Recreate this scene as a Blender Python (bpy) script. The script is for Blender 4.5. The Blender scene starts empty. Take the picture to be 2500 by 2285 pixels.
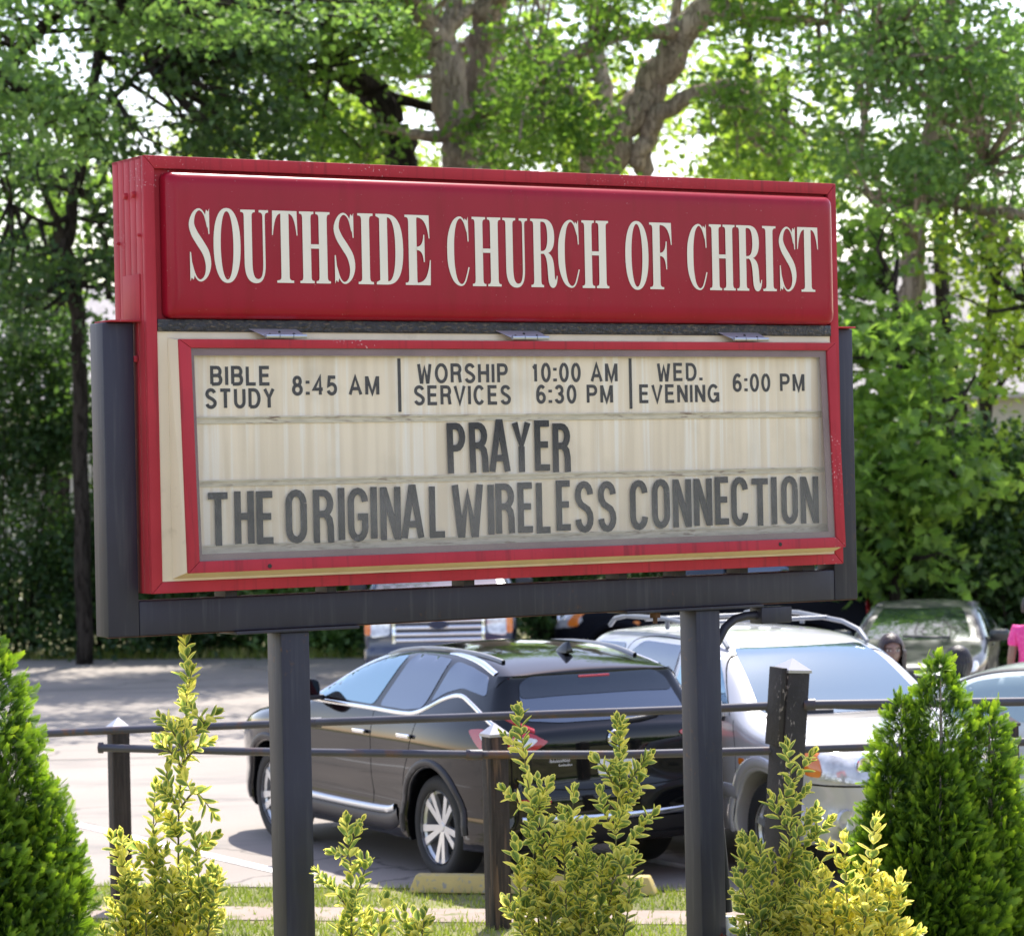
import bpy, bmesh, math, random
import numpy as np
from mathutils import Vector, Matrix, geometry
from mathutils.bvhtree import BVHTree
R = math.radians
rnd = random.Random(7)
scene = bpy.context.scene
COL = scene.collection

# ---------------------------------------------------------------- camera, sky, sun, exposure
CAM_H = 3.0
FPX = 7000.0                      # focal length in photo pixels (photo 2500 wide)
ROLL = math.atan(0.021)
cam_d = bpy.data.cameras.new('camera')
cam = bpy.data.objects.new('camera', cam_d); COL.objects.link(cam)
cam_d.sensor_width = 36.0
cam_d.lens = 36.0 * FPX / 2500.0
cam_d.clip_start = 0.2; cam_d.clip_end = 2000
cam_d.shift_y = 1.5 / 2500.0
cam.location = (0, 0, CAM_H)
cam.rotation_euler = (Matrix.Rotation(R(90), 3, 'X') @ Matrix.Rotation(-ROLL, 3, 'Z')).to_euler()
cam_d.dof.use_dof = True
cam_d.dof.focus_distance = 14.0
cam_d.dof.aperture_fstop = 3.8
cam_d.dof.aperture_blades = 7
scene.camera = cam

SUN_EL, SUN_AZ = R(60), R(12)     # azimuth from +Y (behind the sign) towards +X
sdir = Vector((math.sin(SUN_AZ) * math.cos(SUN_EL), math.cos(SUN_AZ) * math.cos(SUN_EL), math.sin(SUN_EL)))
world = bpy.data.worlds.new('World'); scene.world = world
world.use_nodes = True
wn = world.node_tree.nodes; wl = world.node_tree.links
bg = wn['Background']
sky = wn.new('ShaderNodeTexSky'); sky.sky_type = 'NISHITA'; sky.sun_disc = False
sky.sun_elevation = SUN_EL; sky.sun_rotation = SUN_AZ
sky.air_density = 1.0; sky.dust_density = 0.4; sky.ozone_density = 1.0
tint = wn.new('ShaderNodeMix'); tint.data_type = 'RGBA'; tint.blend_type = 'MULTIPLY'; tint.inputs[0].default_value = 1.0
tint.inputs[7].default_value = (1.22, 0.96, 0.86, 1)      # the photo's daylight white balance
wl.new(sky.outputs['Color'], tint.inputs[6]); wl.new(tint.outputs[2], bg.inputs['Color'])
bg.inputs['Strength'].default_value = 0.15
sun_d = bpy.data.lights.new('sun', 'SUN'); sun_d.energy = 3.1; sun_d.angle = R(0.5); sun_d.color = (1.0, 0.95, 0.87)
sun = bpy.data.objects.new('sun', sun_d); COL.objects.link(sun)
sun.rotation_euler = sdir.to_track_quat('Z', 'Y').to_euler(); sun.location = (0, 30, 60)
scene.view_settings.view_transform = 'Standard'
scene.view_settings.look = 'None'
scene.view_settings.gamma = 1.0
scene.view_settings.exposure = 1.45
scene.render.engine = 'CYCLES'
scene.cycles.use_denoising = True
scene.cycles.max_bounces = 8
scene.cycles.transparent_max_bounces = 12
scene.cycles.sample_clamp_indirect = 8.0

# ---------------------------------------------------------------- helpers
def ray(px, py):
    dx, dy = px - 1250.0, py - 1144.0
    c, s = math.cos(ROLL), math.sin(ROLL)
    return Vector(((dx * c - dy * s) / FPX, 1.0, -(dx * s + dy * c) / FPX))
def at(px, py, Y):
    """photo pixel (2500 wide) at distance Y -> world point"""
    return Vector((0, 0, CAM_H)) + ray(px, py) * Y
def atd(px, py, Y):
    """same, from the 2016-wide view of the photo"""
    return at(px * 1.24008, py * 1.24008, Y)

def tag(o, label=None, cat=None, group=None, kind=None):
    if label: o['label'] = label
    if cat: o['category'] = cat
    if group: o['group'] = group
    if kind: o['kind'] = kind
    return o
def empty(name, loc=(0, 0, 0), rz=0.0, label=None, cat=None, group=None):
    o = bpy.data.objects.new(name, None); COL.objects.link(o)
    o.empty_display_size = 0.2
    o.location = loc; o.rotation_euler = (0, 0, rz)
    return tag(o, label, cat, group)

class MB:
    def __init__(self): self.v = []; self.f = []
    def add(self, vs, fs, M=None):
        n = len(self.v)
        self.v += [tuple(M @ Vector(p)) if M is not None else tuple(p) for p in vs]
        self.f += [tuple(i + n for i in f) for f in fs]
        return self
    def box(self, a, b, M=None):
        x0, y0, z0 = a; x1, y1, z1 = b
        return self.add([(x0, y0, z0), (x1, y0, z0), (x1, y1, z0), (x0, y1, z0), (x0, y0, z1), (x1, y0, z1), (x1, y1, z1), (x0, y1, z1)],
                        [(0, 3, 2, 1), (4, 5, 6, 7), (0, 1, 5, 4), (1, 2, 6, 5), (2, 3, 7, 6), (3, 0, 4, 7)], M)
    def tube(self, pts, r, n=10, caps=True, M=None):
        pts = [Vector(p) for p in pts]
        rs = r if isinstance(r, (list, tuple)) else [r] * len(pts)
        vs = []; fs = []
        ref = None
        for i, p in enumerate(pts):
            t = (pts[min(i + 1, len(pts) - 1)] - pts[max(i - 1, 0)])
            if t.length < 1e-9: t = Vector((0, 0, 1))
            t.normalize()
            if ref is None:
                ref = Vector((1, 0, 0)) if abs(t.x) < 0.8 else Vector((0, 1, 0))
            a = (ref - t * ref.dot(t)).normalized(); ref = a
            b = t.cross(a)
            for k in range(n):
                w = 2 * math.pi * k / n
                vs.append(p + (a * math.cos(w) + b * math.sin(w)) * rs[i])
        for i in range(len(pts) - 1):
            for k in range(n):
                k2 = (k + 1) % n
                fs.append((i * n + k, i * n + k2, (i + 1) * n + k2, (i + 1) * n + k))
        if caps:
            fs.append(tuple(range(n - 1, -1, -1))); m = (len(pts) - 1) * n
            fs.append(tuple(range(m, m + n)))
        return self.add(vs, fs, M)
    def lathe(self, prof, n=24, M=None):
        """prof: (r, h) pairs round the local Z axis"""
        vs = []; fs = []
        for r_, h in prof:
            for k in range(n):
                w = 2 * math.pi * k / n
                vs.append((r_ * math.cos(w), r_ * math.sin(w), h))
        for i in range(len(prof) - 1):
            for k in range(n):
                k2 = (k + 1) % n
                fs.append((i * n + k, i * n + k2, (i + 1) * n + k2, (i + 1) * n + k))
        return self.add(vs, fs, M)
    def prism(self, poly, h0, h1, M=None):
        """polygon in local XY from h0 to h1 (convex or not)"""
        n = len(poly)
        vs = [(x, y, h0) for x, y in poly] + [(x, y, h1) for x, y in poly]
        fs = [tuple(range(n - 1, -1, -1)), tuple(range(n, 2 * n))]
        for i in range(n):
            j = (i + 1) % n; fs.append((i, j, n + j, n + i))
        return self.add(vs, fs, M)
    def build(self, name, mat, parent=None, bevel=0, smooth=False, seg=2, angle=40):
        me = bpy.data.meshes.new(name)
        me.from_pydata(self.v, [], self.f)
        bm = bmesh.new(); bm.from_mesh(me)
        bmesh.ops.recalc_face_normals(bm, faces=bm.faces)
        if bevel:
            es = [e for e in bm.edges if len(e.link_faces) == 2 and e.calc_face_angle(0) > R(30)]
            bmesh.ops.bevel(bm, geom=es, offset=bevel, segments=seg, profile=0.5, affect='EDGES')
        bm.to_mesh(me); bm.free()
        if smooth or bevel:
            for p in me.polygons: p.use_smooth = True
            try: me.set_sharp_from_angle(angle=R(angle))
            except Exception: pass
        me.materials.append(mat)
        o = bpy.data.objects.new(name, me); COL.objects.link(o)
        if parent: o.parent = parent
        return o

def np_mesh(name, V, F, mat, parent=None, attrs=None, smooth=False):
    """V (n,3), F (m,k) constant-size faces; attrs: name -> per-vertex floats"""
    me = bpy.data.meshes.new(name)
    V = np.asarray(V, dtype=np.float32); F = np.asarray(F, dtype=np.int32)
    m, k = F.shape
    me.vertices.add(len(V)); me.vertices.foreach_set('co', V.ravel())
    me.loops.add(m * k); me.loops.foreach_set('vertex_index', F.ravel())
    me.polygons.add(m)
    me.polygons.foreach_set('loop_start', np.arange(0, m * k, k, dtype=np.int32))
    me.polygons.foreach_set('loop_total', np.full(m, k, dtype=np.int32))
    if smooth: me.polygons.foreach_set('use_smooth', np.ones(m, dtype=bool))
    me.update(calc_edges=True)
    for an, av in (attrs or {}).items():
        a = me.attributes.new(an, 'FLOAT', 'POINT'); a.data.foreach_set('value', np.asarray(av, dtype=np.float32))
    me.materials.append(mat)
    o = bpy.data.objects.new(name, me); COL.objects.link(o)
    if parent: o.parent = parent
    return o

# ---------------------------------------------------------------- materials
def mat(name, col=(0.5, 0.5, 0.5), rough=0.5, metal=0.0, spec=0.5, coat=0.0, var=0.0, vscale=8.0, bump=0.0, bscale=60.0, vstretch=None, coat_rough=0.03):
    m = bpy.data.materials.new(name); m.use_nodes = True
    nt = m.node_tree; b = nt.nodes['Principled BSDF']
    b.inputs['Base Color'].default_value = (*col, 1); b.inputs['Roughness'].default_value = rough
    b.inputs['Metallic'].default_value = metal; b.inputs['Specular IOR Level'].default_value = spec
    b.inputs['Coat Weight'].default_value = coat; b.inputs['Coat Roughness'].default_value = coat_rough
    tc = nt.nodes.new('ShaderNodeTexCoord')
    if var:
        mp = nt.nodes.new('ShaderNodeMapping')
        if vstretch: mp.inputs['Scale'].default_value = vstretch
        nt.links.new(tc.outputs['Object'], mp.inputs['Vector'])
        nz = nt.nodes.new('ShaderNodeTexNoise'); nz.inputs['Scale'].default_value = vscale; nz.inputs['Detail'].default_value = 6
        nt.links.new(mp.outputs['Vector'], nz.inputs['Vector'])
        rp = nt.nodes.new('ShaderNodeValToRGB')
        lo = [max(0, c * (1 - var)) for c in col]; hi = [min(1, c * (1 + var)) for c in col]
        rp.color_ramp.elements[0].position = 0.3; rp.color_ramp.elements[1].position = 0.7
        rp.color_ramp.elements[0].color = (*lo, 1); rp.color_ramp.elements[1].color = (*hi, 1)
        nt.links.new(nz.outputs['Fac'], rp.inputs['Fac']); nt.links.new(rp.outputs['Color'], b.inputs['Base Color'])
        m['ramp'] = rp.name
    if bump:
        n2 = nt.nodes.new('ShaderNodeTexNoise'); n2.inputs['Scale'].default_value = bscale; n2.inputs['Detail'].default_value = 5
        nt.links.new(tc.outputs['Object'], n2.inputs['Vector'])
        bp = nt.nodes.new('ShaderNodeBump'); bp.inputs['Strength'].default_value = bump; bp.inputs['Distance'].default_value = 0.01
        nt.links.new(n2.outputs['Fac'], bp.inputs['Height']); nt.links.new(bp.outputs['Normal'], b.inputs['Normal'])
    return m
def speckle(m, col, scale=60.0, lo=0.66, hi=0.7, mscale=2.0, mlo=0.5, mhi=0.62, stretch=None):
    """chips / dirt of another colour over the base colour, in patches"""
    nt = m.node_tree; b = nt.nodes['Principled BSDF']
    tc = nt.nodes.new('ShaderNodeTexCoord')
    mp = nt.nodes.new('ShaderNodeMapping'); nt.links.new(tc.outputs['Object'], mp.inputs['Vector'])
    if stretch: mp.inputs['Scale'].default_value = stretch
    def nr(sc, a, c):
        n = nt.nodes.new('ShaderNodeTexNoise'); n.inputs['Scale'].default_value = sc; n.inputs['Detail'].default_value = 4
        nt.links.new(mp.outputs['Vector'], n.inputs['Vector'])
        r = nt.nodes.new('ShaderNodeMapRange'); r.inputs['From Min'].default_value = a; r.inputs['From Max'].default_value = c
        nt.links.new(n.outputs['Fac'], r.inputs['Value']); return r.outputs['Result']
    mu = nt.nodes.new('ShaderNodeMath'); mu.operation = 'MULTIPLY'
    nt.links.new(nr(scale, lo, hi), mu.inputs[0]); nt.links.new(nr(mscale, mlo, mhi), mu.inputs[1])
    mx = nt.nodes.new('ShaderNodeMix'); mx.data_type = 'RGBA'
    src = b.inputs['Base Color'].links[0].from_socket if b.inputs['Base Color'].links else None
    if src: nt.links.new(src, mx.inputs[6])
    else: mx.inputs[6].default_value = b.inputs['Base Color'].default_value
    mx.inputs[7].default_value = (*col, 1)
    nt.links.new(mu.outputs[0], mx.inputs[0]); nt.links.new(mx.outputs[2], b.inputs['Base Color'])
    return m
def leaf_mat(name, stops, trans=0.45, rough=0.45, attr='tone', gloss=0.5, tcol=(1.25, 1.25, 0.55)):
    """leaf: colour from the attribute through a ramp, part of the light passes through the blade"""
    m = bpy.data.materials.new(name); m.use_nodes = True
    nt = m.node_tree; nt.nodes.clear()
    out = nt.nodes.new('ShaderNodeOutputMaterial')
    at_ = nt.nodes.new('ShaderNodeAttribute'); at_.attribute_name = attr
    rp = nt.nodes.new('ShaderNodeValToRGB'); cr = rp.color_ramp
    while len(cr.elements) < len(stops): cr.elements.new(0.5)
    for e, (p, c) in zip(cr.elements, stops): e.position = p; e.color = (*c, 1)
    nt.links.new(at_.outputs['Fac'], rp.inputs['Fac'])
    b = nt.nodes.new('ShaderNodeBsdfPrincipled'); b.inputs['Roughness'].default_value = rough; b.inputs['Specular IOR Level'].default_value = gloss
    nt.links.new(rp.outputs['Color'], b.inputs['Base Color'])
    mul = nt.nodes.new('ShaderNodeMix'); mul.data_type = 'RGBA'; mul.blend_type = 'MULTIPLY'; mul.inputs[0].default_value = 1.0
    nt.links.new(rp.outputs['Color'], mul.inputs[6]); mul.inputs[7].default_value = (*[c * 1.6 for c in tcol], 1)
    tr = nt.nodes.new('ShaderNodeBsdfTranslucent'); nt.links.new(mul.outputs[2], tr.inputs['Color'])
    mx = nt.nodes.new('ShaderNodeMixShader'); mx.inputs[0].default_value = trans
    nt.links.new(b.outputs[0], mx.inputs[1]); nt.links.new(tr.outputs[0], mx.inputs[2])
    nt.links.new(mx.outputs[0], out.inputs['Surface'])
    return m

M = {}
M['red'] = speckle(mat('weathered_red_paint', (0.46, 0.040, 0.055), 0.55, spec=0.15, var=0.12, vscale=3, bump=0.05, bscale=40), (0.7, 0.55, 0.55), 90, 0.64, 0.68, 2.2, 0.58, 0.66)
M['red_panel'] = mat('red_plastic_face', (0.33, 0.008, 0.024), 0.30, spec=0.2, coat=0.12, var=0.06, vscale=1.2, coat_rough=0.15)
M['steel'] = speckle(mat('dark_grey_painted_steel', (0.032, 0.031, 0.049), 0.5, spec=0.4, var=0.14, vscale=2.5, bump=0.06, bscale=25), (0.10, 0.05, 0.03), 30, 0.6, 0.72, 1.6, 0.55, 0.7)
speckle(M['steel'], (0.056, 0.056, 0.070), 5, 0.50, 0.70, 2, 0.4, 0.6, (9, 9, 0.5))       # pale water streaks
speckle(M['red'], (0.30, 0.035, 0.045), 4, 0.52, 0.66, 1.5, 0.4, 0.6, (8, 8, 0.5))
speckle(M['red_panel'], (0.26, 0.008, 0.015), 3, 0.45, 0.7, 1.2, 0.4, 0.7, (5, 5, 0.7)); speckle(M['red_panel'], (0.55, 0.35, 0.33), 140, 0.70, 0.72, 30, 0.5, 0.6)
M['rust'] = mat('rusty_edge', (0.12, 0.055, 0.03), 0.8, var=0.4, vscale=14)
M['cream'] = speckle(mat('cream_painted_metal', (0.80, 0.68, 0.50), 0.5, var=0.06, vscale=2, vstretch=(4, 4, 1)), (0.35, 0.28, 0.16), 14, 0.55, 0.75, 2.0, 0.5, 0.7)
M['band'] = mat('black_wrinkled_tape', (0.022, 0.022, 0.028), 0.35, var=0.3, vscale=20, bump=1.0, bscale=45)
speckle(M['band'], (0.12, 0.09, 0.06), 26, 0.52, 0.56, 30, 0.45, 0.6, (1, 1, 3.5))
M['zinc'] = mat('galvanised_metal', (0.55, 0.57, 0.62), 0.45, metal=0.7)
M['dark'] = mat('dark_screw', (0.03, 0.025, 0.022), 0.6)
M['letter_cream'] = mat('cream_vinyl_lettering', (0.84, 0.77, 0.64), 0.5, var=0.03, vscale=4)
M['letter_grey'] = mat('grey_printed_lettering', (0.040, 0.037, 0.038), 0.6, spec=0.2)
M['letter_black'] = speckle(mat('faded_black_plastic_letter', (0.013, 0.012, 0.016), 0.6, spec=0.2, var=0.25, vscale=9), (0.10, 0.10, 0.12), 60, 0.6, 0.7, 3, 0.5, 0.6, (1, 1, 0.3))
M['lip'] = mat('dull_purple_grey_gasket', (0.20, 0.125, 0.125), 0.6, var=0.15, vscale=5)
def copy_material():
    m = mat('aged_white_copy_panel', (0.74, 0.69, 0.55), 0.5)
    nt = m.node_tree; b = nt.nodes['Principled BSDF']
    tc = nt.nodes.new('ShaderNodeTexCoord')
    def noise(scale, stretch, lo, hi, detail=4):
        mp = nt.nodes.new('ShaderNodeMapping'); mp.inputs['Scale'].default_value = stretch
        nt.links.new(tc.outputs['Object'], mp.inputs['Vector'])
        n = nt.nodes.new('ShaderNodeTexNoise'); n.inputs['Scale'].default_value = scale; n.inputs['Detail'].default_value = detail
        nt.links.new(mp.outputs['Vector'], n.inputs['Vector'])
        r = nt.nodes.new('ShaderNodeMapRange'); r.inputs['From Min'].default_value = lo; r.inputs['From Max'].default_value = hi
        nt.links.new(n.outputs['Fac'], r.inputs['Value']); return r.outputs['Result']
    cur = None
    for fac, c, k in ((noise(6, (2.6, 1, 0.12), 0.40, 0.62, 2), (0.70, 0.57, 0.40), 0.7), (noise(14, (2.2, 1, 0.05), 0.52, 0.66, 3), (0.88, 0.81, 0.70), 0.8),
                      (noise(3.0, (1, 1, 1), 0.55, 0.8, 6), (0.46, 0.38, 0.25), 0.45)):
        mx = nt.nodes.new('ShaderNodeMix'); mx.data_type = 'RGBA'
        mu = nt.nodes.new('ShaderNodeMath'); mu.operation = 'MULTIPLY'; mu.inputs[1].default_value = k
        nt.links.new(fac, mu.inputs[0]); nt.links.new(mu.outputs[0], mx.inputs[0])
        if cur is None: mx.inputs[6].default_value = (0.86, 0.72, 0.53, 1)
        else: nt.links.new(cur, mx.inputs[6])
        mx.inputs[7].default_value = (*c, 1); cur = mx.outputs[2]
    nt.links.new(cur, b.inputs['Base Color'])
    return m
M['copy'] = copy_material()
def pane_material(name, haze=0.085, hcol=(0.66, 0.62, 0.58)):
    m = bpy.data.materials.new(name); m.use_nodes = True
    nt = m.node_tree; nt.nodes.clear()
    out = nt.nodes.new('ShaderNodeOutputMaterial')
    tp = nt.nodes.new('ShaderNodeBsdfTransparent'); df = nt.nodes.new('ShaderNodeBsdfDiffuse'); gl = nt.nodes.new('ShaderNodeBsdfGlossy')
    df.inputs['Color'].default_value = (*hcol, 1); gl.inputs['Roughness'].default_value = 0.12
    tc = nt.nodes.new('ShaderNodeTexCoord'); nz = nt.nodes.new('ShaderNodeTexNoise'); nz.inputs['Scale'].default_value = 2.2; nz.inputs['Detail'].default_value = 5
    mp = nt.nodes.new('ShaderNodeMapping'); mp.inputs['Scale'].default_value = (1, 1, 2.4)
    nt.links.new(tc.outputs['Object'], mp.inputs[0]); nt.links.new(mp.outputs[0], nz.inputs['Vector'])
    sp = nt.nodes.new('ShaderNodeSeparateXYZ'); nt.links.new(tc.outputs['Object'], sp.inputs[0])
    low = nt.nodes.new('ShaderNodeMapRange'); low.inputs['From Min'].default_value = -0.25; low.inputs['From Max'].default_value = 0.1   # scratches and film gather on the lower half of the pane
    low.inputs['To Min'].default_value = haze * 2.1; low.inputs['To Max'].default_value = haze * 0.12
    nt.links.new(sp.outputs['Z'], low.inputs['Value'])
    mu = nt.nodes.new('ShaderNodeMath'); mu.operation = 'MULTIPLY'
    mr = nt.nodes.new('ShaderNodeMapRange'); mr.inputs['From Min'].default_value = 0.3; mr.inputs['From Max'].default_value = 0.7
    mr.inputs['To Min'].default_value = 0.65; mr.inputs['To Max'].default_value = 1.2
    nt.links.new(nz.outputs['Fac'], mr.inputs['Value']); nt.links.new(mr.outputs[0], mu.inputs[0]); nt.links.new(low.outputs[0], mu.inputs[1])
    m1 = nt.nodes.new('ShaderNodeMixShader'); nt.links.new(mu.outputs[0], m1.inputs[0])
    nt.links.new(tp.outputs[0], m1.inputs[1]); nt.links.new(df.outputs[0], m1.inputs[2])
    m2 = nt.nodes.new('ShaderNodeMixShader'); m2.inputs[0].default_value = 0.022
    nt.links.new(m1.outputs[0], m2.inputs[1]); nt.links.new(gl.outputs[0], m2.inputs[2])
    nt.links.new(m2.outputs[0], out.inputs['Surface'])
    return m
M['pane'] = pane_material('hazy_acrylic_pane')
# ---------------------------------------------------------------- ground, lot, path
def smooth01(t): t = max(0.0, min(1.0, t)); return t * t * (3 - 2 * t)
def ground_z(x, y):
    return 0.62 * smooth01((17.9 - y) / 4.2) + 0.78 * smooth01((13.0 - y) / 9.0)
def lot_edge(x): return 20.42 - 0.2 * x

def grass_ground():
    m = mat('grassy_ground', (0.17, 0.17, 0.065), 0.9, var=0.45, vscale=1.6, bump=0.6, bscale=30)
    speckle(m, (0.30, 0.24, 0.14), 3.0, 0.5, 0.62, 9, 0.35, 0.6)
    return m
M['ground'] = grass_ground()
xs = np.concatenate([np.linspace(-400, -30, 12), np.linspace(-24, 24, 49), np.linspace(30, 400, 12)])
ys = np.concatenate([np.linspace(-300, -12, 10), np.linspace(-10, 24, 120), np.linspace(26, 100, 25), np.linspace(120, 900, 12)])
gv = []; gf = []
for j, y in enumerate(ys):
    for i, x in enumerate(xs):
        gv.append((x, y, ground_z(x, y) + (0.5 * smooth01((y - 52) / 10) if y > 52 else 0)))
nx = len(xs)
for j in range(len(ys) - 1):
    for i in range(nx - 1):
        gf.append((j * nx + i, j * nx + i + 1, (j + 1) * nx + i + 1, (j + 1) * nx + i))
ground = np_mesh('ground', gv, gf, M['ground'], smooth=True); tag(ground, kind='structure')

def lot_material():
    m = mat('pale_worn_asphalt', (0.315, 0.275, 0.24), 0.85, var=0.10, vscale=0.35, bump=0.25, bscale=90)
    speckle(m, (0.20, 0.185, 0.17), 0.8, 0.52, 0.62, 4, 0.3, 0.7, (0.35, 1, 1))
    speckle(m, (0.15, 0.135, 0.125), 120, 0.60, 0.66, 60, 0.4, 0.5)
    speckle(m, (0.13, 0.115, 0.105), 1.3, 0.66, 0.74, 0.4, 0.45, 0.6)          # oil stains
    nt = m.node_tree; b = nt.nodes['Principled BSDF']                          # wandering cracks
    tc = nt.nodes.new('ShaderNodeTexCoord'); nz = nt.nodes.new('ShaderNodeTexNoise'); nz.inputs['Scale'].default_value = 0.9; nz.inputs['Detail'].default_value = 6
    nt.links.new(tc.outputs['Object'], nz.inputs['Vector'])
    ad = nt.nodes.new('ShaderNodeMix'); ad.data_type = 'RGBA'; ad.blend_type = 'LINEAR_LIGHT'; ad.inputs[0].default_value = 0.7
    nt.links.new(tc.outputs['Object'], ad.inputs[6]); nt.links.new(nz.outputs['Color'], ad.inputs[7])
    vo = nt.nodes.new('ShaderNodeTexVoronoi'); vo.feature = 'DISTANCE_TO_EDGE'; vo.inputs['Scale'].default_value = 0.22
    nt.links.new(ad.outputs[2], vo.inputs['Vector'])
    mr = nt.nodes.new('ShaderNodeMapRange'); mr.inputs['From Min'].default_value = 0.002; mr.inputs['From Max'].default_value = 0.006; mr.inputs['To Min'].default_value = 0.75; mr.inputs['To Max'].default_value = 0.0
    nt.links.new(vo.outputs['Distance'], mr.inputs['Value'])
    mx = nt.nodes.new('ShaderNodeMix'); mx.data_type = 'RGBA'; nt.links.new(mr.outputs[0], mx.inputs[0])
    nt.links.new(b.inputs['Base Color'].links[0].from_socket, mx.inputs[6]); mx.inputs[7].default_value = (0.12, 0.105, 0.095, 1)
    nt.links.new(mx.outputs[2], b.inputs['Base Color'])
    return m
M['lot'] = lot_material()
def sheet(name, poly, z, m, th=None):
    b = MB(); n = len(poly)
    b.add([(x, y, z) for x, y in poly], [tuple(range(n))])
    return tag(b.build(name, m), kind='structure')
lot = sheet('parking_lot', [(-45, lot_edge(-45)), (45, lot_edge(45)), (45, 38), (14, 41.5), (0, 45.5), (-8, 47.5), (-45, 48)], 0.008, M['lot'])
M['path'] = speckle(mat('bare_pinkish_soil_and_concrete', (0.33, 0.26, 0.215), 0.9, var=0.15, vscale=2, bump=0.5, bscale=50), (0.16, 0.17, 0.06), 7, 0.55, 0.62, 3, 0.4, 0.6)
path = sheet('path', [(-20, lot_edge(-20) - 1.5), (20, lot_edge(20) - 1.5), (20, lot_edge(20) - 0.92), (-20, lot_edge(-20) - 0.92)], 0.006, M['path'])
M['stripe'] = speckle(mat('white_road_paint', (0.80, 0.79, 0.76), 0.7, var=0.05, vscale=5), (0.45, 0.41, 0.38), 40, 0.55, 0.6, 6, 0.4, 0.6)
hd = Vector((-0.53, 0.848)); rt = Vector((0.848, 0.53))          # along and across the bays
def stripe(px, py, ln):
    p = Vector((px, py)); w = 0.065
    c = [p - rt * w, p + rt * w, p + rt * w + hd * ln, p - rt * w + hd * ln]
    o = sheet('parking_line', [(q.x, q.y) for q in c], 0.013, M['stripe'])
    return o
for px, py in ((-1.44, 20.95), (-4.2, 21.8)):
    stripe(px, py, 5.0)
stripe(1.25, 21.3, 4.6); stripe(4.1, 21.5, 4.6)
# a long cracked joint far over the lot
b = MB()
for k in range(3):
    y = 30 + k * 5.0
    b.add([(-20, y - 0.02, 0.011), (20, y - 0.02 + 1.2, 0.011), (20, y + 0.02 + 1.2, 0.011), (-20, y + 0.02, 0.011)], [(0, 1, 2, 3)])
tag(b.build('lot_joint', mat('dark_joint', (0.16, 0.15, 0.14), 0.9)), kind='structure')

M['road'] = speckle(mat('grey_road_asphalt', (0.17, 0.165, 0.16), 0.9, var=0.12, vscale=1.0, bump=0.3, bscale=60), (0.28, 0.27, 0.26), 150, 0.6, 0.66, 80, 0.4, 0.5)
rb = MB()
for k in range(13):
    y0_, y1_ = 7.0 - k * 1.6, 7.0 - (k + 1) * 1.6
    rb.add([(-60, y1_, ground_z(0, y1_) + 0.012), (60, y1_, ground_z(0, y1_) + 0.012), (60, y0_, ground_z(0, y0_) + 0.012), (-60, y0_, ground_z(0, y0_) + 0.012)], [(0, 1, 2, 3)])
tag(rb.build('road', M['road']), kind='structure')

# ---------------------------------------------------------------- the church sign
TH = R(31)
U = Vector((math.cos(TH), math.sin(TH), 0)); DN = Vector((-math.sin(TH), math.cos(TH), 0))   # along the face, into the cabinet
P0 = at(361, 915, 13.0); P0.z = 0
SG = 0.55                         # sign's own ground level
sign = empty('church_sign', (P0.x, P0.y, SG), TH, 'red and cream church sign on dark steel posts with a changeable letter board', 'sign')
def S(px, py, dep=0.0):
    """photo pixel on the sign's plane at depth dep -> (u, z above the sign's ground)"""
    r = ray(px, py); o = Vector((0, 0, CAM_H)); p = P0 + DN * dep
    t = (p - o).dot(DN) / r.dot(DN); q = o + r * t
    return (q - P0).dot(U), q.z - SG
def D(px, py, dep=0.0): return S(px * 1.24008, py * 1.24008, dep)

W, ZB, ZT = 3.93, 2.466 - SG, 4.456 - SG
FW = 0.052
def quad_prism(mb, q, y0, y1):
    """q: four (u,z) corners, from depth y0 (front) to y1"""
    vs = [(u, y0, z) for u, z in q] + [(u, y1, z) for u, z in q]
    mb.add(vs, [(0, 1, 2, 3), (7, 6, 5, 4), (0, 4, 5, 1), (1, 5, 6, 2), (2, 6, 7, 3), (3, 7, 4, 0)])
CD = 0.36
# cabinet shell: four mitred face members, sides, back
shell = MB()
shell.box((0.012, 0.03, ZB + 0.012), (0.04, CD, ZT - 0.012)); shell.box((W - 0.04, 0.03, ZB + 0.012), (W - 0.012, CD, ZT - 0.012))
shell.box((0.04, 0.03, ZT - 0.035), (W - 0.04, CD, ZT - 0.012)); shell.box((0.04, 0.03, ZB + 0.012), (W - 0.04, CD, ZB + 0.04))
shell.box((0.04, CD - 0.02, ZB + 0.04), (W - 0.04, CD, ZT - 0.035))
cabinet = shell.build('cabinet', M['red'], sign)
g = 0.0012
for q in ([(g, ZT), (W - g, ZT), (W - FW - g, ZT - FW - 0.006), (FW + g, ZT - FW - 0.006)],
          [(g, ZB), (W - g, ZB), (W - FW - g, ZB + FW), (FW + g, ZB + FW)],
          [(0, ZT - g), (0, ZB + g), (FW, ZB + FW + g), (FW, ZT - FW - 0.006 - g)],
          [(W, ZT - g), (W, ZB + g), (W - FW, ZB + FW + g), (W - FW, ZT - FW - 0.006 - g)]):
    mb = MB(); quad_prism(mb, q, 0.0, 0.032)
    mb.build('frame_member', M['red'], cabinet, bevel=0.003)
# ribbed side cladding on both ends: shallow vertical boards
for u0, u1 in ((0.0, 0.012), (W - 0.012, W)):
    mb = MB(); n = 5; d0 = 0.0325; dw = (CD - d0) / n
    for k in range(n):
        mb.box((u0, d0 + k * dw + 0.0015, ZB), (u1, d0 + (k + 1) * dw - 0.0015, ZT))
    mb.build('side_cladding', M['red'], cabinet, bevel=0.002)
mb = MB(); mb.box((0, 0.0325, ZT - 0.012), (W, CD, ZT)); mb.build('top_cap', M['red'], cabinet)
mb = MB(); mb.box((0.013, 0.0325, ZB), (W - 0.013, CD, ZB + 0.012)); mb.build('bottom_cap', M['red'], cabinet)
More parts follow.
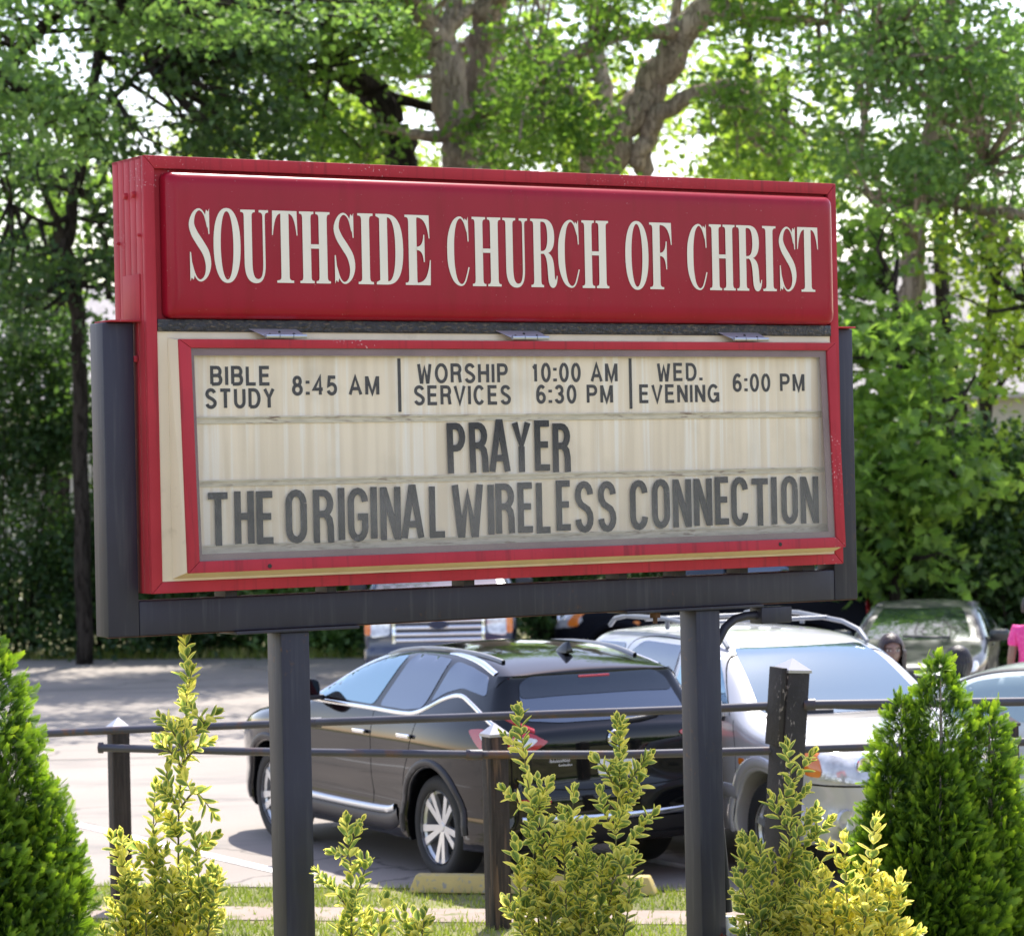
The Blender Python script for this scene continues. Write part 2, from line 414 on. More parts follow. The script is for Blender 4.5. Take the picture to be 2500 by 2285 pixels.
# bolts and angle bracket on the near end
def bolt(mb, p, axis, r=0.011, h=0.012):
    q = Vector(axis).to_track_quat('Z', 'Y').to_matrix().to_4x4(); q.translation = Vector(p)
    mb.lathe([(0.0, h), (r * 0.8, h), (r, h * 0.6), (r, 0)], 6, q)
for dy, z in ((0.11, ZT - 0.17), (0.20, ZT - 0.17), (0.11, ZT - 0.92), (0.20, ZT - 0.92), (0.05, ZT - 0.36), (0.29, ZT - 0.38)):
    mb = MB(); r_ = 0.017 if z != ZT - 0.36 and z != ZT - 0.38 else 0.008
    bolt(mb, (-0.006 if z < ZT - 0.5 else 0.0, dy, z), (-1, 0, 0), r_, 0.016); mb.build('bolt', M['red'], cabinet)
UPT = S(230, 787, 0.1)[1]         # top of the uprights
mb = MB(); mb.box((-0.006, 0.06, UPT + 0.004), (0.0, 0.25, UPT + 0.22)); mb.box((-0.15, 0.06, UPT + 0.002), (-0.006, 0.25, UPT + 0.010))
mb.build('angle_bracket', M['red'], cabinet, bevel=0.002)
mb = MB(); mb.box((W, 0.06, UPT + 0.004), (W + 0.006, 0.25, UPT + 0.16)); mb.box((W + 0.006, 0.06, UPT + 0.002), (W + 0.16, 0.25, UPT + 0.010))
mb.build('angle_bracket', M['red'], cabinet, bevel=0.002)

# formed red face with rounded bevels
zt = S(427, 427, 0.0)[1]; zb = S(427, 778, 0.0)[1]
def rrect(u0, u1, z0, z1, r, n=6):
    pts = []
    for cx, cz, a0 in ((u1 - r, z1 - r, 0), (u0 + r, z1 - r, 90), (u0 + r, z0 + r, 180), (u1 - r, z0 + r, 270)):
        for k in range(n + 1):
            a = R(a0 + 90 * k / n); pts.append((cx + r * math.cos(a), cz + r * math.sin(a)))
    return pts
mb = MB(); loops = []
u0, u1, z0, z1 = 0.088, W - FW - 0.004, zb, ZT - FW - 0.022
for ins, dep in ((0.0, 0.03), (0.0, -0.014), (0.002, -0.026), (0.006, -0.036), (0.012, -0.045), (0.020, -0.053), (0.030, -0.059), (0.042, -0.063), (0.056, -0.065), (0.08, -0.066)):
    loops.append((rrect(u0 + ins, u1 - ins, z0 + ins, z1 - ins, 0.035 + ins * 0.3), dep))
for pts, dep in loops: mb.v += [(u, dep, z) for u, z in pts]
n = len(loops[0][0])
for k in range(len(loops) - 1):
    for i in range(n):
        j = (i + 1) % n; mb.f.append((k * n + i, k * n + j, (k + 1) * n + j, (k + 1) * n + i))
mb.f.append(tuple((len(loops) - 1) * n + i for i in range(n)))
name_panel = mb.build('name_panel', M['red_panel'], sign, smooth=True, angle=60)
mb = MB(); mb.box((FW + 0.001, 0.0335, zb - 0.002), (W - FW - 0.001, 0.05, ZT - FW - 0.004)); mb.build('retainer', M['red'], name_panel)

# --- serif lettering (own outlines, unit boxes)
def bez(p0, p1, p2, p3, n=10, skip=True):
    out = []
    for k in range(1 if skip else 0, n + 1):
        t = k / n; s = 1 - t
        out.append(tuple(s**3 * a + 3 * s * s * t * b_ + 3 * s * t * t * c + t**3 * d for a, b_, c, d in zip(p0, p1, p2, p3)))
    return out
def oval(cx, cy, rx, ry, n=40, e=2.25):
    pts = []
    for k in range(n):
        a = 2 * math.pi * k / n; c, s = math.cos(a), math.sin(a)
        pts.append((cx + rx * math.copysign(abs(c)**(2 / e), c), cy + ry * math.copysign(abs(s)**(2 / e), s)))
    return pts
SH = 0.032                         # slab thickness
def stem(x0, x1, a0, a1, top=True, bot=True, b0=None, b1=None, ytop=1.0, ybot=0.0):
    """stem x0..x1 with bracketed slab serifs a0..a1 (top) and b0..b1 (bottom)"""
    b0 = a0 if b0 is None else b0; b1 = a1 if b1 is None else b1
    p = []
    if bot: p += [(b0, 0), (b1, 0), (b1, SH)] + bez((b1, SH), (x1 + (b1 - x1) * 0.3, SH), (x1, SH + 0.01), (x1, SH + 0.07), 5)
    else: p += [(x0, ybot), (x1, ybot)]
    if top: p += [(x1, 1 - SH - 0.07)] + bez((x1, 1 - SH - 0.07), (x1, 1 - SH - 0.01), (x1 + (a1 - x1) * 0.3, 1 - SH), (a1, 1 - SH), 5) + [(a1, 1), (a0, 1), (a0, 1 - SH)] + bez((a0, 1 - SH), (x0 - (x0 - a0) * 0.3, 1 - SH), (x0, 1 - SH - 0.01), (x0, 1 - SH - 0.07), 5)
    else: p += [(x1, ytop), (x0, ytop)]
    if bot: p += [(x0, SH + 0.07)] + bez((x0, SH + 0.07), (x0, SH + 0.01), (x0 - (x0 - b0) * 0.3, SH), (b0, SH), 5)
    return p
def flip(p): return [(x, 1 - y) for x, y in p]
def arm(x0, x1, tip=0.33, th=0.034):
    """top arm of E/F/T to the right, ending in a long tapered serif"""
    return [(x0, 1), (x1 - 0.02, 1), (x1, 1 - tip), (x1 - 0.035, 1 - tip)] + bez((x1 - 0.035, 1 - tip), (x1 - 0.09, 1 - tip * 0.45), (x1 - 0.2, 1 - th - 0.01), (x0 + 0.1, 1 - th), 8) + [(x0, 1 - th)]
def stroke(pts, asp=0.36):
    """variable width stroke: (x, y, w); widths and offsets in the letter's real aspect"""
    L = []; Rr = []
    for i, (x, y, w) in enumerate(pts):
        x2, y2, _ = pts[min(i + 1, len(pts) - 1)]; x1, y1, _ = pts[max(i - 1, 0)]
        t = Vector(((x2 - x1) * asp, y2 - y1)).normalized()
        nx_, ny_ = -t.y, t.x
        L.append((x + nx_ * w / 2 / asp, y + ny_ * w / 2)); Rr.append((x - nx_ * w / 2 / asp, y - ny_ * w / 2))
    return L + Rr[::-1]
def sample(pts, n=44):
    """Catmull-Rom through (x,y,w)"""
    P = [pts[0]] + list(pts) + [pts[-1]]; out = []
    m = len(pts) - 1
    for k in range(n + 1):
        s = k / n * m; i = min(int(s), m - 1); t = s - i
        a, b_, c, d = P[i], P[i + 1], P[i + 2], P[i + 3]
        out.append(tuple(0.5 * (2 * q + (r_ - p) * t + (2 * p - 5 * q + 4 * r_ - s_) * t * t + (3 * q - p - 3 * r_ + s_) * t**3) for p, q, r_, s_ in zip(a, b_, c, d)))
    return out
S_LINE = sample([(0.86, 0.74, 0.022), (0.72, 0.915, 0.022), (0.50, 0.985, 0.028), (0.27, 0.93, 0.05), (0.15, 0.79, 0.085), (0.27, 0.655, 0.108), (0.52, 0.525, 0.115),
                 (0.77, 0.385, 0.108), (0.86, 0.22, 0.085), (0.75, 0.075, 0.05), (0.50, 0.012, 0.028), (0.28, 0.08, 0.022), (0.10, 0.28, 0.022)])
C_LINE = sample([(0.90, 0.78, 0.022), (0.76, 0.93, 0.026), (0.57, 0.985, 0.03), (0.33, 0.91, 0.07), (0.175, 0.72, 0.105), (0.14, 0.5, 0.112), (0.175, 0.28, 0.105), (0.33, 0.09, 0.07), (0.57, 0.013, 0.03), (0.78, 0.06, 0.024), (0.96, 0.27, 0.02)])
GL = {
 'O': ([oval(0.5, 0.5, 0.5, 0.515), oval(0.5, 0.5, 0.235, 0.47, e=2.1)],),
 'I': ([stem(0.24, 0.76, 0, 1)],),
 'H': ([stem(0.10, 0.37, 0, 0.47)], [stem(0.63, 0.90, 0.53, 1)], [[(0.36, 0.485), (0.64, 0.485), (0.64, 0.545), (0.36, 0.545)]]),
 'T': ([[(0.02, 1), (0.98, 1), (1, 0.66), (0.965, 0.66)] + bez((0.965, 0.66), (0.91, 0.86), (0.82, 0.955), (0.66, 0.962), 8) + [(0.66, 0.10)] + bez((0.66, 0.10), (0.66, 0.045), (0.69, 0.034), (0.83, 0.032), 5) + [(0.83, 0), (0.17, 0), (0.17, 0.032)]
        + bez((0.17, 0.032), (0.31, 0.034), (0.34, 0.045), (0.34, 0.10), 5) + [(0.34, 0.962)] + bez((0.34, 0.962), (0.18, 0.955), (0.09, 0.86), (0.035, 0.66), 8) + [(0, 0.66)]],),
 'E': ([stem(0.14, 0.46, 0, 0.5)], [arm(0.40, 0.97)], [flip(arm(0.40, 1.0, 0.36))],
       [[(0.45, 0.50), (0.45, 0.545)] + bez((0.45, 0.545), (0.62, 0.55), (0.70, 0.60), (0.72, 0.72), 6) + [(0.76, 0.72), (0.76, 0.33), (0.72, 0.33)] + bez((0.72, 0.33), (0.70, 0.45), (0.62, 0.498), (0.45, 0.50), 6)]),
 'F': ([stem(0.14, 0.46, 0, 0.5, b1=0.62)], [arm(0.40, 0.99)],
       [[(0.45, 0.50), (0.45, 0.545)] + bez((0.45, 0.545), (0.62, 0.55), (0.70, 0.60), (0.72, 0.72), 6) + [(0.76, 0.72), (0.76, 0.30), (0.72, 0.30)] + bez((0.72, 0.30), (0.70, 0.45), (0.62, 0.498), (0.45, 0.50), 6)]),
 'D': ([[(0, 1), (0.40, 1)] + bez((0.40, 1), (0.85, 1), (1.0, 0.80), (1.0, 0.5), 12) + bez((1.0, 0.5), (1.0, 0.20), (0.85, 0), (0.40, 0), 12) + [(0, 0), (0, SH), (0.13, SH + 0.03), (0.13, 1 - SH - 0.03), (0, 1 - SH)],
        [(0.42, 0.955)] + bez((0.42, 0.955), (0.62, 0.955), (0.71, 0.78), (0.71, 0.5), 10) + bez((0.71, 0.5), (0.71, 0.22), (0.62, 0.045), (0.42, 0.045), 10)],),
 'U': ([[(0, 1), (0.52, 1), (0.52, 1 - SH)] + bez((0.52, 1 - SH), (0.42, 1 - SH), (0.40, 0.95), (0.40, 0.90), 5) + [(0.40, 0.28)] + bez((0.40, 0.28), (0.40, 0.10), (0.48, 0.045), (0.60, 0.045), 8)
        + bez((0.60, 0.045), (0.74, 0.045), (0.79, 0.12), (0.79, 0.28), 8) + [(0.79, 0.90)] + bez((0.79, 0.90), (0.79, 0.95), (0.76, 1 - SH), (0.66, 1 - SH), 5) + [(0.66, 1), (1, 1), (1, 1 - SH)]
        + bez((1, 1 - SH), (0.90, 1 - SH), (0.875, 0.95), (0.875, 0.90), 5) + [(0.875, 0.26)] + bez((0.875, 0.26), (0.875, 0.08), (0.77, -0.012), (0.53, -0.012), 8) + bez((0.53, -0.012), (0.27, -0.012), (0.12, 0.08), (0.12, 0.27), 8)
        + [(0.12, 0.90)] + bez((0.12, 0.90), (0.12, 0.95), (0.10, 1 - SH), (0, 1 - SH), 5)],),
 'R': ([stem(0.11, 0.38, 0, 0.42, b1=0.48)],
       [[(0.37, 1), (0.50, 1)] + bez((0.50, 1), (0.80, 1), (0.90, 0.88), (0.90, 0.74), 10) + bez((0.90, 0.74), (0.90, 0.60), (0.80, 0.49), (0.50, 0.49), 10) + [(0.37, 0.49), (0.37, 0.53), (0.45, 0.53)]
        + bez((0.45, 0.53), (0.60, 0.54), (0.635, 0.63), (0.635, 0.74), 8) + bez((0.635, 0.74), (0.635, 0.86), (0.60, 0.96), (0.45, 0.96), 8) + [(0.37, 0.96)]],
       [[(0.44, 0.50)] + bez((0.44, 0.50), (0.62, 0.48), (0.62, 0.30), (0.64, 0.14), 8) + bez((0.64, 0.14), (0.66, -0.01), (0.80, -0.02), (0.88, 0.0), 6) + bez((0.88, 0.0), (0.97, 0.03), (0.99, 0.10), (1.0, 0.17), 5)
        + [(0.965, 0.17)] + bez((0.965, 0.17), (0.95, 0.10), (0.91, 0.09), (0.89, 0.16), 5) + bez((0.89, 0.16), (0.87, 0.36), (0.87, 0.47), (0.60, 0.515), 8)]),
 'S': ([stroke(S_LINE)], [[(0.80, 0.985), (0.88, 0.955), (0.93, 1.0), (0.93, 0.65), (0.885, 0.65), (0.84, 0.78), (0.74, 0.90)]], [[(0.05, 0.40), (0.10, 0.40), (0.145, 0.24), (0.26, 0.10), (0.19, 0.02), (0.11, 0.05), (0.05, 0.0)]]),
 'C': ([stroke(C_LINE, 0.36)], [[(0.80, 0.975), (0.88, 0.94), (0.94, 1.0), (0.96, 0.64), (0.915, 0.64), (0.88, 0.78), (0.76, 0.92)]]),
}
def fill(mb, loops, f, dep):
    """tessellate loops (outer, holes) mapped by f into the sign plane"""
    L = [[Vector((x, y, 0)) for x, y in lp] for lp in loops]
    tris = geometry.tessellate_polygon(L)
    flat = [p for lp in L for p in lp]
    mb.add([(f(p.x, p.y)[0], dep, f(p.x, p.y)[1]) for p in flat], [tuple(t) for t in tris])
NP_ = -0.068                       # just proud of the formed face
z_cap = (S(180 + 0.4712 * 1200, 340 + 0.4712 * 377, NP_)[1] + S(1130 + 0.496 * 1690, 380 + 0.496 * 353, NP_)[1]) / 2
z_base = (S(180 + 0.4712 * 1250, 340 + 0.4712 * 750, NP_)[1] + S(1130 + 0.496 * 1700, 380 + 0.496 * 669, NP_)[1]) / 2
A1 = lambda x: S(180 + 0.4712 * x, 560, NP_)[0]
A2 = lambda x: S(1130 + 0.496 * x, 600, NP_)[0]
HEAD = [('S', A1(592), A1(710)), ('O', A1(722), A1(862)), ('U', A1(864), A1(1008)), ('T', A1(1026), A1(1158)), ('H', A1(1168), A1(1326)), ('S', A1(1342), A1(1456)), ('I', A1(1470), A1(1549)), ('D', A1(1564), A1(1704)), ('E', A1(1714), A1(1845)),
        ('C', A1(1934), A2(32)), ('H', A2(45), A2(186)), ('U', A2(196), A2(318)), ('R', A2(333), A2(462)), ('C', A2(469), A2(574)), ('H', A2(585), A2(716)), ('O', A2(798), A2(912)), ('F', A2(918), A2(1028)),
        ('C', A2(1104), A2(1202)), ('H', A2(1212), A2(1338)), ('R', A2(1346), A2(1468)), ('I', A2(1474), A2(1540)), ('S', A2(1552), A2(1640)), ('T', A2(1644), A2(1747))]
for ch, a, c in HEAD:
    mb = MB()
    for k, lp in enumerate(GL[ch]):
        fill(mb, lp, lambda x, y: (a + (c - a) * x, z_base + (z_cap - z_base) * y), NP_ - 0.0012 - 0.0008 * k)
    mb.build('letter', M['letter_cream'], name_panel)

# black band, cream surround, door
zb1 = S(400, 779)[1] ; zb2 = S(400, 809)[1]; zc2 = S(437, 828, -0.01)[1]
mb = MB(); mb.box((FW + 0.001, -0.004, zb2), (W - FW - 0.001, 0.03, zb - 0.003)); mb.build('tape_band', M['band'], sign, bevel=0.003)
DT, DB = S(437, 828, -0.06)[1], S(458, 1400, -0.11)[1]
DU0, DU1 = 0.13, 3.862
pT, pB = -0.062, -0.112
surround = MB()
zf0 = ZB + FW + 0.001
q = [(FW + 0.001, zf0), (W - FW - 0.001, zf0), (W - FW - 0.001, zb2 - 0.001), (FW + 0.001, zb2 - 0.001)]
quad_prism(surround, q, 0.008, 0.03)
# wedge shaped box carrying the door
w0, w1 = DU0 + 0.004, DU1 - 0.004
zw0, zw1 = DB + 0.004, DT - 0.004
surround.add([(w0 - 0.03, 0.0075, zw0 - 0.03), (w1 + 0.01, 0.0075, zw0 - 0.03), (w1 + 0.01, 0.0075, zw1 + 0.012), (w0 - 0.03, 0.0075, zw1 + 0.012),
              (w0, pB + 0.020, zw0), (w1, pB + 0.020, zw0), (w1, pT + 0.020, zw1), (w0, pT + 0.020, zw1)],
             [(0, 1, 5, 4), (1, 2, 6, 5), (2, 3, 7, 6), (3, 0, 4, 7)])
surround.build('door_surround', M['cream'], sign)
def pd(z, off=0.0): return pT + (pB - pT) * (DT - z) / (DT - DB) + off          # depth of the door plane at height z
def slab(mb, q, o0, o1):
    vs = [(u, pd(z, o0), z) for u, z in q] + [(u, pd(z, o1), z) for u, z in q]
    mb.add(vs, [(0, 1, 2, 3), (7, 6, 5, 4), (0, 4, 5, 1), (1, 5, 6, 2), (2, 6, 7, 3), (3, 7, 4, 0)])
door = MB()
FD, FT, FB = 0.058, 0.040, 0.052
door_frame = None
mem = [[(DU0 + g, DT), (DU1 - g, DT), (DU1 - FD - g, DT - FT), (DU0 + FD + g, DT - FT)], [(DU0 + g, DB), (DU1 - g, DB), (DU1 - FD - g, DB + FB), (DU0 + FD + g, DB + FB)],
       [(DU0, DT - g), (DU0, DB + g), (DU0 + FD, DB + FB + g), (DU0 + FD, DT - FT - g)], [(DU1, DT - g), (DU1, DB + g), (DU1 - FD, DB + FB + g), (DU1 - FD, DT - FT - g)]]
for q in mem: slab(door, q, 0.0, 0.018)
door_frame = door.build('door_frame', M['red'], sign, bevel=0.002)
# gasket lip inside the frame
iu0, iu1, iz0, iz1 = DU0 + FD, DU1 - FD, DB + FB, DT - FT
lip = MB(); a, c, d_, e = 0.019, 0.040, 0.034, 0.032
for q in ([(iu0, iz1), (iu1, iz1), (iu1 - c, iz1 - d_), (iu0 + a, iz1 - d_)], [(iu0, iz0), (iu1, iz0), (iu1 - c, iz0 + e), (iu0 + a, iz0 + e)],
          [(iu0, iz1), (iu0, iz0), (iu0 + a, iz0 + e), (iu0 + a, iz1 - d_)], [(iu1, iz1), (iu1, iz0), (iu1 - c, iz0 + e), (iu1 - c, iz1 - d_)]):
    slab(lip, q, 0.014, 0.020)
lip.build('gasket', M['lip'], door_frame)
pane_mb = MB(); zc = (iz0 + iz1) / 2; uc = (iu0 + iu1) / 2
pane_mb.add([(iu0 - uc, pd(iz0, 0.010) - pd(zc), iz0 - zc), (iu1 - uc, pd(iz0, 0.010) - pd(zc), iz0 - zc), (iu1 - uc, pd(iz1, 0.010) - pd(zc), iz1 - zc), (iu0 - uc, pd(iz1, 0.010) - pd(zc), iz1 - zc)], [(0, 1, 2, 3)])
pane = pane_mb.build('glazing', M['pane'], door_frame); pane.location = (uc, pd(zc), zc)
for px, py in ((180 + 0.4712 * 1015, 960 + 0.4712 * 895), (1130 + 0.496 * 1562, 960 + 0.496 * 743)):
    u, z = S(px, py, -0.11); mb = MB(); bolt(mb, (u, pd(z), z), (0, -1, 0), 0.011, 0.004); mb.build('screw', M['dark'], door_frame)
# hinges
for x0, x1, y0, y1 in ((613, 750, 804, 827), (1217, 1341, 806, 830), (1760, 1877, 809, 832)):
    ua, za = S(x0, y0, -0.03); ub, zb_ = S(x1, y1, -0.06); mb = MB()
    hz = zb2 - 0.012
    mb.add([(ua, -0.007, hz + 0.024), (ub - 0.03, -0.007, hz + 0.024), (ub, -0.052, hz - 0.010), (ua + 0.06, -0.052, hz - 0.010),
            (ua, -0.0045, hz + 0.026), (ub - 0.03, -0.0045, hz + 0.026), (ub, -0.050, hz - 0.007), (ua + 0.06, -0.050, hz - 0.007)],
           [(0, 1, 2, 3), (7, 6, 5, 4), (0, 4, 5, 1), (1, 5, 6, 2), (2, 6, 7, 3), (3, 7, 4, 0)])
    for k in range(3):
        l = (ub - ua - 0.06) / 3
        mb.tube([(ua + 0.06 + k * l + 0.002, -0.056, hz - 0.010), (ua + 0.06 + (k + 1) * l - 0.002, -0.056, hz - 0.010)], 0.010, 8)
    h = mb.build('hinge', M['zinc'], door_frame, smooth=True)
    for fx, fz in ((0.2, 0.25), (0.5, 0.6), (0.85, 0.3)):
        u = ua + 0.05 + (ub - ua - 0.08) * fx; z = hz + 0.024 - 0.034 * (1 - fz); dep = -0.007 - 0.045 * (1 - fz)
        sm = MB(); bolt(sm, (u, dep - 0.002, z), (0, -1, 0.6), 0.007, 0.004); sm.build('screw', M['dark'], h)

# copy panel and its rows
CP = -0.020
copy_panel = MB()
cz0, cz1 = DB + 0.02, DT - 0.02
copy_panel.box((DU0 + 0.02, CP, cz0), (DU1 - 0.02, CP + 0.012, cz1))
copy_panel = copy_panel.build('copy_panel', M['copy'], sign)
M['rail_dirty'] = speckle(mat('grimy_clear_track', (0.56, 0.49, 0.36), 0.5, var=0.2, vscale=3, vstretch=(3, 1, 20)), (0.22, 0.15, 0.10), 12, 0.52, 0.66, 3, 0.42, 0.66, (1.2, 1, 6))
for ya, yb in ((118, 155), (442, 476), (772, 832)):
    z_a = S(180 + 0.4712 * 1100, 960 + 0.4712 * ya, CP)[1]; z_b = S(180 + 0.4712 * 1100, 960 + 0.4712 * yb, CP)[1]
    mb = MB(); mb.box((DU0 + 0.03, CP - 0.006, z_b), (DU1 - 0.03, CP - 0.0005, z_a)); mb.box((DU0 + 0.03, CP - 0.011, z_a - 0.008), (DU1 - 0.03, CP - 0.006, z_a))
    mb.build('letter_track', M['rail_dirty'], copy_panel)

# changeable letters: strokes with rounded joints in a unit box
def arc(cx, cy, rx, ry, a0, a1, n=8):
    return [(cx + rx * math.cos(R(a0 + (a1 - a0) * k / n)), cy + ry * math.sin(R(a0 + (a1 - a0) * k / n))) for k in range(n + 1)]
t_ = 0.13      # stroke half inset in x
LS = {
 'T': [[(0, .94), (1, .94)], [(.5, .94), (.5, 0)]], 'H': [[(.14, 0), (.14, 1)], [(.86, 0), (.86, 1)], [(.14, .52), (.86, .52)]],
 'E': [[(.95, .94), (.15, .94), (.15, .06), (.97, .06)], [(.15, .52), (.85, .52)]], 'I': [[(.5, 0), (.5, 1)]], 'L': [[(.15, 1), (.15, .06), (1, .06)]],
 'O': [arc(.5, .74, .36, .2, 0, 180) + arc(.5, .26, .36, .2, 180, 360) + [(.86, .74)]],
 'C': [arc(.5, .74, .36, .2, 0, 180) + arc(.5, .26, .36, .2, 180, 360)],
 'G': [arc(.5, .74, .36, .2, 0, 180) + arc(.5, .26, .36, .2, 180, 360) + [(.86, .46), (.5, .46)]],
 'R': [[(.14, 0), (.14, .94), (.5, .94)] + arc(.5, .74, .36, .2, 90, -90)[1:] + [(.14, .54)], [(.60, .54), (.80, .44), (.86, .30), (.87, 0)]],
 'P': [[(.14, 0), (.14, .94), (.5, .94)] + arc(.5, .72, .36, .22, 90, -90)[1:] + [(.14, .5)]],
 'A': [[(.08, 0), (.46, .98), (.54, .98), (.92, 0)], [(.26, .27), (.74, .27)]], 'Y': [[(.08, 1), (.5, .52), (.92, 1)], [(.5, .52), (.5, 0)]],
 'N': [[(.14, 0), (.14, 1)], [(.17, .97), (.83, .03)], [(.86, 0), (.86, 1)]], 'W': [[(.07, 1), (.24, .02), (.30, .02), (.5, .80), (.70, .02), (.76, .02), (.93, 1)]],
 'S': [arc(.5, .74, .36, .2, 0, 180) + [(.17, .64), (.30, .55), (.70, .45), (.83, .36)] + arc(.5, .26, .36, .2, 0, -180)],
}
def clean(mb_dep, pts, u0, u1, z0, z1, sw, tilt):
    q = []
    for x, y in pts:
        u, z = u0 + (u1 - u0) * x, z0 + (z1 - z0) * y
        c = Vector(((u0 + u1) / 2, (z0 + z1) / 2)); d_ = Vector((u, z)) - c
        d_ = Matrix.Rotation(tilt, 2) @ d_
        q.append(c + d_)
    return q
def ribbon(mb, pts, w, dep0, dep1):
    n = len(pts); L = []; Rr = []
    for i in range(n):
        a = pts[max(i - 1, 0)]; c = pts[min(i + 1, n - 1)]; p = pts[i]
        t1 = (p - a) if i > 0 else (c - p); t2 = (c - p) if i < n - 1 else (p - a)
        t1 = t1.normalized(); t2 = t2.normalized(); tt = (t1 + t2)
        tt = tt.normalized() if tt.length > 1e-6 else t1
        nn = Vector((-tt.y, tt.x)); k = w / 2 / max(0.55, nn.dot(Vector((-t1.y, t1.x))))
        L.append(p + nn * k); Rr.append(p - nn * k)
    vs = []; fs = []
    for dep in (dep0, dep1):
        for i in range(n): vs += [(L[i].x, dep, L[i].y), (Rr[i].x, dep, Rr[i].y)]
    m = 2 * n
    for i in range(n - 1):
        a, b_, c, d_ = 2 * i, 2 * i + 1, 2 * i + 3, 2 * i + 2
        fs += [(a, b_, c, d_), (m + d_, m + c, m + b_, m + a), (a, d_, m + d_, m + a), (b_, m + b_, m + c, c)]
    fs += [(0, m, m + 1, 1), (2 * n - 2, 2 * n - 1, m + 2 * n - 1, m + 2 * n - 2)]
    mb.add(vs, fs)
# printed schedule: plain sans capitals and figures drawn as even strokes
TS = dict(LS)
TS.update({
 'B': [[(.08, .05), (.08, .95), (.55, .95)] + arc(.60, .735, .28, .215, 90, -90)[1:] + [(.08, .52)], [(.08, .05), (.55, .05)] + arc(.62, .285, .31, .235, -90, 90)[1:] + [(.08, .52)]],
 'U': [[(.08, 1), (.08, .35)] + arc(.5, .33, .42, .28, 180, 360) + [(.92, 1)]],
 'D': [[(.08, .05), (.08, .95), (.45, .95)] + arc(.45, .5, .48, .45, 90, -90, 14)[1:] + [(.08, .05)]],
 'M': [[(.07, 0), (.07, 1)], [(.09, .97), (.5, .05), (.91, .97)], [(.93, 0), (.93, 1)]], 'V': [[(.04, 1), (.5, .04), (.96, 1)]],
 'O': [arc(.5, .5, .44, .46, 90, 450, 28)], 'C': [arc(.5, .5, .43, .46, 40, 320, 20)],
 'G': [arc(.5, .5, .44, .46, 42, 330, 20), [(.55, .47), (.94, .47), (.94, .02)]],
 'S': [arc(.5, .745, .38, .215, 15, 200, 10) + [(.2, .62), (.35, .555), (.66, .46), (.82, .38)] + arc(.5, .265, .41, .225, 15, -165, 12)],
 'P': [[(.08, 0), (.08, .95), (.55, .95)] + arc(.6, .715, .32, .235, 90, -90)[1:] + [(.08, .48)]],
 'R': [[(.08, 0), (.08, .95), (.55, .95)] + arc(.6, .725, .31, .225, 90, -90)[1:] + [(.08, .5)], [(.62, .5), (.82, .42), (.86, .2), (.92, 0)]],
 'A': [[(.03, 0), (.5, .97), (.97, 0)], [(.2, .32), (.8, .32)]], 'H': [[(.07, 0), (.07, 1)], [(.93, 0), (.93, 1)], [(.07, .52), (.93, .52)]],
 'N': [[(.07, 0), (.07, 1)], [(.09, .96), (.91, .04)], [(.93, 0), (.93, 1)]], 'E': [[(.95, .95), (.08, .95), (.08, .05), (.98, .05)], [(.08, .52), (.88, .52)]],
 'L': [[(.08, 1), (.08, .05), (1, .05)]], 'K': [[(.08, 0), (.08, 1)], [(.95, 1), (.1, .4)], [(.4, .6), (.97, 0)]],
 '0': [arc(.5, .5, .42, .46, 90, 450, 28)], '1': [[(.62, 0), (.62, .97)], [(.62, .95), (.5, .82), (.22, .76)]],
 '3': [arc(.48, .735, .36, .22, 165, -80, 12) + arc(.48, .275, .41, .235, 80, -165, 14)],
 '4': [[(.72, 0), (.72, .97), (.06, .3), (.98, .3)]], '5': [[(.88, .95), (.24, .95), (.14, .5)] + arc(.48, .31, .42, .27, 125, -160, 14)],
 '6': [arc(.5, .3, .40, .255, 180, 540, 24), arc(.55, .5, .46, .46, 50, 180, 10) + [(.10, .3)]],
 '8': [arc(.5, .735, .33, .215, 90, 450, 22), arc(.5, .28, .41, .24, 90, 450, 24)],
 ':': [[(.5, .60), (.5, .76)], [(.5, 0), (.5, .16)]], '.': [[(.5, 0), (.5, .16)]],
})
WID = {'I': .22, '1': .62, ':': .28, '.': .28, ' ': .42, 'M': 1.12, 'W': 1.25, 'O': 1.08, 'G': 1.06, 'C': 1.0, 'D': .98, 'E': .86, 'L': .80, 'S': .92, '0': .80, '3': .80, '4': .82, '5': .80, '6': .80, '8': .80, 'A': 1.0, 'V': .98}
for body, x0, x1, y0, y1 in (('BIBLE', 414, 532, 722, 758), ('STUDY', 404, 541, 766, 803), ('8:45 AM', 575, 747, 741, 777), ('WORSHIP', 821, 1000, 717, 753), ('SERVICES', 815, 1006, 760, 796),
                             ('10:00 AM', 1046, 1216, 716, 751), ('6:30 PM', 1056, 1207, 759, 793), ('WED.', 1293, 1383, 716, 749), ('EVENING', 1259, 1416, 758, 792), ('6:00 PM', 1443, 1584, 737, 770)):
    dep = CP - 0.002; ym = (y0 + y1) / 2
    ua, ub = D(x0, ym, dep)[0], D(x1, ym, dep)[0]; xm = (x0 + x1) / 2; z_a, z_b = D(xm, y0, dep)[1], D(xm, y1, dep)[1]
    gap = 0.24; tot = sum(WID.get(ch, .92) for ch in body) + gap * (len(body) - 1); k_ = (ub - ua) / tot
    mb = MB(); u = ua; sw = 0.0158
    for ch in body:
        w = WID.get(ch, .92) * k_
        for j, st in enumerate(TS.get(ch, [])):
            pts = [Vector((u + w * (0.06 + 0.88 * x) if ch not in 'I:.' else u + w * x, z_b + (z_a - z_b) * y)) for x, y in st]
            ribbon(mb, pts, sw * (1.25 if ch in ':.' else 1), dep - 0.0008 * j, dep + 0.0012)
        u += w + gap * k_
    mb.build('lettering', M['letter_grey'], copy_panel)
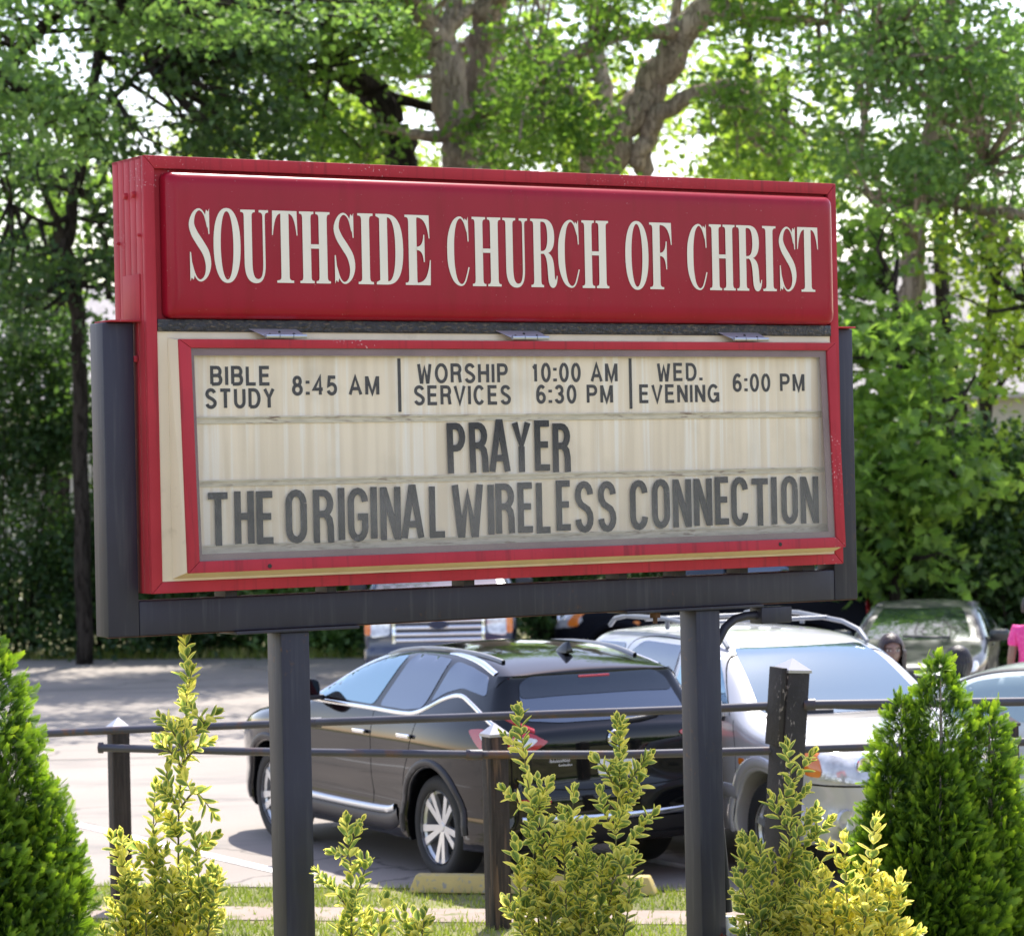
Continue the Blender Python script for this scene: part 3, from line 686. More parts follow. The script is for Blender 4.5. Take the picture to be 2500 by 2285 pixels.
for x, y0, y1 in ((785, 706, 811), (1240, 706, 805)):
    u, z_a = D(x, y0, CP); _, z_b = D(x, y1, CP)
    mb = MB(); mb.box((u - 0.008, CP - 0.003, z_b), (u + 0.008, CP - 0.0005, z_a)); mb.build('divider_bar', M['letter_grey'], copy_panel)

Z3 = lambda x, y: (180 + 0.4712 * x, 960 + 0.4712 * y)
Z4 = lambda x, y: (1130 + 0.496 * x, 960 + 0.496 * y)
LETTERS = [('P', Z3(1940, 155), Z3(2028, 415), 1), ('R', Z4(37, 145), Z4(120, 390), 2), ('A', Z4(137, 140), Z4(227, 386), 0), ('Y', Z4(252, 145), Z4(328, 388), 0), ('E', Z4(358, 135), Z4(430, 381), 0), ('R', Z4(447, 150), Z4(527, 388), 0)]
LETTERS += [(c, Z3(a, y0), Z3(b_, y1), 0) for c, a, b_, y0, y1 in (('T', 700, 800, 515, 790), ('H', 838, 932, 507, 780), ('E', 952, 1036, 508, 780), ('O', 1101, 1208, 500, 777), ('R', 1245, 1345, 500, 775), ('I', 1368, 1409, 490, 760),
            ('G', 1424, 1525, 490, 768), ('I', 1540, 1573, 485, 752), ('N', 1592, 1693, 485, 760), ('A', 1705, 1808, 485, 750), ('L', 1848, 1922, 482, 748))]
LETTERS += [(c, Z4(a, y0), Z4(b_, y1), 0) for c, a, b_, y0, y1 in (('W', -46, 97, 450, 697), ('I', 126, 154, 450, 695), ('R', 166, 252, 445, 690), ('E', 276, 346, 440, 685), ('L', 368, 430, 440, 688), ('E', 465, 532, 430, 675), ('S', 557, 641, 433, 686),
            ('S', 670, 753, 433, 682), ('C', 827, 909, 428, 672), ('O', 935, 1018, 423, 664), ('N', 1037, 1124, 423, 660), ('N', 1140, 1226, 420, 652), ('E', 1246, 1311, 412, 645), ('C', 1325, 1403, 413, 652), ('T', 1425, 1504, 420, 652), ('I', 1520, 1547, 412, 645), ('O', 1572, 1648, 408, 643), ('N', 1665, 1750, 410, 640))]
LD = CP - 0.012
for ch, (xa, ya), (xb, yb), tl in LETTERS:
    ym = (ya + yb) / 2; xm = (xa + xb) / 2
    a, c = S(xa, ym, LD)[0], S(xb, ym, LD)[0]; z_b, z_a = S(xm, yb, LD)[1], S(xm, ya, LD)[1]
    sw = 0.032
    ins = sw / 2 - 0.13 * (c - a)
    mb = MB()
    if ch in 'IW': sw = 0.034
    for k, st in enumerate(LS[ch]):
        ribbon(mb, clean(None, st, a, c, z_b, z_a, sw, R(rnd.uniform(-0.6, 0.6) * 0 + tl * 0.6)), sw, LD - 0.0012 * k, LD + 0.004)
    mb.build('letter', M['letter_black'], copy_panel)

# steel: uprights, beam, cap plates, posts
SD0, SD1, SW = 0.105, 0.257, 0.152
zu0 = S(248, 1558, SD0)[1]
def steel(name, a, b_, bev=0.008):
    mb = MB(); mb.box(a, b_); return mb.build(name, M['steel'], sign, bevel=bev)
ul = S(245, 1200, SD0)[0]
steel('upright', (-0.172, SD0, zu0), (-0.02, SD1, UPT))
steel('upright', (W + 0.02, SD0, zu0), (W + 0.172, SD1, UPT))
zbt = ZB - 0.035
steel('crossbeam', (-0.0195, SD0 + 0.001, zu0 + 0.001), (W + 0.0195, SD1 - 0.001, zbt))
for u, w in ((0.42, 0.06), (0.95, 0.05), (1.7, 0.06), (2.6, 0.05), (2.95, 0.06), (3.35, 0.05), (3.75, 0.08)):
    mb = MB(); mb.box((u, 0.12, zbt + 0.0005), (u + w, 0.24, ZB - 0.0005)); mb.build('spacer', M['steel'], sign)
for p0_, p1_, yy, cap in ((527, 612, 1350, (462, 704)), (1341, 1421, 1350, (1232, 1500))):
    pu0 = D(p0_ + 37 * 0.806, yy, SD0 + 0.0)[0]; pu1 = D(p1_, yy, SD0)[0]
    pu0 = pu1 - SW
    steel('post', (pu0, SD0, -0.6), (pu1, SD0 + SW, zu0 - 0.016), 0.010)
    ca, cb = D(cap[0], 1250, SD0)[0], D(cap[1], 1215, SD0)[0]
    steel('cap_plate', (ca, SD0 - 0.02, zu0 - 0.016), (cb, SD1 + 0.02, zu0 - 0.0005), 0.002)
    PU = pu1
mb = MB(); mb.box((-0.17, SD0 + 0.006, zu0 - 0.0035), (W + 0.17, SD0 + 0.03, zu0 - 0.0002)); mb.build('rust_streak', M['rust'], sign)
# bolt under the beam, conduit and junction box
u, z = D(1290, 1225, SD0 + 0.05)
mb = MB(); mb.tube([(u, SD0 + 0.05, zu0), (u, SD0 + 0.05, zu0 - 0.075)], 0.012, 8); mb.lathe([(0.03, -0.015), (0.03, -0.045), (0, -0.045)], 6, Matrix.Translation((u, SD0 + 0.05, zu0)))
mb.build('hanging_bolt', M['rust'], sign)
bu, bz = D(1505, 1215, SD0 + 0.05)
mb = MB(); mb.box((D(1502, 1210, SD0)[0], SD0 + 0.01, zu0 - 0.105), (D(1562, 1210, SD0)[0], SD0 + 0.12, zu0 - 0.020)); mb.build('junction_box', M['steel'], sign, bevel=0.006)
cu_ = [(PU - 0.02, SD0 + 0.06, zu0 - 0.235), (PU + 0.02, SD0 + 0.06, zu0 - 0.19), (PU + 0.07, SD0 + 0.06, zu0 - 0.115), (PU + 0.13, SD0 + 0.06, zu0 - 0.075), (PU + 0.20, SD0 + 0.06, zu0 - 0.062), (D(1503, 1210, SD0)[0], SD0 + 0.06, zu0 - 0.06)]
mb = MB(); mb.tube(cu_, 0.022, 10); mb.build('conduit_elbow', M['steel'], sign, smooth=True)
mb = MB(); mb.tube([(PU + 0.004, SD0 + 0.07, zu0 - 0.9), (PU + 0.012, SD0 + 0.06, 0.7), (PU + 0.045, SD0 + 0.05, 0.14)], [0.010, 0.014, 0.024], 10); mb.build('cable', mat('black_cable', (0.02, 0.02, 0.022), 0.6), sign, smooth=True)
wp = mat('white_pvc', (0.78, 0.78, 0.76), 0.4)
bx_u, bx_z = D(1468, 1826, SD0)
mb = MB(); mb.tube([(PU + 0.045, SD0 + 0.05, -0.2), (PU + 0.045, SD0 + 0.05, bx_z + 0.06)], 0.034, 14); mb.build('pipe_sleeve', wp, sign, smooth=True)
mb = MB(); mb.box((PU + 0.03, SD0 - 0.06, -0.2), (PU + 0.17, SD0 + 0.02, bx_z + 0.005)); mb.build('outlet_box', wp, sign, bevel=0.006)
# ---------------------------------------------------------------- vehicles
def paint(name, col, rough=0.25, metal=0.0, coat=1.0, spec=0.5):
    return mat(name, col, rough, metal=metal, coat=coat, coat_rough=0.02, spec=spec)
def glass_mat(name, tint=(0.42, 0.52, 0.60), refl=0.42, base=(0.012, 0.016, 0.02)):
    m = bpy.data.materials.new(name); m.use_nodes = True
    nt = m.node_tree; b = nt.nodes['Principled BSDF']
    b.inputs['Base Color'].default_value = (*base, 1); b.inputs['Roughness'].default_value = 0.05
    gl = nt.nodes.new('ShaderNodeBsdfGlossy'); gl.inputs['Color'].default_value = (*tint, 1); gl.inputs['Roughness'].default_value = 0.03
    mx = nt.nodes.new('ShaderNodeMixShader'); mx.inputs[0].default_value = refl
    nt.links.new(b.outputs[0], mx.inputs[1]); nt.links.new(gl.outputs[0], mx.inputs[2])
    nt.links.new(mx.outputs[0], nt.nodes['Material Output'].inputs['Surface'])
    return m
M['black_paint'] = paint('black_car_paint', (0.004, 0.0045, 0.006), 0.1, coat=0.75, spec=0.1)
M['silver_paint'] = paint('silver_white_car_paint', (0.52, 0.52, 0.54), 0.35, 0.25)
M['grey_paint'] = paint('grey_green_car_paint', (0.050, 0.055, 0.052), 0.3, 0.4, coat=0.5, spec=0.3)
M['mint_paint'] = paint('pale_white_car_paint', (0.60, 0.66, 0.64), 0.35)
M['blue_paint'] = paint('dark_blue_truck_paint', (0.02, 0.03, 0.07), 0.25)
M['glass'] = glass_mat('tinted_car_glass', (0.50, 0.56, 0.66), 0.32)
M['glass_clear'] = glass_mat('sky_reflecting_car_glass', (0.50, 0.72, 0.84), 0.42, (0.04, 0.06, 0.07))
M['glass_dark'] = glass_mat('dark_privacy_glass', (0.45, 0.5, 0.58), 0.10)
M['chrome'] = mat('chrome', (0.78, 0.80, 0.83), 0.12, metal=1.0)
M['alloy'] = mat('alloy_wheel_metal', (0.62, 0.63, 0.65), 0.32, metal=0.7)
M['rubber'] = mat('tyre_rubber', (0.018, 0.018, 0.019), 0.75, bump=0.3, bscale=120)
M['trim'] = mat('dark_plastic_trim', (0.022, 0.021, 0.026), 0.5)
M['seam'] = mat('panel_gap', (0.004, 0.004, 0.004), 0.9)
M['lens_red'] = mat('red_lamp_lens', (0.42, 0.01, 0.02), 0.15, coat=1.0)
M['lens_clear'] = mat('clear_lamp_lens', (0.62, 0.62, 0.62), 0.12, coat=1.0, var=0.3, vscale=14, metal=0.35)
M['lens_amber'] = mat('amber_lamp_lens', (0.75, 0.20, 0.015), 0.2, coat=1.0)
M['rail_grey'] = mat('grey_roof_rail', (0.22, 0.23, 0.25), 0.4, metal=0.4)
M['under'] = mat('dark_underbody', (0.01, 0.01, 0.01), 0.9)

def lerp_tab(tab, x):
    if x <= tab[0][0]: return tab[0][1]
    for (a, va), (b_, vb) in zip(tab, tab[1:]):
        if x <= b_:
            t = (x - a) / (b_ - a); t = t * t * (3 - 2 * t) if False else t
            return va + (vb - va) * t
    return tab[-1][1]

class Car:
    def __init__(self, spec, label, cat, name, loc, rz, body_mat, group=None):
        self.s = spec
        self.root = empty(name, (loc[0], loc[1], 0.012), rz, label, cat, group)
        self.build_body(body_mat)
    def hw(self, x, z):
        s = self.s; W_ = s['W'] / 2
        belt = s['belt']
        h = W_
        if z > belt - 0.06:
            t = z - (belt - 0.06)
            h -= s['tumble'] * t * t / (t + 0.10)
        ts = max(0.0, z - (belt - 0.20))
        if s.get('shoulder'): h -= s['shoulder'] * ts * ts / (ts + 0.04)
        if z < 0.50: h -= 0.05 * ((0.50 - z) / 0.28) ** 2
        h -= s.get('waist', 0.014) * math.exp(-((z - s.get('waist_z', 0.56)) / 0.10) ** 2)
        h += s.get('hip', 0.012) * (math.exp(-((x - s['axf']) / 0.55) ** 2) + math.exp(-((x - s['axr']) / 0.55) ** 2)) * (1 if z < belt else max(0, 1 - (z - belt) / 0.15))
        xf, xr = s['x_f'], s['x_r']
        if x > xf - 1.0: h -= s['tap_f'] * (max(0, x - (xf - 1.0)) / 1.0) ** 2.4
        if x < xr + 0.9: h -= s['tap_r'] * (max(0, (xr + 0.9) - x) / 0.9) ** 2.2
        return max(h, 0.05)
    def build_body(self, bmat):
        s = self.s
        # side outline, anticlockwise seen from the left... bottom from rear to front, then over the top to the rear
        def smooth(poly, it=2):
            for _ in range(it):
                q = [poly[0]]
                for (a, b_) in zip(poly, poly[1:]):
                    q += [(a[0] * .75 + b_[0] * .25, a[1] * .75 + b_[1] * .25, a[2] * .75 + b_[2] * .25), (a[0] * .25 + b_[0] * .75, a[1] * .25 + b_[1] * .75, a[2] * .25 + b_[2] * .75)]
                q.append(poly[-1]); poly = q
            return poly
        def arch(cx):
            ra = s['wr'] + s.get('arch', 0.06); cz = s['wr']; zb = s['zb']
            a0 = math.asin(max(-1, min(1, (zb - cz) / ra)))
            return [(cx - ra * math.cos(a0 + (math.pi - 2 * a0) * k / 18), cz + ra * math.sin(a0 + (math.pi - 2 * a0) * k / 18), 0.025) for k in range(19)]
        top = smooth([(x, z, r_) for x, z, r_ in s['top']], 2)
        bot = [(s['top'][-1][0] + 0.06, s['zb'] + 0.02, 0.03)] + arch(s['axr'])
        xa, xb = s['axr'] + s['wr'] + 0.1, s['axf'] - s['wr'] - 0.1
        bot += [(xa + (xb - xa) * k / 8, s['zb'], 0.03) for k in range(1, 8)] + arch(s['axf']) + [(s['top'][0][0] - 0.06, s['zb'] + 0.02, 0.03)]
        P = bot + top
        # drop duplicates
        Q = [P[0]]
        for p in P[1:]:
            if abs(p[0] - Q[-1][0]) + abs(p[1] - Q[-1][1]) > 0.004: Q.append(p)
        P = Q; n = len(P)
        nor = []
        for i in range(n):
            a, c = P[i - 1], P[(i + 1) % n]
            t = Vector((c[0] - a[0], c[1] - a[1])).normalized(); nor.append(Vector((t.y, -t.x)))   # outward for anticlockwise
        prof = [(0, 0), (0.34, 0.0), (0.62, 0.0), (0.84, 0.0), (1.0, 0.0)]
        rings = []
        for k in range(5): rings.append(('flat', k / 4))
        for k in range(1, 7): rings.append(('arc', math.pi / 2 * k / 6))
        vs = []
        for kind, t in rings:
            for i in range(n):
                x, z, r_ = P[i]
                p = Vector((x, z)); crown = 0.030 if r_ > 0.06 else 0.0
                h = self.hw(x, z)
                for _ in range(3):
                    if kind == 'flat': v = (h - r_) * t; ins = crown * t * t
                    else: v = h - r_ + r_ * math.sin(t); ins = crown + r_ * (1 - math.cos(t))
                    q = p - nor[i] * ins; h = self.hw(q.x, q.y)
                vs.append((q.x, v, q.y))
        m = len(rings); fs = []
        for k in range(m - 1):
            for i in range(n):
                j = (i + 1) % n; fs.append((k * n + i, k * n + j, (k + 1) * n + j, (k + 1) * n + i))
        bm = bmesh.new()
        bv = [bm.verts.new(v) for v in vs]
        for f in fs:
            try: bm.faces.new([bv[i] for i in f])
            except ValueError: pass
        ring = [(bv[(m - 1) * n + i].co.x, bv[(m - 1) * n + i].co.z) for i in range(n)]
        def inside(x, z):
            c = False
            for i in range(n):
                (x1, z1), (x2, z2) = ring[i - 1], ring[i]
                if (z1 > z) != (z2 > z) and x < (x2 - x1) * (z - z1) / (z2 - z1) + x1: c = not c
            return c
        pts2 = [Vector(q) for q in ring]; grid = []
        x = -2.9
        while x < 2.9:
            z = 0.2
            while z < 2.0:
                if inside(x, z) and min((x - q[0]) ** 2 + (z - q[1]) ** 2 for q in ring) > 0.035 ** 2: grid.append(Vector((x, z)))
                z += 0.06
            x += 0.08
        ov, oe, of, o1, o2, o3 = geometry.delaunay_2d_cdt(pts2 + grid, [(i, (i + 1) % n) for i in range(n)], [], 0, 1e-5)
        vmap = {}
        for k, vlist in enumerate(o1):
            src = [q for q in vlist if q < n]
            if src: vmap[k] = bv[(m - 1) * n + src[0]]
            else: vmap[k] = bm.verts.new((ov[k].x, self.hw(ov[k].x, ov[k].y), ov[k].y))
        for f in of:
            cx = sum(ov[k].x for k in f) / len(f); cz = sum(ov[k].y for k in f) / len(f)
            if inside(cx, cz):
                try: bm.faces.new([vmap[k] for k in f])
                except ValueError: pass
        geom = list(bm.verts) + list(bm.edges) + list(bm.faces)
        bmesh.ops.mirror(bm, geom=geom, axis='Y', merge_dist=0.0005)
        bmesh.ops.remove_doubles(bm, verts=bm.verts, dist=0.0005)
        # remove the inner wall on the centre line if any
        bmesh.ops.recalc_face_normals(bm, faces=bm.faces)
        me = bpy.data.meshes.new('body'); bm.to_mesh(me)
        self.bvh = BVHTree.FromBMesh(bm)
        bm.free()
        for p in me.polygons: p.use_smooth = True
        try: me.set_sharp_from_angle(angle=R(42))
        except Exception: pass
        me.materials.append(bmat)
        self.body = bpy.data.objects.new('body', me); COL.objects.link(self.body); self.body.parent = self.root
        ub = MB(); W_ = s['W'] / 2
        ub.box((s['axr'] - s['wr'] - 0.15, -W_ + 0.30, s['zb'] - 0.02), (s['axf'] + s['wr'] + 0.15, W_ - 0.30, s['wr'] * 2 + 0.08))
        ub.build('underbody', M['under'], self.root)
    # -- surface pieces
    MODES = {'L': (lambda a, b_: Vector((a, 3, b_)), Vector((0, -1, 0))), 'R': (lambda a, b_: Vector((a, -3, b_)), Vector((0, 1, 0))),
             'B': (lambda a, b_: Vector((-5, a, b_)), Vector((1, 0, 0))), 'F': (lambda a, b_: Vector((5, a, b_)), Vector((-1, 0, 0))), 'T': (lambda a, b_: Vector((a, b_, 4)), Vector((0, 0, -1)))}
    def hit(self, mode, a, b_, off):
        f, d = self.MODES[mode]
        p, nrm, idx, dist = self.bvh.ray_cast(f(a, b_), d)
        if p is None: return None
        if mode in 'LR' and p.y * d.y > -0.3 * self.s['W']: return None
        if nrm.dot(d) > 0: nrm = -nrm
        return p + nrm * off
    def patch(self, name, mode, poly, m, off=0.004, res=0.06, parent=None, crv=True):
        if crv: poly = self.round(poly)
        bm = bmesh.new()
        f = bm.faces.new([bm.verts.new((a, b_, 0)) for a, b_ in poly])
        xs_ = [a for a, _ in poly]; ys_ = [b_ for _, b_ in poly]
        for ax, lo, hi in ((0, min(xs_), max(xs_)), (1, min(ys_), max(ys_))):
            c = lo + res * 0.5
            while c < hi:
                bmesh.ops.bisect_plane(bm, geom=list(bm.verts) + list(bm.edges) + list(bm.faces), plane_co=(c, 0, 0) if ax == 0 else (0, c, 0), plane_no=(1, 0, 0) if ax == 0 else (0, 1, 0))
                c += res
        bmesh.ops.triangulate(bm, faces=[f for f in bm.faces if len(f.verts) > 4])
        bad = []
        for v in bm.verts:
            q = self.hit(mode, v.co.x, v.co.y, off)
            if q is None: bad.append(v)
            else: v.co = q
        bmesh.ops.delete(bm, geom=bad, context='VERTS')
        bmesh.ops.recalc_face_normals(bm, faces=bm.faces)
        ed = [e for e in bm.edges if e.is_boundary]
        # thin edge down to the body
        ex = bmesh.ops.extrude_edge_only(bm, edges=ed)
        d = self.MODES[mode][1]
        for v in [g_ for g_ in ex['geom'] if isinstance(g_, bmesh.types.BMVert)]: v.co += d * (off + 0.004)
        bmesh.ops.recalc_face_normals(bm, faces=bm.faces)
        me = bpy.data.meshes.new(name); bm.to_mesh(me); bm.free()
        for p in me.polygons: p.use_smooth = True
        try: me.set_sharp_from_angle(angle=R(40))
        except Exception: pass
        me.materials.append(m)
        o = bpy.data.objects.new(name, me); COL.objects.link(o); o.parent = parent or self.root
        return o
    def round(self, poly, r=0.18):
        """clip corners a little"""
        q = []; n = len(poly)
        for i in range(n):
            a, p, c = Vector(poly[i - 1]), Vector(poly[i]), Vector(poly[(i + 1) % n])
            ra = min(r * 0.3, (a - p).length * 0.3); rc = min(r * 0.3, (c - p).length * 0.3)
            p1 = p + (a - p).normalized() * ra; p2 = p + (c - p).normalized() * rc
            for k in range(4):
                t = k / 3; q.append(tuple((1 - t) ** 2 * p1 + 2 * t * (1 - t) * p + t * t * p2))
        return q
    def strip(self, name, mode, line, w, m, off=0.003, parent=None, smooth=True):
        pts = line
        if smooth and len(line) > 2:
            pts = [(x, y) for x, y, _ in sample([(x, y, 0) for x, y in line], max(12, 8 * len(line)))]
        else:
            pts = [(line[0][0] + (line[-1][0] - line[0][0]) * k / 12, line[0][1] + (line[-1][1] - line[0][1]) * k / 12) for k in range(13)] if len(line) == 2 else line
        mb = MB(); row = []
        for i in range(len(pts)):
            a = Vector(pts[max(i - 1, 0)]); c = Vector(pts[min(i + 1, len(pts) - 1)]); t = (c - a).normalized(); nn = Vector((-t.y, t.x)) * w / 2
            p = Vector(pts[i]); r_ = []
            for k, o_ in ((-1, -0.002), (-0.8, off), (0, off * 1.25), (0.8, off), (1, -0.002)):
                q = p + nn * k; r_.append(self.hit(mode, q.x, q.y, o_))
            if None not in r_: row.append(r_)
        if len(row) < 2: return None
        for r_ in row: mb.v += [tuple(v) for v in r_]
        for i in range(len(row) - 1):
            for k in range(4): mb.f.append((i * 5 + k, i * 5 + k + 1, i * 5 + 6 + k, i * 5 + 5 + k))
        return mb.build(name, m, parent or self.root, smooth=True, angle=70)
    def wheel(self, x, side, r, w=0.225, spokes=5, twin=True, rim_r=0.70, rim_mat=None):
        e = empty('wheel', (x, side * (self.s['W'] / 2 - w / 2 - 0.035), r)); e.parent = self.root
        M4 = Matrix.Rotation(R(-90 * side), 4, 'X')
        rr = r * rim_r
        h = w / 2
        ty = MB().lathe([(rr * 0.96, -h * 0.75), (rr * 1.02, -h * 0.95), (r * 0.88, -h), (r * 0.96, -h * 0.86), (r, -h * 0.62), (r, h * 0.62), (r * 0.96, h * 0.86), (r * 0.88, h), (rr * 1.03, h * 0.95), (rr * 0.97, h * 0.72)], 48, M4)
        ty.build('tyre', M['rubber'], e, smooth=True, angle=60)
        rim = MB().lathe([(rr * 0.97, h * 0.92), (rr * 0.99, h * 0.70), (rr * 0.90, h * 0.55), (rr * 0.86, -h * 0.6), (rr * 0.2, -h * 0.62)], 40, M4)
        rim.lathe([(0, h * 0.62), (rr * 0.10, h * 0.62), (rr * 0.17, h * 0.50), (rr * 0.17, h * 0.2)], 20, M4)
        mb = rim
        for k in range(spokes):
            for s_ in ((-1, 1) if twin else (0,)):
                a0 = 2 * math.pi * k / spokes + math.pi / 2
                w0, w1 = (0.07, 0.095) if twin else (0.10, 0.13)
                da0, da1 = (0.17 * s_, 0.20 * s_) if twin else (0, 0)
                def pt(rad, a, off_, hh): return (rad * math.cos(a) - off_ * math.sin(a), rad * math.sin(a) + off_ * math.cos(a), hh)
                ra, rb_ = rr * 0.12, rr * 0.95
                vs_ = [pt(ra, a0 + da0 * 1.0, -w0 * rr, h * 0.58), pt(ra, a0 + da0, w0 * rr, h * 0.58), pt(rb_, a0 + da1, w1 * rr, h * 0.80), pt(rb_, a0 + da1, -w1 * rr, h * 0.80)]
                vs_ += [(x_, y_, z_ - 0.03) for x_, y_, z_ in vs_]
                mb.add(vs_, [(0, 1, 2, 3), (7, 6, 5, 4), (0, 4, 5, 1), (1, 5, 6, 2), (2, 6, 7, 3), (3, 7, 4, 0)], M4)
        mb.build('rim', rim_mat or M['alloy'], e, smooth=True, angle=35)
        dm = MB().lathe([(0, -h * 0.3), (rr * 0.84, -h * 0.3)], 24, M4); dm.build('brake_disc', M['under'], e)
    def wheels(self, **k):
        for x in (self.s['axf'], self.s['axr']):
            for sd in (1, -1): self.wheel(x, sd, self.s['wr'], **k)
    def mirror_piece(self, x, z, side, m, size=(0.12, 0.24, 0.17)):
        y = side * (self.hw(x, z) + 0.14)
        bm = bmesh.new(); bmesh.ops.create_icosphere(bm, subdivisions=3, radius=0.5)
        for v in bm.verts:
            c = v.co; k = 1.0
            v.co = Vector((math.copysign(abs(c.x * 2) ** 0.75, c.x) * size[0] / 2, math.copysign(abs(c.y * 2) ** 0.6, c.y) * size[1] / 2, math.copysign(abs(c.z * 2) ** 0.6, c.z) * size[2] / 2))
            if v.co.x < -size[0] * 0.18: v.co.x = -size[0] * 0.18
        me = bpy.data.meshes.new('wing_mirror'); bm.to_mesh(me); bm.free()
        for p in me.polygons: p.use_smooth = True
        me.materials.append(m)
        o = bpy.data.objects.new('wing_mirror', me); COL.objects.link(o); o.parent = self.root; o.location = (x, y, z + 0.06)
        st = MB(); st.box((-0.03, -side * 0.20, -0.085), (0.03, -side * 0.02, -0.045)); st.build('mirror_foot', M['trim'], o, bevel=0.008)
        return o
    def handle(self, x, z, side, m):
        p = self.hit('L' if side > 0 else 'R', x, z, 0.0)
        mb = MB(); mb.box((-0.10, -0.012, -0.016), (0.10, 0.016, 0.016))
        o = mb.build('door_handle', m, self.root, bevel=0.009); o.location = p + Vector((0, side * 0.022, 0)); return o

def sub(poly, dx=0, dz=0): return [(x + dx, z + dz) for x, z in poly]

# ---- black crossover parked beside the fence
MUR = dict(W=1.92, belt=1.17, tumble=0.30, shoulder=0.24, axf=1.425, axr=-1.40, wr=0.382, zb=0.25, x_f=2.46, x_r=-2.45, tap_f=0.26, tap_r=0.09, hip=0.022, waist=0.024, waist_z=0.55, arch=0.05,
           top=[(2.28, 0.26, .04), (2.42, 0.37, .10), (2.47, 0.53, .2), (2.46, 0.71, .2), (2.40, 0.88, .18), (2.22, 0.99, .14), (1.85, 1.08, .12), (1.35, 1.145, .12), (0.95, 1.195, .11), (0.62, 1.33, .11), (0.22, 1.515, .12), (-0.15, 1.62, .13),
                (-0.55, 1.68, .14), (-1.0, 1.695, .14), (-1.45, 1.67, .14), (-1.82, 1.612, .13), (-2.04, 1.555, .10), (-2.12, 1.525, .08), (-2.11, 1.485, .08), (-2.18, 1.38, .11), (-2.27, 1.26, .12), (-2.34, 1.165, .12), (-2.41, 1.11, .12), (-2.42, 0.92, .14),
                (-2.42, 0.76, .14), (-2.46, 0.66, .16), (-2.46, 0.48, .12), (-2.40, 0.36, .06), (-2.25, 0.28, .04)])
car = Car(MUR, 'black crossover with chrome window trim parked just behind the pipe fence', 'car', 'parked_car', (-0.49, 22.60), R(119.5), M['black_paint'], 'cars in the church lot')
def dlo(c, side):
    m_ = 'L' if side > 0 else 'R'
    fw = [(0.66, 1.235), (0.42, 1.345), (0.10, 1.465), (-0.25, 1.555), (-0.57, 1.592), (-0.36, 1.215), (0.1, 1.222)]
    rw = [(-0.66, 1.598), (-0.95, 1.605), (-1.26, 1.588), (-1.16, 1.235), (-0.90, 1.21), (-0.46, 1.213)]
    qw = [(-1.33, 1.58), (-1.60, 1.548), (-1.90, 1.492), (-1.98, 1.36), (-1.62, 1.405), (-1.40, 1.36), (-1.23, 1.275)]
    for nm, p, g_ in (('front_window', fw, 'glass_clear'), ('rear_window', rw, 'glass'), ('quarter_window', qw, 'glass')):
        c.patch(nm, m_, p if side > 0 else p[::-1], M[g_], 0.004)
    c.strip('window_trim', m_, [(0.72, 1.235), (0.44, 1.375), (0.10, 1.502), (-0.25, 1.592), (-0.60, 1.632), (-0.95, 1.643), (-1.30, 1.625), (-1.62, 1.585), (-1.93, 1.515)], 0.026, M['chrome'], 0.007)
    c.strip('window_trim', m_, [(0.74, 1.198), (0.30, 1.194), (-0.30, 1.19), (-0.85, 1.185), (-1.12, 1.21), (-1.42, 1.32), (-1.62, 1.352), (-1.82, 1.305), (-2.05, 1.225), (-2.20, 1.17)], 0.030, M['chrome'], 0.008)
    for ln in ([(0.86, 1.15), (0.90, 0.85), (0.86, 0.5), (0.80, 0.32)], [(-0.40, 1.18), (-0.42, 0.9), (-0.42, 0.5), (-0.41, 0.30)], [(-1.16, 1.20), (-1.10, 1.0), (-1.04, 0.86), (-0.98, 0.74), (-0.93, 0.55)]):
        c.strip('door_gap', m_, ln, 0.009, M['seam'], 0.0012)
    c.strip('sill_trim', m_, [(0.86, 0.365), (0.3, 0.355), (-0.4, 0.355), (-0.72, 0.37), (-0.86, 0.43)], 0.13, M['trim'], 0.012)
    c.strip('sill_chrome', m_, [(0.88, 0.455), (0.3, 0.445), (-0.3, 0.445), (-0.68, 0.455), (-0.80, 0.48)], 0.055, M['alloy'], 0.017)
    for ax in (MUR['axf'], MUR['axr']):
        c.strip('arch_trim', m_, [(ax + 0.475 * math.cos(R(a)), 0.382 + 0.475 * math.sin(R(a))) for a in range(-8, 190, 9)], 0.060, M['trim'], 0.014)
    c.handle(-0.26, 1.015, side, M['chrome']); c.handle(-1.02, 1.03, side, M['chrome'])
    c.mirror_piece(0.56, 1.225, side, M['black_paint'])
    # boomerang tail lamp wrapping the corner
    c.patch('tail_lamp', m_, [(-1.92, 1.13), (-2.06, 1.145), (-2.20, 1.13), (-2.34, 1.08), (-2.345, 0.985), (-2.14, 0.98), (-2.03, 1.045)], M['lens_red'], 0.010, 0.05)
    c.patch('lamp_lens', m_, [(-2.06, 1.112), (-2.18, 1.104), (-2.31, 1.07), (-2.315, 1.03), (-2.15, 1.035)], M['lens_clear'], 0.014, 0.05)
dlo(car, 1); dlo(car, -1)
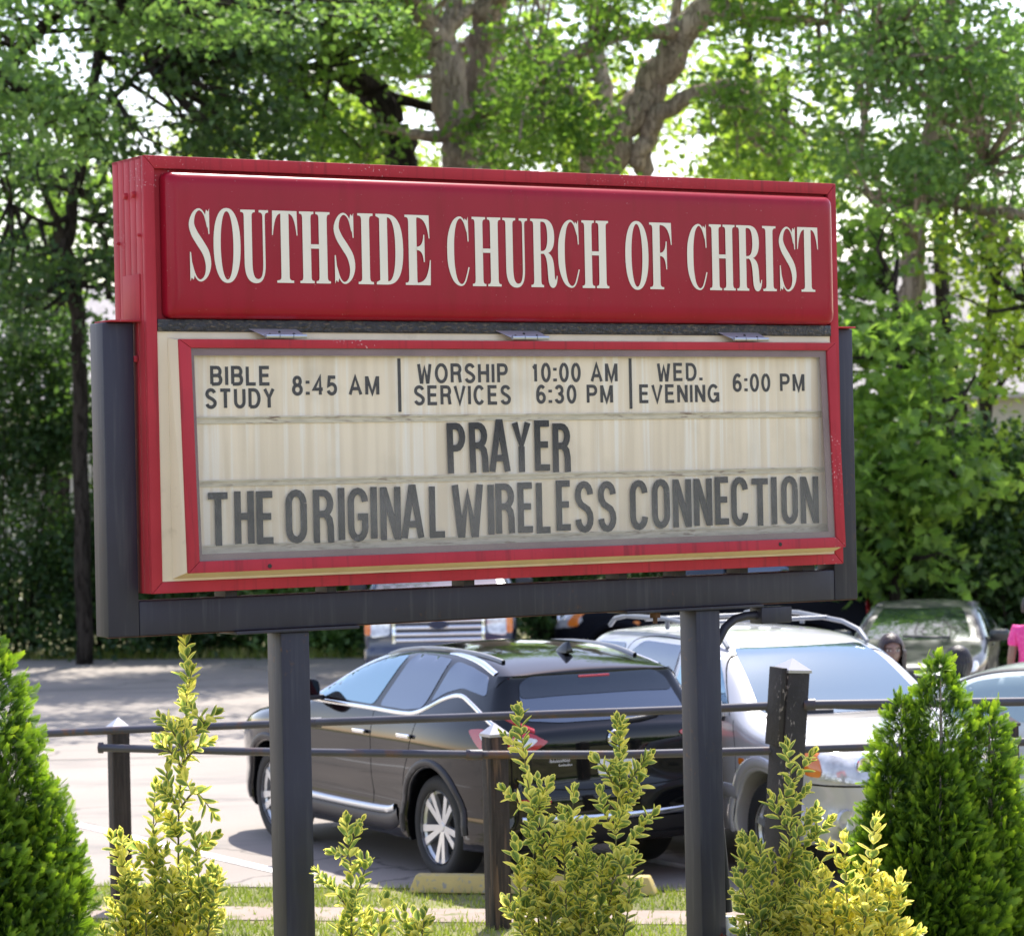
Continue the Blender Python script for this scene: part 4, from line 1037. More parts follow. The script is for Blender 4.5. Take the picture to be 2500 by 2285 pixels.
for s_ in (1, -1):
    pl = [(0.60, 1.08), (0.66, 1.115), (0.84, 1.115), (0.84, 0.965), (0.72, 0.965), (0.54, 1.055)]
    car.patch('tail_lamp', 'B', [(s_ * a, b_) for a, b_ in pl][::s_], M['lens_red'], 0.010, 0.04)
    pl = [(0.62, 1.07), (0.70, 1.09), (0.83, 1.09), (0.83, 1.015), (0.72, 1.01)]
    car.patch('lamp_lens', 'B', [(s_ * a, b_) for a, b_ in pl][::s_], M['lens_clear'], 0.014, 0.04)
    car.patch('reflector', 'B', [(s_ * 0.55, 0.65), (s_ * 0.80, 0.665), (s_ * 0.80, 0.635), (s_ * 0.56, 0.62)][::s_], M['lens_red'], 0.006, 0.05)
    car.strip('roof_rail', 'T', [(-0.05, s_ * 0.585), (-0.7, s_ * 0.60), (-1.3, s_ * 0.59), (-1.80, s_ * 0.56)], 0.035, M['rail_grey'], 0.018)
    car.strip('lamp_streak', 'B', [(s_ * 0.63, 1.13), (s_ * 0.72, 1.175), (s_ * 0.79, 1.225)], 0.035, M['lens_red'], 0.008)
    car.patch('headlamp', 'F', [(s_ * 0.55, 0.84), (s_ * 0.80, 0.92), (s_ * 0.84, 0.80), (s_ * 0.60, 0.76)][::s_], M['lens_clear'], 0.006, 0.05)
car.patch('tailgate_window', 'B', [(-0.68, 1.20), (-0.62, 1.43), (-0.53, 1.492), (0.53, 1.492), (0.62, 1.43), (0.68, 1.20), (0.4, 1.175), (-0.4, 1.175)], M['glass'], 0.005)
car.patch('dark_glass_band', 'B', [(-0.64, 1.345), (-0.615, 1.44), (-0.53, 1.497), (0.53, 1.497), (0.615, 1.44), (0.64, 1.345), (0.3, 1.355), (-0.3, 1.355)], M['glass_dark'], 0.009)  # darker glass band across the top of the tailgate window
car.strip('brake_light', 'B', [(-0.13, 1.478), (0.13, 1.478)], 0.022, M['lens_red'], 0.014)
car.strip('tailgate_gap', 'B', [(-0.67, 1.10), (-0.69, 0.92), (-0.62, 0.74), (0, 0.70), (0.62, 0.74), (0.69, 0.92), (0.67, 1.10)], 0.010, M['seam'], 0.0015)
car.strip('bumper_trim', 'B', [(-0.78, 0.52), (-0.4, 0.505), (0, 0.50), (0.4, 0.505), (0.78, 0.52)], 0.045, M['chrome'], 0.012)
car.patch('bumper_lower', 'B', [(-0.78, 0.47), (-0.74, 0.30), (0.74, 0.30), (0.78, 0.47)], M['trim'], 0.006)
car.patch('number_plate', 'B', [(-0.155, 0.78), (0.155, 0.78), (0.155, 0.93), (-0.155, 0.93)], mat('white_plate', (0.7, 0.72, 0.75), 0.5, var=0.15, vscale=20), 0.008)
p = car.hit('B', 0, 1.045, 0.006)
mb = MB(); Mx = Matrix.Translation(p) @ Matrix.Rotation(R(-90), 4, 'Y')
mb.lathe([(0.048, 0.0), (0.052, 0.012), (0.062, 0.014), (0.068, 0.004), (0.066, 0.0)], 28, Mx); mb.box((p.x - 0.016, -0.066, p.z - 0.012), (p.x - 0.002, 0.066, p.z + 0.012))
mb.build('badge', M['chrome'], car.root, smooth=True)
car.strip('wiper', 'B', [(-0.05, 1.155), (-0.25, 1.165), (-0.42, 1.185)], 0.022, M['trim'], 0.02)
p = car.hit('T', -1.70, 0.0, 0)
mb = MB(); mb.add([(p.x - 0.10, -0.035, p.z - 0.005), (p.x + 0.10, -0.03, p.z - 0.005), (p.x + 0.10, 0.03, p.z - 0.005), (p.x - 0.10, 0.035, p.z - 0.005), (p.x - 0.085, -0.008, p.z + 0.085), (p.x - 0.02, -0.006, p.z + 0.07), (p.x - 0.02, 0.006, p.z + 0.07), (p.x - 0.085, 0.008, p.z + 0.085)],
                 [(3, 2, 1, 0), (4, 5, 6, 7), (0, 1, 5, 4), (1, 2, 6, 5), (2, 3, 7, 6), (3, 0, 4, 7)])
mb.build('antenna_fin', M['black_paint'], car.root, bevel=0.006)
car.patch('windscreen', 'F', [(-0.62, 1.26), (-0.52, 1.60), (0.52, 1.60), (0.62, 1.26)], M['glass'], 0.004)
car.wheels(rim_r=0.72, spokes=5, twin=True)
# two lines of dealer script on the tailgate
sc_ = MB()
def squiggle(car_, y0, z0, h, n_, ln):
    for i in range(n_):
        y = y0 - i * ln
        hh = h * (1.5 if i in (0, 8) else rnd.uniform(0.6, 1.1))
        pts = [car_.hit('B', y, z0, 0.003), car_.hit('B', y - ln * 0.35, z0 + hh, 0.003), car_.hit('B', y - ln * 0.6, z0 + hh * 0.2, 0.003), car_.hit('B', y - ln * 0.75, z0 + hh * 0.5, 0.003)]
        sc_.tube(pts, 0.0022, 4)
squiggle(car, 0.54, 0.905, 0.022, 13, 0.0125); squiggle(car, 0.47, 0.878, 0.012, 12, 0.009)
sc_.build('dealer_script', mat('silver_script', (0.75, 0.75, 0.76), 0.4), car.root)

# ---- silver-white SUV facing out
TRI = dict(W=1.74, belt=1.12, tumble=0.34, axf=1.30, axr=-1.32, wr=0.355, zb=0.30, x_f=2.20, x_r=-2.22, tap_f=0.22, tap_r=0.06, hip=0.03, waist=0.02, waist_z=0.60, arch=0.075,
           top=[(2.02, 0.32, .05), (2.14, 0.42, .12), (2.20, 0.56, .2), (2.20, 0.72, .2), (2.15, 0.86, .16), (2.05, 0.96, .14), (1.80, 1.035, .13), (1.45, 1.085, .12), (1.08, 1.125, .11), (0.82, 1.32, .12), (0.55, 1.50, .12), (0.30, 1.62, .13),
                (0.0, 1.685, .14), (-0.5, 1.715, .14), (-1.2, 1.715, .14), (-1.80, 1.69, .14), (-2.05, 1.63, .14), (-2.13, 1.45, .13), (-2.19, 1.15, .13), (-2.22, 0.95, .14), (-2.23, 0.70, .14), (-2.26, 0.55, .12), (-2.22, 0.40, .08), (-2.10, 0.32, .05)])
H2 = math.atan2(-0.92, 0.39)
def make_suv(label, loc, rz, pm, clear, rails, group, name='parked_car'):
    c = Car(TRI, label, 'car', name, loc, rz, pm, group)
    for sd in (1, -1):
        m_ = 'L' if sd > 0 else 'R'; o_ = lambda p: p if sd > 0 else p[::-1]
        c.patch('front_window', m_, o_([(0.78, 1.17), (0.50, 1.42), (0.30, 1.555), (-0.18, 1.60), (-0.22, 1.155)]), clear)
        c.patch('rear_window', m_, o_([(-0.30, 1.155), (-0.27, 1.60), (-0.95, 1.61), (-1.16, 1.50), (-1.20, 1.155)]), M['glass'])
        c.patch('quarter_window', m_, o_([(-1.32, 1.20), (-1.24, 1.58), (-1.80, 1.57), (-1.95, 1.48), (-1.99, 1.20)]), M['glass'])
        for ln in ([(0.88, 1.12), (0.92, 0.85), (0.88, 0.5), (0.84, 0.38)], [(-0.26, 1.63), (-0.26, 1.1), (-0.26, 0.6), (-0.26, 0.38)], [(-1.18, 1.12), (-1.12, 0.95), (-1.02, 0.85), (-0.93, 0.65)]):
            c.strip('door_gap', m_, ln, 0.009, M['seam'], 0.001)
        c.strip('window_gap', m_, [(0.80, 1.15), (0.5, 1.445), (0.26, 1.60), (-0.2, 1.635), (-0.95, 1.64), (-1.2, 1.53), (-1.24, 1.15)], 0.010, M['seam'], 0.001)
        c.strip('side_moulding', m_, [(0.90, 0.60), (0.0, 0.60), (-0.92, 0.60)], 0.11, pm, 0.014)
        for ax in (TRI['axf'], TRI['axr']):
            c.strip('arch_flare', m_, [(ax + 0.50 * math.cos(R(a)), 0.355 + 0.50 * math.sin(R(a))) for a in range(-4, 186, 9)], 0.085, pm, 0.012)
        c.handle(-0.10, 0.98, sd, pm); c.handle(-1.05, 0.99, sd, pm)
        mo = c.mirror_piece(0.70, 1.13, sd, pm, (0.13, 0.26, 0.19))
        c.patch('marker_lamp', m_, o_([(0.98, 0.86), (1.07, 0.86), (1.07, 0.81), (0.98, 0.81)]), M['lens_amber'], 0.006, 0.04)
        hl = [(0.34, 0.925), (0.60, 0.985), (0.80, 0.985), (0.81, 0.79), (0.62, 0.755), (0.40, 0.765)]
        c.patch('headlamp', 'F', [(sd * a, b_) for a, b_ in hl][::-sd], M['lens_clear'], 0.012, 0.04)
        c.patch('turn_lamp', 'F', [(sd * a, b_) for a, b_ in [(0.745, 0.975), (0.80, 0.98), (0.808, 0.80), (0.755, 0.79)]][::-sd], M['lens_amber'], 0.016, 0.03)
        c.patch('headlamp', m_, o_([(2.00, 0.945), (1.80, 0.965), (1.76, 0.88), (1.82, 0.82), (2.02, 0.80)]), M['lens_clear'], 0.010, 0.04)
        c.patch('turn_lamp', m_, o_([(1.90, 0.955), (1.85, 0.955), (1.82, 0.88), (1.86, 0.83), (1.91, 0.825)]), M['lens_amber'], 0.014, 0.03)
        p = c.hit('F', sd * 0.50, 0.865, 0.014); mb = MB(); mb.lathe([(0.0, 0.004), (0.045, 0.010), (0.062, 0.016), (0.070, 0.010), (0.072, -0.02)], 20, Matrix.Translation(p) @ Matrix.Rotation(R(90), 4, 'Y')); mb.build('reflector_bowl', M['chrome'], c.root, smooth=True)
        p = c.hit('F', sd * 0.64, 0.50, 0.006); mb = MB(); mb.lathe([(0.0, 0.004), (0.055, 0.012), (0.072, 0.014), (0.082, -0.01)], 20, Matrix.Translation(p) @ Matrix.Rotation(R(90), 4, 'Y')); mb.build('fog_lamp', M['lens_clear'], c.root, smooth=True)
        if rails:
            mb = MB()
            pts = [(0.28, 1.605), (0.16, 1.69), (-0.1, 1.745), (-0.8, 1.785), (-1.5, 1.78), (-1.72, 1.75), (-1.82, 1.69)]
            mb.tube([(x, sd * 0.60, z) for x, z in pts], 0.019, 8)
            mb.tube([(-0.75, sd * 0.60, 1.70), (-0.75, sd * 0.60, 1.785)], 0.02, 8)
            mb.build('roof_rail', M['rail_grey'], c.root, smooth=True)
    if rails:
        for x in (-0.35, -1.15):
            mb = MB(); mb.tube([(x, -0.6, 1.765), (x, 0.6, 1.765)], 0.016, 8); mb.build('cross_bar', M['rail_grey'], c.root, smooth=True)
    c.patch('windscreen', 'F', [(-0.70, 1.165), (-0.60, 1.52), (-0.54, 1.60), (0.54, 1.60), (0.60, 1.52), (0.70, 1.165), (0.3, 1.15), (-0.3, 1.15)], clear, 0.004)
    c.strip('cowl', 'F', [(-0.70, 1.135), (0, 1.13), (0.70, 1.135)], 0.035, M['trim'], 0.004)
    for y in (0.30, -0.25): c.strip('wiper', 'F', [(y + 0.10, 1.16), (y - 0.15, 1.165), (y - 0.40, 1.185)], 0.018, M['trim'], 0.018)
    c.strip('bonnet_gap', 'T', [(1.16, -0.72), (1.5, -0.70), (1.85, -0.62), (2.0, -0.5), (2.02, 0), (2.0, 0.5), (1.85, 0.62), (1.5, 0.70), (1.16, 0.72)], 0.010, M['seam'], 0.001)
    c.patch('grille', 'F', [(-0.40, 0.92), (0.40, 0.92), (0.36, 0.78), (-0.36, 0.78)], M['trim'], 0.006)
    c.patch('air_intake', 'F', [(-0.45, 0.56), (0.45, 0.56), (0.42, 0.44), (-0.42, 0.44)], M['trim'], 0.006)
    c.strip('bumper_gap', 'F', [(-0.80, 0.74), (-0.5, 0.735), (0, 0.735), (0.5, 0.735), (0.80, 0.74)], 0.014, M['seam'], 0.004)
    c.patch('tailgate_window', 'B', [(-0.62, 1.18), (-0.55, 1.55), (0.55, 1.55), (0.62, 1.18)], M['glass'], 0.005)
    for sd in (1, -1): c.patch('tail_lamp', 'B', [(sd * 0.66, 1.10), (sd * 0.80, 1.10), (sd * 0.80, 0.80), (sd * 0.70, 0.80)][::sd], M['lens_red'], 0.008, 0.05)
    c.wheels(rim_r=0.62, spokes=5, twin=False, w=0.235)
    return c
suv = make_suv('silver white SUV with roof rails and an orange turn lamp, facing the fence', (2.04, 22.06), H2, M['silver_paint'], M['glass_clear'], True, 'cars in the church lot')
dark_suv = make_suv('dark SUV parked side-on in the shade far back beside the pickup', (2.75, 40.2), R(176), paint('black_blue_paint', (0.006, 0.007, 0.012), 0.6, coat=0.0, spec=0.1), M['glass_dark'], False, 'cars in the church lot')

# ---- sedans
SED = dict(W=1.76, belt=0.93, tumble=0.46, axf=1.32, axr=-1.35, wr=0.325, zb=0.22, x_f=2.28, x_r=-2.28, tap_f=0.28, tap_r=0.16, hip=0.02, waist=0.02, waist_z=0.52, arch=0.05,
           top=[(2.10, 0.24, .05), (2.24, 0.34, .12), (2.28, 0.48, .2), (2.26, 0.60, .2), (2.18, 0.70, .16), (1.95, 0.77, .14), (1.50, 0.85, .12), (1.05, 0.92, .11), (0.80, 1.05, .11), (0.40, 1.24, .12), (0.05, 1.355, .13),
                (-0.35, 1.405, .14), (-0.80, 1.39, .14), (-1.15, 1.31, .13), (-1.50, 1.15, .12), (-1.78, 1.03, .11), (-2.10, 0.995, .12), (-2.22, 0.96, .14), (-2.26, 0.80, .14), (-2.29, 0.60, .16), (-2.28, 0.45, .14), (-2.18, 0.30, .06), (-2.05, 0.25, .05)])
def make_sedan(label, loc, rz, pm, clear):
    c = Car(SED, label, 'car', 'parked_car', loc, rz, pm, 'cars in the church lot')
    for sd in (1, -1):
        m_ = 'L' if sd > 0 else 'R'; o_ = lambda p: p if sd > 0 else p[::-1]
        c.patch('front_window', m_, o_([(0.80, 0.965), (0.48, 1.13), (0.20, 1.245), (-0.15, 1.305), (-0.10, 0.965)]), clear)
        c.patch('rear_window', m_, o_([(-0.18, 0.965), (-0.23, 1.31), (-0.62, 1.315), (-0.95, 1.265), (-1.20, 1.13), (-1.22, 0.99)]), clear)
        c.strip('window_trim', m_, [(0.9, 0.955), (0.46, 1.165), (0.18, 1.285), (-0.2, 1.345), (-0.62, 1.355), (-1.0, 1.295), (-1.33, 1.13)], 0.022, M['trim'], 0.005)
        for ln in ([(0.90, 0.93), (0.90, 0.6), (0.84, 0.30)], [(-0.14, 0.95), (-0.16, 0.6), (-0.16, 0.28)]): c.strip('door_gap', m_, ln, 0.009, M['seam'], 0.001)
        c.handle(0.02, 0.83, sd, pm); c.handle(-0.98, 0.84, sd, pm); c.mirror_piece(0.62, 0.93, sd, pm, (0.14, 0.26, 0.15))
        c.patch('headlamp', 'F', [(sd * a, b_) for a, b_ in [(0.50, 0.64), (0.66, 0.72), (0.80, 0.74), (0.81, 0.63), (0.56, 0.57)]][::-sd], M['lens_clear'], 0.008, 0.04)
        c.patch('tail_lamp', 'B', [(sd * 0.50, 0.90), (sd * 0.76, 0.90), (sd * 0.76, 0.74), (sd * 0.52, 0.76)][::sd], M['lens_red'], 0.008, 0.05)
    c.patch('windscreen', 'F', [(-0.68, 0.965), (-0.56, 1.25), (-0.50, 1.315), (0.50, 1.315), (0.56, 1.25), (0.68, 0.965), (0.3, 0.95), (-0.3, 0.95)], clear, 0.004)
    c.patch('rear_screen', 'B', [(-0.60, 1.05), (-0.50, 1.26), (0.50, 1.26), (0.60, 1.05)], clear, 0.004)
    c.strip('bonnet_gap', 'T', [(1.10, -0.70), (1.6, -0.66), (2.0, -0.55), (2.16, -0.3), (2.18, 0), (2.16, 0.3), (2.0, 0.55), (1.6, 0.66), (1.10, 0.70)], 0.010, M['seam'], 0.001)
    c.patch('grille', 'F', [(-0.40, 0.66), (0.40, 0.66), (0.34, 0.54), (-0.34, 0.54)], M['trim'], 0.006)
    c.strip('grille_bar', 'F', [(-0.36, 0.60), (0.36, 0.60)], 0.025, M['chrome'], 0.012)
    c.strip('wiper', 'F', [(0.4, 0.975), (0.1, 0.98), (-0.2, 0.995)], 0.016, M['trim'], 0.015)
    c.wheels(rim_r=0.66, spokes=5, twin=False, w=0.205)
    return c
grey_car = make_sedan('dark grey sedan with a tree reflecting windscreen, facing out near the trees', (4.93, 34.6), math.atan2(-0.975, -0.22), M['grey_paint'], glass_mat('green_reflecting_glass', (0.50, 0.64, 0.62), 0.32))
grey_car.root.scale = (0.92,) * 3
mint_car = make_sedan('pale white sedan at the right edge, beyond the conical evergreen', (4.75, 22.3), math.atan2(-0.55, 0.83), M['mint_paint'], glass_mat('pale_reflecting_glass', (0.66, 0.76, 0.74), 0.34, (0.26, 0.34, 0.33)))

# ---- pickup facing out in the shade
TRK = dict(W=1.98, belt=1.32, tumble=0.40, axf=1.75, axr=-1.75, wr=0.39, zb=0.36, x_f=2.75, x_r=-2.95, tap_f=0.06, tap_r=0.03, hip=0.02, waist=0.02, waist_z=0.7, arch=0.08,
           top=[(2.62, 0.42, .05), (2.74, 0.52, .06), (2.76, 0.66, .06), (2.72, 0.74, .05), (2.71, 0.95, .06), (2.70, 1.15, .07), (2.62, 1.24, .09), (2.2, 1.29, .10), (1.45, 1.34, .10), (1.15, 1.50, .10), (0.80, 1.76, .11), (0.55, 1.87, .12), (0.1, 1.92, .12), (-0.6, 1.90, .12), (-0.85, 1.84, .1), (-0.93, 1.50, .08), (-0.97, 1.33, .06), (-1.10, 1.30, .05),
                (-2.0, 1.29, .05), (-2.86, 1.28, .05), (-2.93, 1.20, .05), (-2.94, 0.8, .05), (-2.98, 0.62, .05), (-2.92, 0.45, .05), (-2.75, 0.40, .05)])
trk = Car(TRK, 'dark blue pickup with a chrome barred grille, facing out in the shade', 'pickup truck', 'pickup_truck', (-0.98, 39.3), R(-90), M['blue_paint'], None)
trk.patch('grille', 'F', [(-0.58, 1.19), (0.58, 1.19), (0.58, 0.80), (-0.58, 0.80)], M['trim'], 0.004)
for z in (1.155, 1.07, 0.985, 0.90, 0.825): trk.strip('grille_bar', 'F', [(-0.57, z), (0.57, z)], 0.055, M['chrome'], 0.02)
for y in (-0.57, 0.57): trk.strip('grille_bar', 'F', [(y, 1.19), (y, 0.79)], 0.05, M['chrome'], 0.024)
p = trk.hit('F', 0, 1.02, 0.03); mb = MB()
mb.add([(p.x + 0.012, 0.13 * math.cos(a), p.z + 0.05 * math.sin(a)) for a in [2 * math.pi * k / 24 for k in range(24)]] + [(p.x - 0.02, 0.14 * math.cos(a), p.z + 0.06 * math.sin(a)) for a in [2 * math.pi * k / 24 for k in range(24)]],
       [tuple(range(24))] + [(k, 24 + k, 24 + (k + 1) % 24, (k + 1) % 24) for k in range(24)]); mb.build('badge', M['blue_paint'], trk.root, smooth=True)
for sd in (1, -1):
    trk.patch('headlamp', 'F', [(sd * 0.62, 1.16), (sd * 0.87, 1.16), (sd * 0.87, 0.86), (sd * 0.62, 0.90)][::-sd], M['lens_clear'], 0.01, 0.05)
    trk.patch('turn_lamp', 'F', [(sd * 0.865, 1.14), (sd * 0.935, 1.14), (sd * 0.935, 0.90), (sd * 0.865, 0.90)][::-sd], M['lens_amber'], 0.016, 0.04)
    m_ = 'L' if sd > 0 else 'R'
    trk.patch('side_window', m_, [(1.05, 1.38), (0.62, 1.72), (-0.75, 1.76), (-0.78, 1.38)][::sd], M['glass'], 0.004)
    trk.strip('door_gap', m_, [(1.15, 1.34), (1.15, 0.8), (1.1, 0.42)], 0.01, M['seam'], 0.001); trk.strip('door_gap', m_, [(-0.85, 1.34), (-0.85, 0.8), (-0.85, 0.42)], 0.01, M['seam'], 0.001)
    trk.mirror_piece(1.02, 1.36, sd, M['trim'], (0.12, 0.24, 0.28)); trk.handle(-0.65, 1.2, sd, M['trim'])
trk.patch('bumper', 'F', [(-0.95, 0.73), (0.95, 0.73), (0.92, 0.52), (-0.92, 0.52)], M['blue_paint'], 0.03)
trk.patch('windscreen', 'F', [(-0.78, 1.40), (-0.66, 1.78), (0.66, 1.78), (0.78, 1.40)], M['glass'], 0.004)
trk.wheels(rim_r=0.6, spokes=5, twin=False, w=0.26)

# yellow wheel stop under the crossover's tail
M['yellow'] = speckle(mat('faded_yellow_kerb_paint', (0.55, 0.43, 0.16), 0.8, var=0.12, vscale=5, bump=0.3, bscale=40), (0.34, 0.32, 0.27), 25, 0.55, 0.62, 5, 0.4, 0.6)
e0, e1 = at(1003, 2172, 20.42), at(1604, 2183, 20.05)
mb = MB(); a = math.atan2(e1.y - e0.y, e1.x - e0.x); ln = (e1 - e0).length
mb.add([(0, -0.085, 0), (ln, -0.085, 0), (ln, 0.085, 0), (0, 0.085, 0), (0.05, -0.055, 0.125), (ln - 0.05, -0.055, 0.125), (ln - 0.05, 0.055, 0.125), (0.05, 0.055, 0.125)],
       [(3, 2, 1, 0), (4, 5, 6, 7), (0, 1, 5, 4), (1, 2, 6, 5), (2, 3, 7, 6), (3, 0, 4, 7)])
ws = mb.build('wheel_stop', M['yellow'], None, bevel=0.012); ws.location = (e0.x, e0.y, 0.009); ws.rotation_euler = (0, 0, a)
tag(ws, 'low yellow concrete wheel stop behind the black crossover', 'wheel stop')

# ---------------------------------------------------------------- pipe rail fence
M['wood'] = mat('dark_stained_weathered_wood', (0.035, 0.027, 0.022), 0.8, var=0.5, vscale=10, vstretch=(6, 6, 0.5), bump=0.6, bscale=40)
speckle(M['wood'], (0.16, 0.10, 0.06), 5, 0.53, 0.6, 3, 0.45, 0.6, (6, 6, 0.35))
M['wood_chip'] = speckle(mat('chipped_black_painted_wood', (0.022, 0.019, 0.019), 0.7, var=0.3, vscale=8, bump=0.4, bscale=40), (0.45, 0.40, 0.36), 26, 0.57, 0.63, 2.6, 0.60, 0.66, (2.5, 2.5, 1))
M['cap'] = mat('metal_post_cap', (0.42, 0.42, 0.45), 0.4, metal=0.6)
M['cap_dark'] = mat('dark_metal_post_cap', (0.10, 0.09, 0.095), 0.45, metal=0.3)
M['pipe'] = speckle(mat('blue_grey_painted_pipe', (0.055, 0.055, 0.075), 0.4, var=0.2, vscale=3), (0.12, 0.06, 0.035), 12, 0.5, 0.65, 2, 0.45, 0.6)
fence = empty('pipe_rail_fence', (0, 18.7, 0), 0, 'fence of two dark pipe rails through weathered wooden posts', 'fence')
def fence_post(px, py_top, Y, s_, cap, lean=0.0, rot=28, material='wood', zbase=-0.3):
    t = at(px, py_top, Y); h = t.z
    mb = MB(); Mr = Matrix.Translation((t.x - 0, t.y - 18.7, 0)) @ Matrix.Translation((0, 0, h)) @ Matrix.Rotation(lean, 4, 'Y') @ Matrix.Rotation(R(rot), 4, 'Z')
    mb.box((-s_ / 2, -s_ / 2, -h + zbase), (s_ / 2, s_ / 2, -0.078), Mr)
    o = mb.build('post', M[material], fence, bevel=0.006)
    c = MB(); e = s_ / 2 + 0.008
    c.add([(-e, -e, -0.088), (e, -e, -0.088), (e, e, -0.088), (-e, e, -0.088), (-e, -e, -0.070), (e, -e, -0.070), (e, e, -0.070), (-e, e, -0.070), (0, 0, 0.0)],
          [(3, 2, 1, 0), (0, 1, 5, 4), (1, 2, 6, 5), (2, 3, 7, 6), (3, 0, 4, 7), (4, 5, 8), (5, 6, 8), (6, 7, 8), (7, 4, 8)], Mr)
    c.build('post_cap', M[cap], o)
    return o, Mr, t
fence_post(288, 1750, 19.9, 0.125, 'cap', 0.0, 26)
fence_post(1207, 1764, 18.75, 0.132, 'cap', 0.0, 27)
o_, Mr_, t_ = fence_post(1935, 1606, 18.1, 0.165, 'cap', R(4.6), 30, 'wood_chip')
mb = MB(); mb.box((-0.122, -0.07, -0.55), (-0.0835, 0.075, -0.06), Mr_); mb.build('side_board', M['wood_chip'], o_, bevel=0.004)
fence_post(2450, 1738, 18.6, 0.14, 'cap_dark', 0.0, 24)
fence_post(-330, 1790, 20.6, 0.13, 'cap', 0, 26)
fence_post(2900, 1740, 18.8, 0.14, 'cap_dark', 0, 24)
def rail(pts, r=0.027):
    mb = MB(); q = [at(px, py, Y) - Vector((0, 18.7, 0)) for px, py, Y in pts]
    mb.tube(q, r, 12); return mb.build('rail', M['pipe'], fence, smooth=True)
def fit(px, py, Y, px2, py2, r=0.035):
    a = at(px, py, Y) - Vector((0, 18.7, 0)); c = at(px2, py2, Y) - Vector((0, 18.7, 0))
    mb = MB(); mb.tube([a, a + (c - a) * 0.2, c], [r * 0.95, r, r], 12); mb.build('pipe_fitting', M['pipe'], fence, smooth=True)
rail([(-330, 1812, 20.45), (288, 1782, 19.72), (760, 1763.5, 19.2)]); rail([(760, 1763.5, 19.2), (1207, 1748, 18.6), (1700, 1731, 18.35), (1925, 1721, 18.1)])
rail([(1955, 1720, 18.1), (2450, 1713, 18.42), (2900, 1708, 18.7)], 0.029)
rail([(243, 1825, 19.72), (600, 1834, 19.2), (1165, 1842, 18.62)]); rail([(1165, 1842, 18.62), (1500, 1842, 18.45), (1930, 1831, 18.1)]); rail([(1930, 1829, 18.1), (2450, 1812, 18.45), (2900, 1800, 18.7)])
fit(748, 1764, 19.19, 785, 1763); fit(1138, 1842, 18.6, 1178, 1842); fit(1962, 1720, 18.08, 1990, 1719, 0.038); fit(240, 1825, 19.72, 252, 1825, 0.038)
# ---------------------------------------------------------------- vegetation
rng = np.random.default_rng(11)
def unit(v): return v / np.maximum(np.linalg.norm(v, axis=-1, keepdims=True), 1e-9)
def leaf_frames(n, up=0.35, spread=1.0, g=None):
    """random leaf normal (biased upward) and in-plane axis"""
    g = g or rng
    nrm = g.normal(size=(n, 3)); nrm[:, 2] = nrm[:, 2] * spread + up * 2; nrm = unit(nrm)
    t = g.normal(size=(n, 3)); t[:, 2] -= 0.4; t = unit(t - nrm * np.sum(t * nrm, axis=1, keepdims=True))
    return nrm, t, np.cross(nrm, t)
def leaf_cards(P, size, tone, name, m, parent=None, asp=0.62, up=0.35, g=None, fold=0.12, lobed=False):
    """each leaf: six sided blade folded on the midrib (4 tris)"""
    n = len(P); nrm, t, b_ = leaf_frames(n, up, 1.0, g)
    s = size[:, None]
    base = P - t * s * 0.5; tip = P + t * s * 0.5
    l = P - b_ * s * asp * 0.5 + nrm * s * fold - t * s * 0.06; r = P + b_ * s * asp * 0.5 + nrm * s * fold - t * s * 0.06
    if lobed:                                       # five pointed lobes on a short stalk
        pr = [(-.42, 0.0), (-.30, .20), (-.16, .50), (-.02, .24), (.18, .46), (.16, .17), (.56, 0.0)]
        pr = pr + [(a, -c) for a, c in pr[-2:0:-1]]
        o_ = np.array(pr); k = len(o_)
        rim = P[:, None] + s[:, None] * (t[:, None] * o_[None, :, :1] + b_[:, None] * o_[None, :, 1:] + nrm[:, None] * (np.abs(o_[:, 1:]) * 0.35 - 0.12 * o_[:, :1] ** 2)[None])
        V = np.concatenate([P[:, None] - t[:, None] * s[:, None] * 0.02, rim], axis=1).reshape(-1, 3)
        fi = np.array([(0, 1 + j, 1 + (j + 1) % k) for j in range(k)])
        F = (np.arange(n)[:, None, None] * (k + 1) + fi[None]).reshape(-1, 3)
        return np_mesh(name, V, F, m, parent, {'tone': np.repeat(tone, k + 1)})
    V = np.stack([base, l, tip, r], axis=1).reshape(-1, 3)
    i = np.arange(n)[:, None] * 4
    F = np.concatenate([i + np.array([[0, 2, 1]]), i + np.array([[0, 3, 2]])], axis=1).reshape(-1, 3)
    return np_mesh(name, V, F, m, parent, {'tone': np.repeat(tone, 4)})
def clumps_points(cl, dens, g=None, flat=0.8, fill_=13):
    """cl: (x,y,z,r,weight) ; leaves gathered in many small sprays inside each clump, thinning outwards"""
    g = g or rng; out = []; tn = []
    for x, y, z, r, w in cl:
        nsp = max(5, int(fill_ * w * (r / 1.0) ** 1.6))
        d = unit(g.normal(size=(nsp, 3))); rad = r * g.random(nsp) ** 0.45
        c = d * rad[:, None]; c[:, 2] *= flat
        nl = max(4, int(dens * w))
        p = np.repeat(c, nl, axis=0) + g.normal(size=(nsp * nl, 3)) * np.array([0.30, 0.30, 0.17]) * (0.55 + 0.35 * r)
        out.append(p + np.array([x, y, z]))
        base = g.normal(0.5, 0.12)
        tn.append(np.repeat(base + g.normal(0, 0.10, nsp), nl) + g.normal(0, 0.10, nsp * nl))
    return np.concatenate(out), np.clip(np.concatenate(tn), 0, 1)

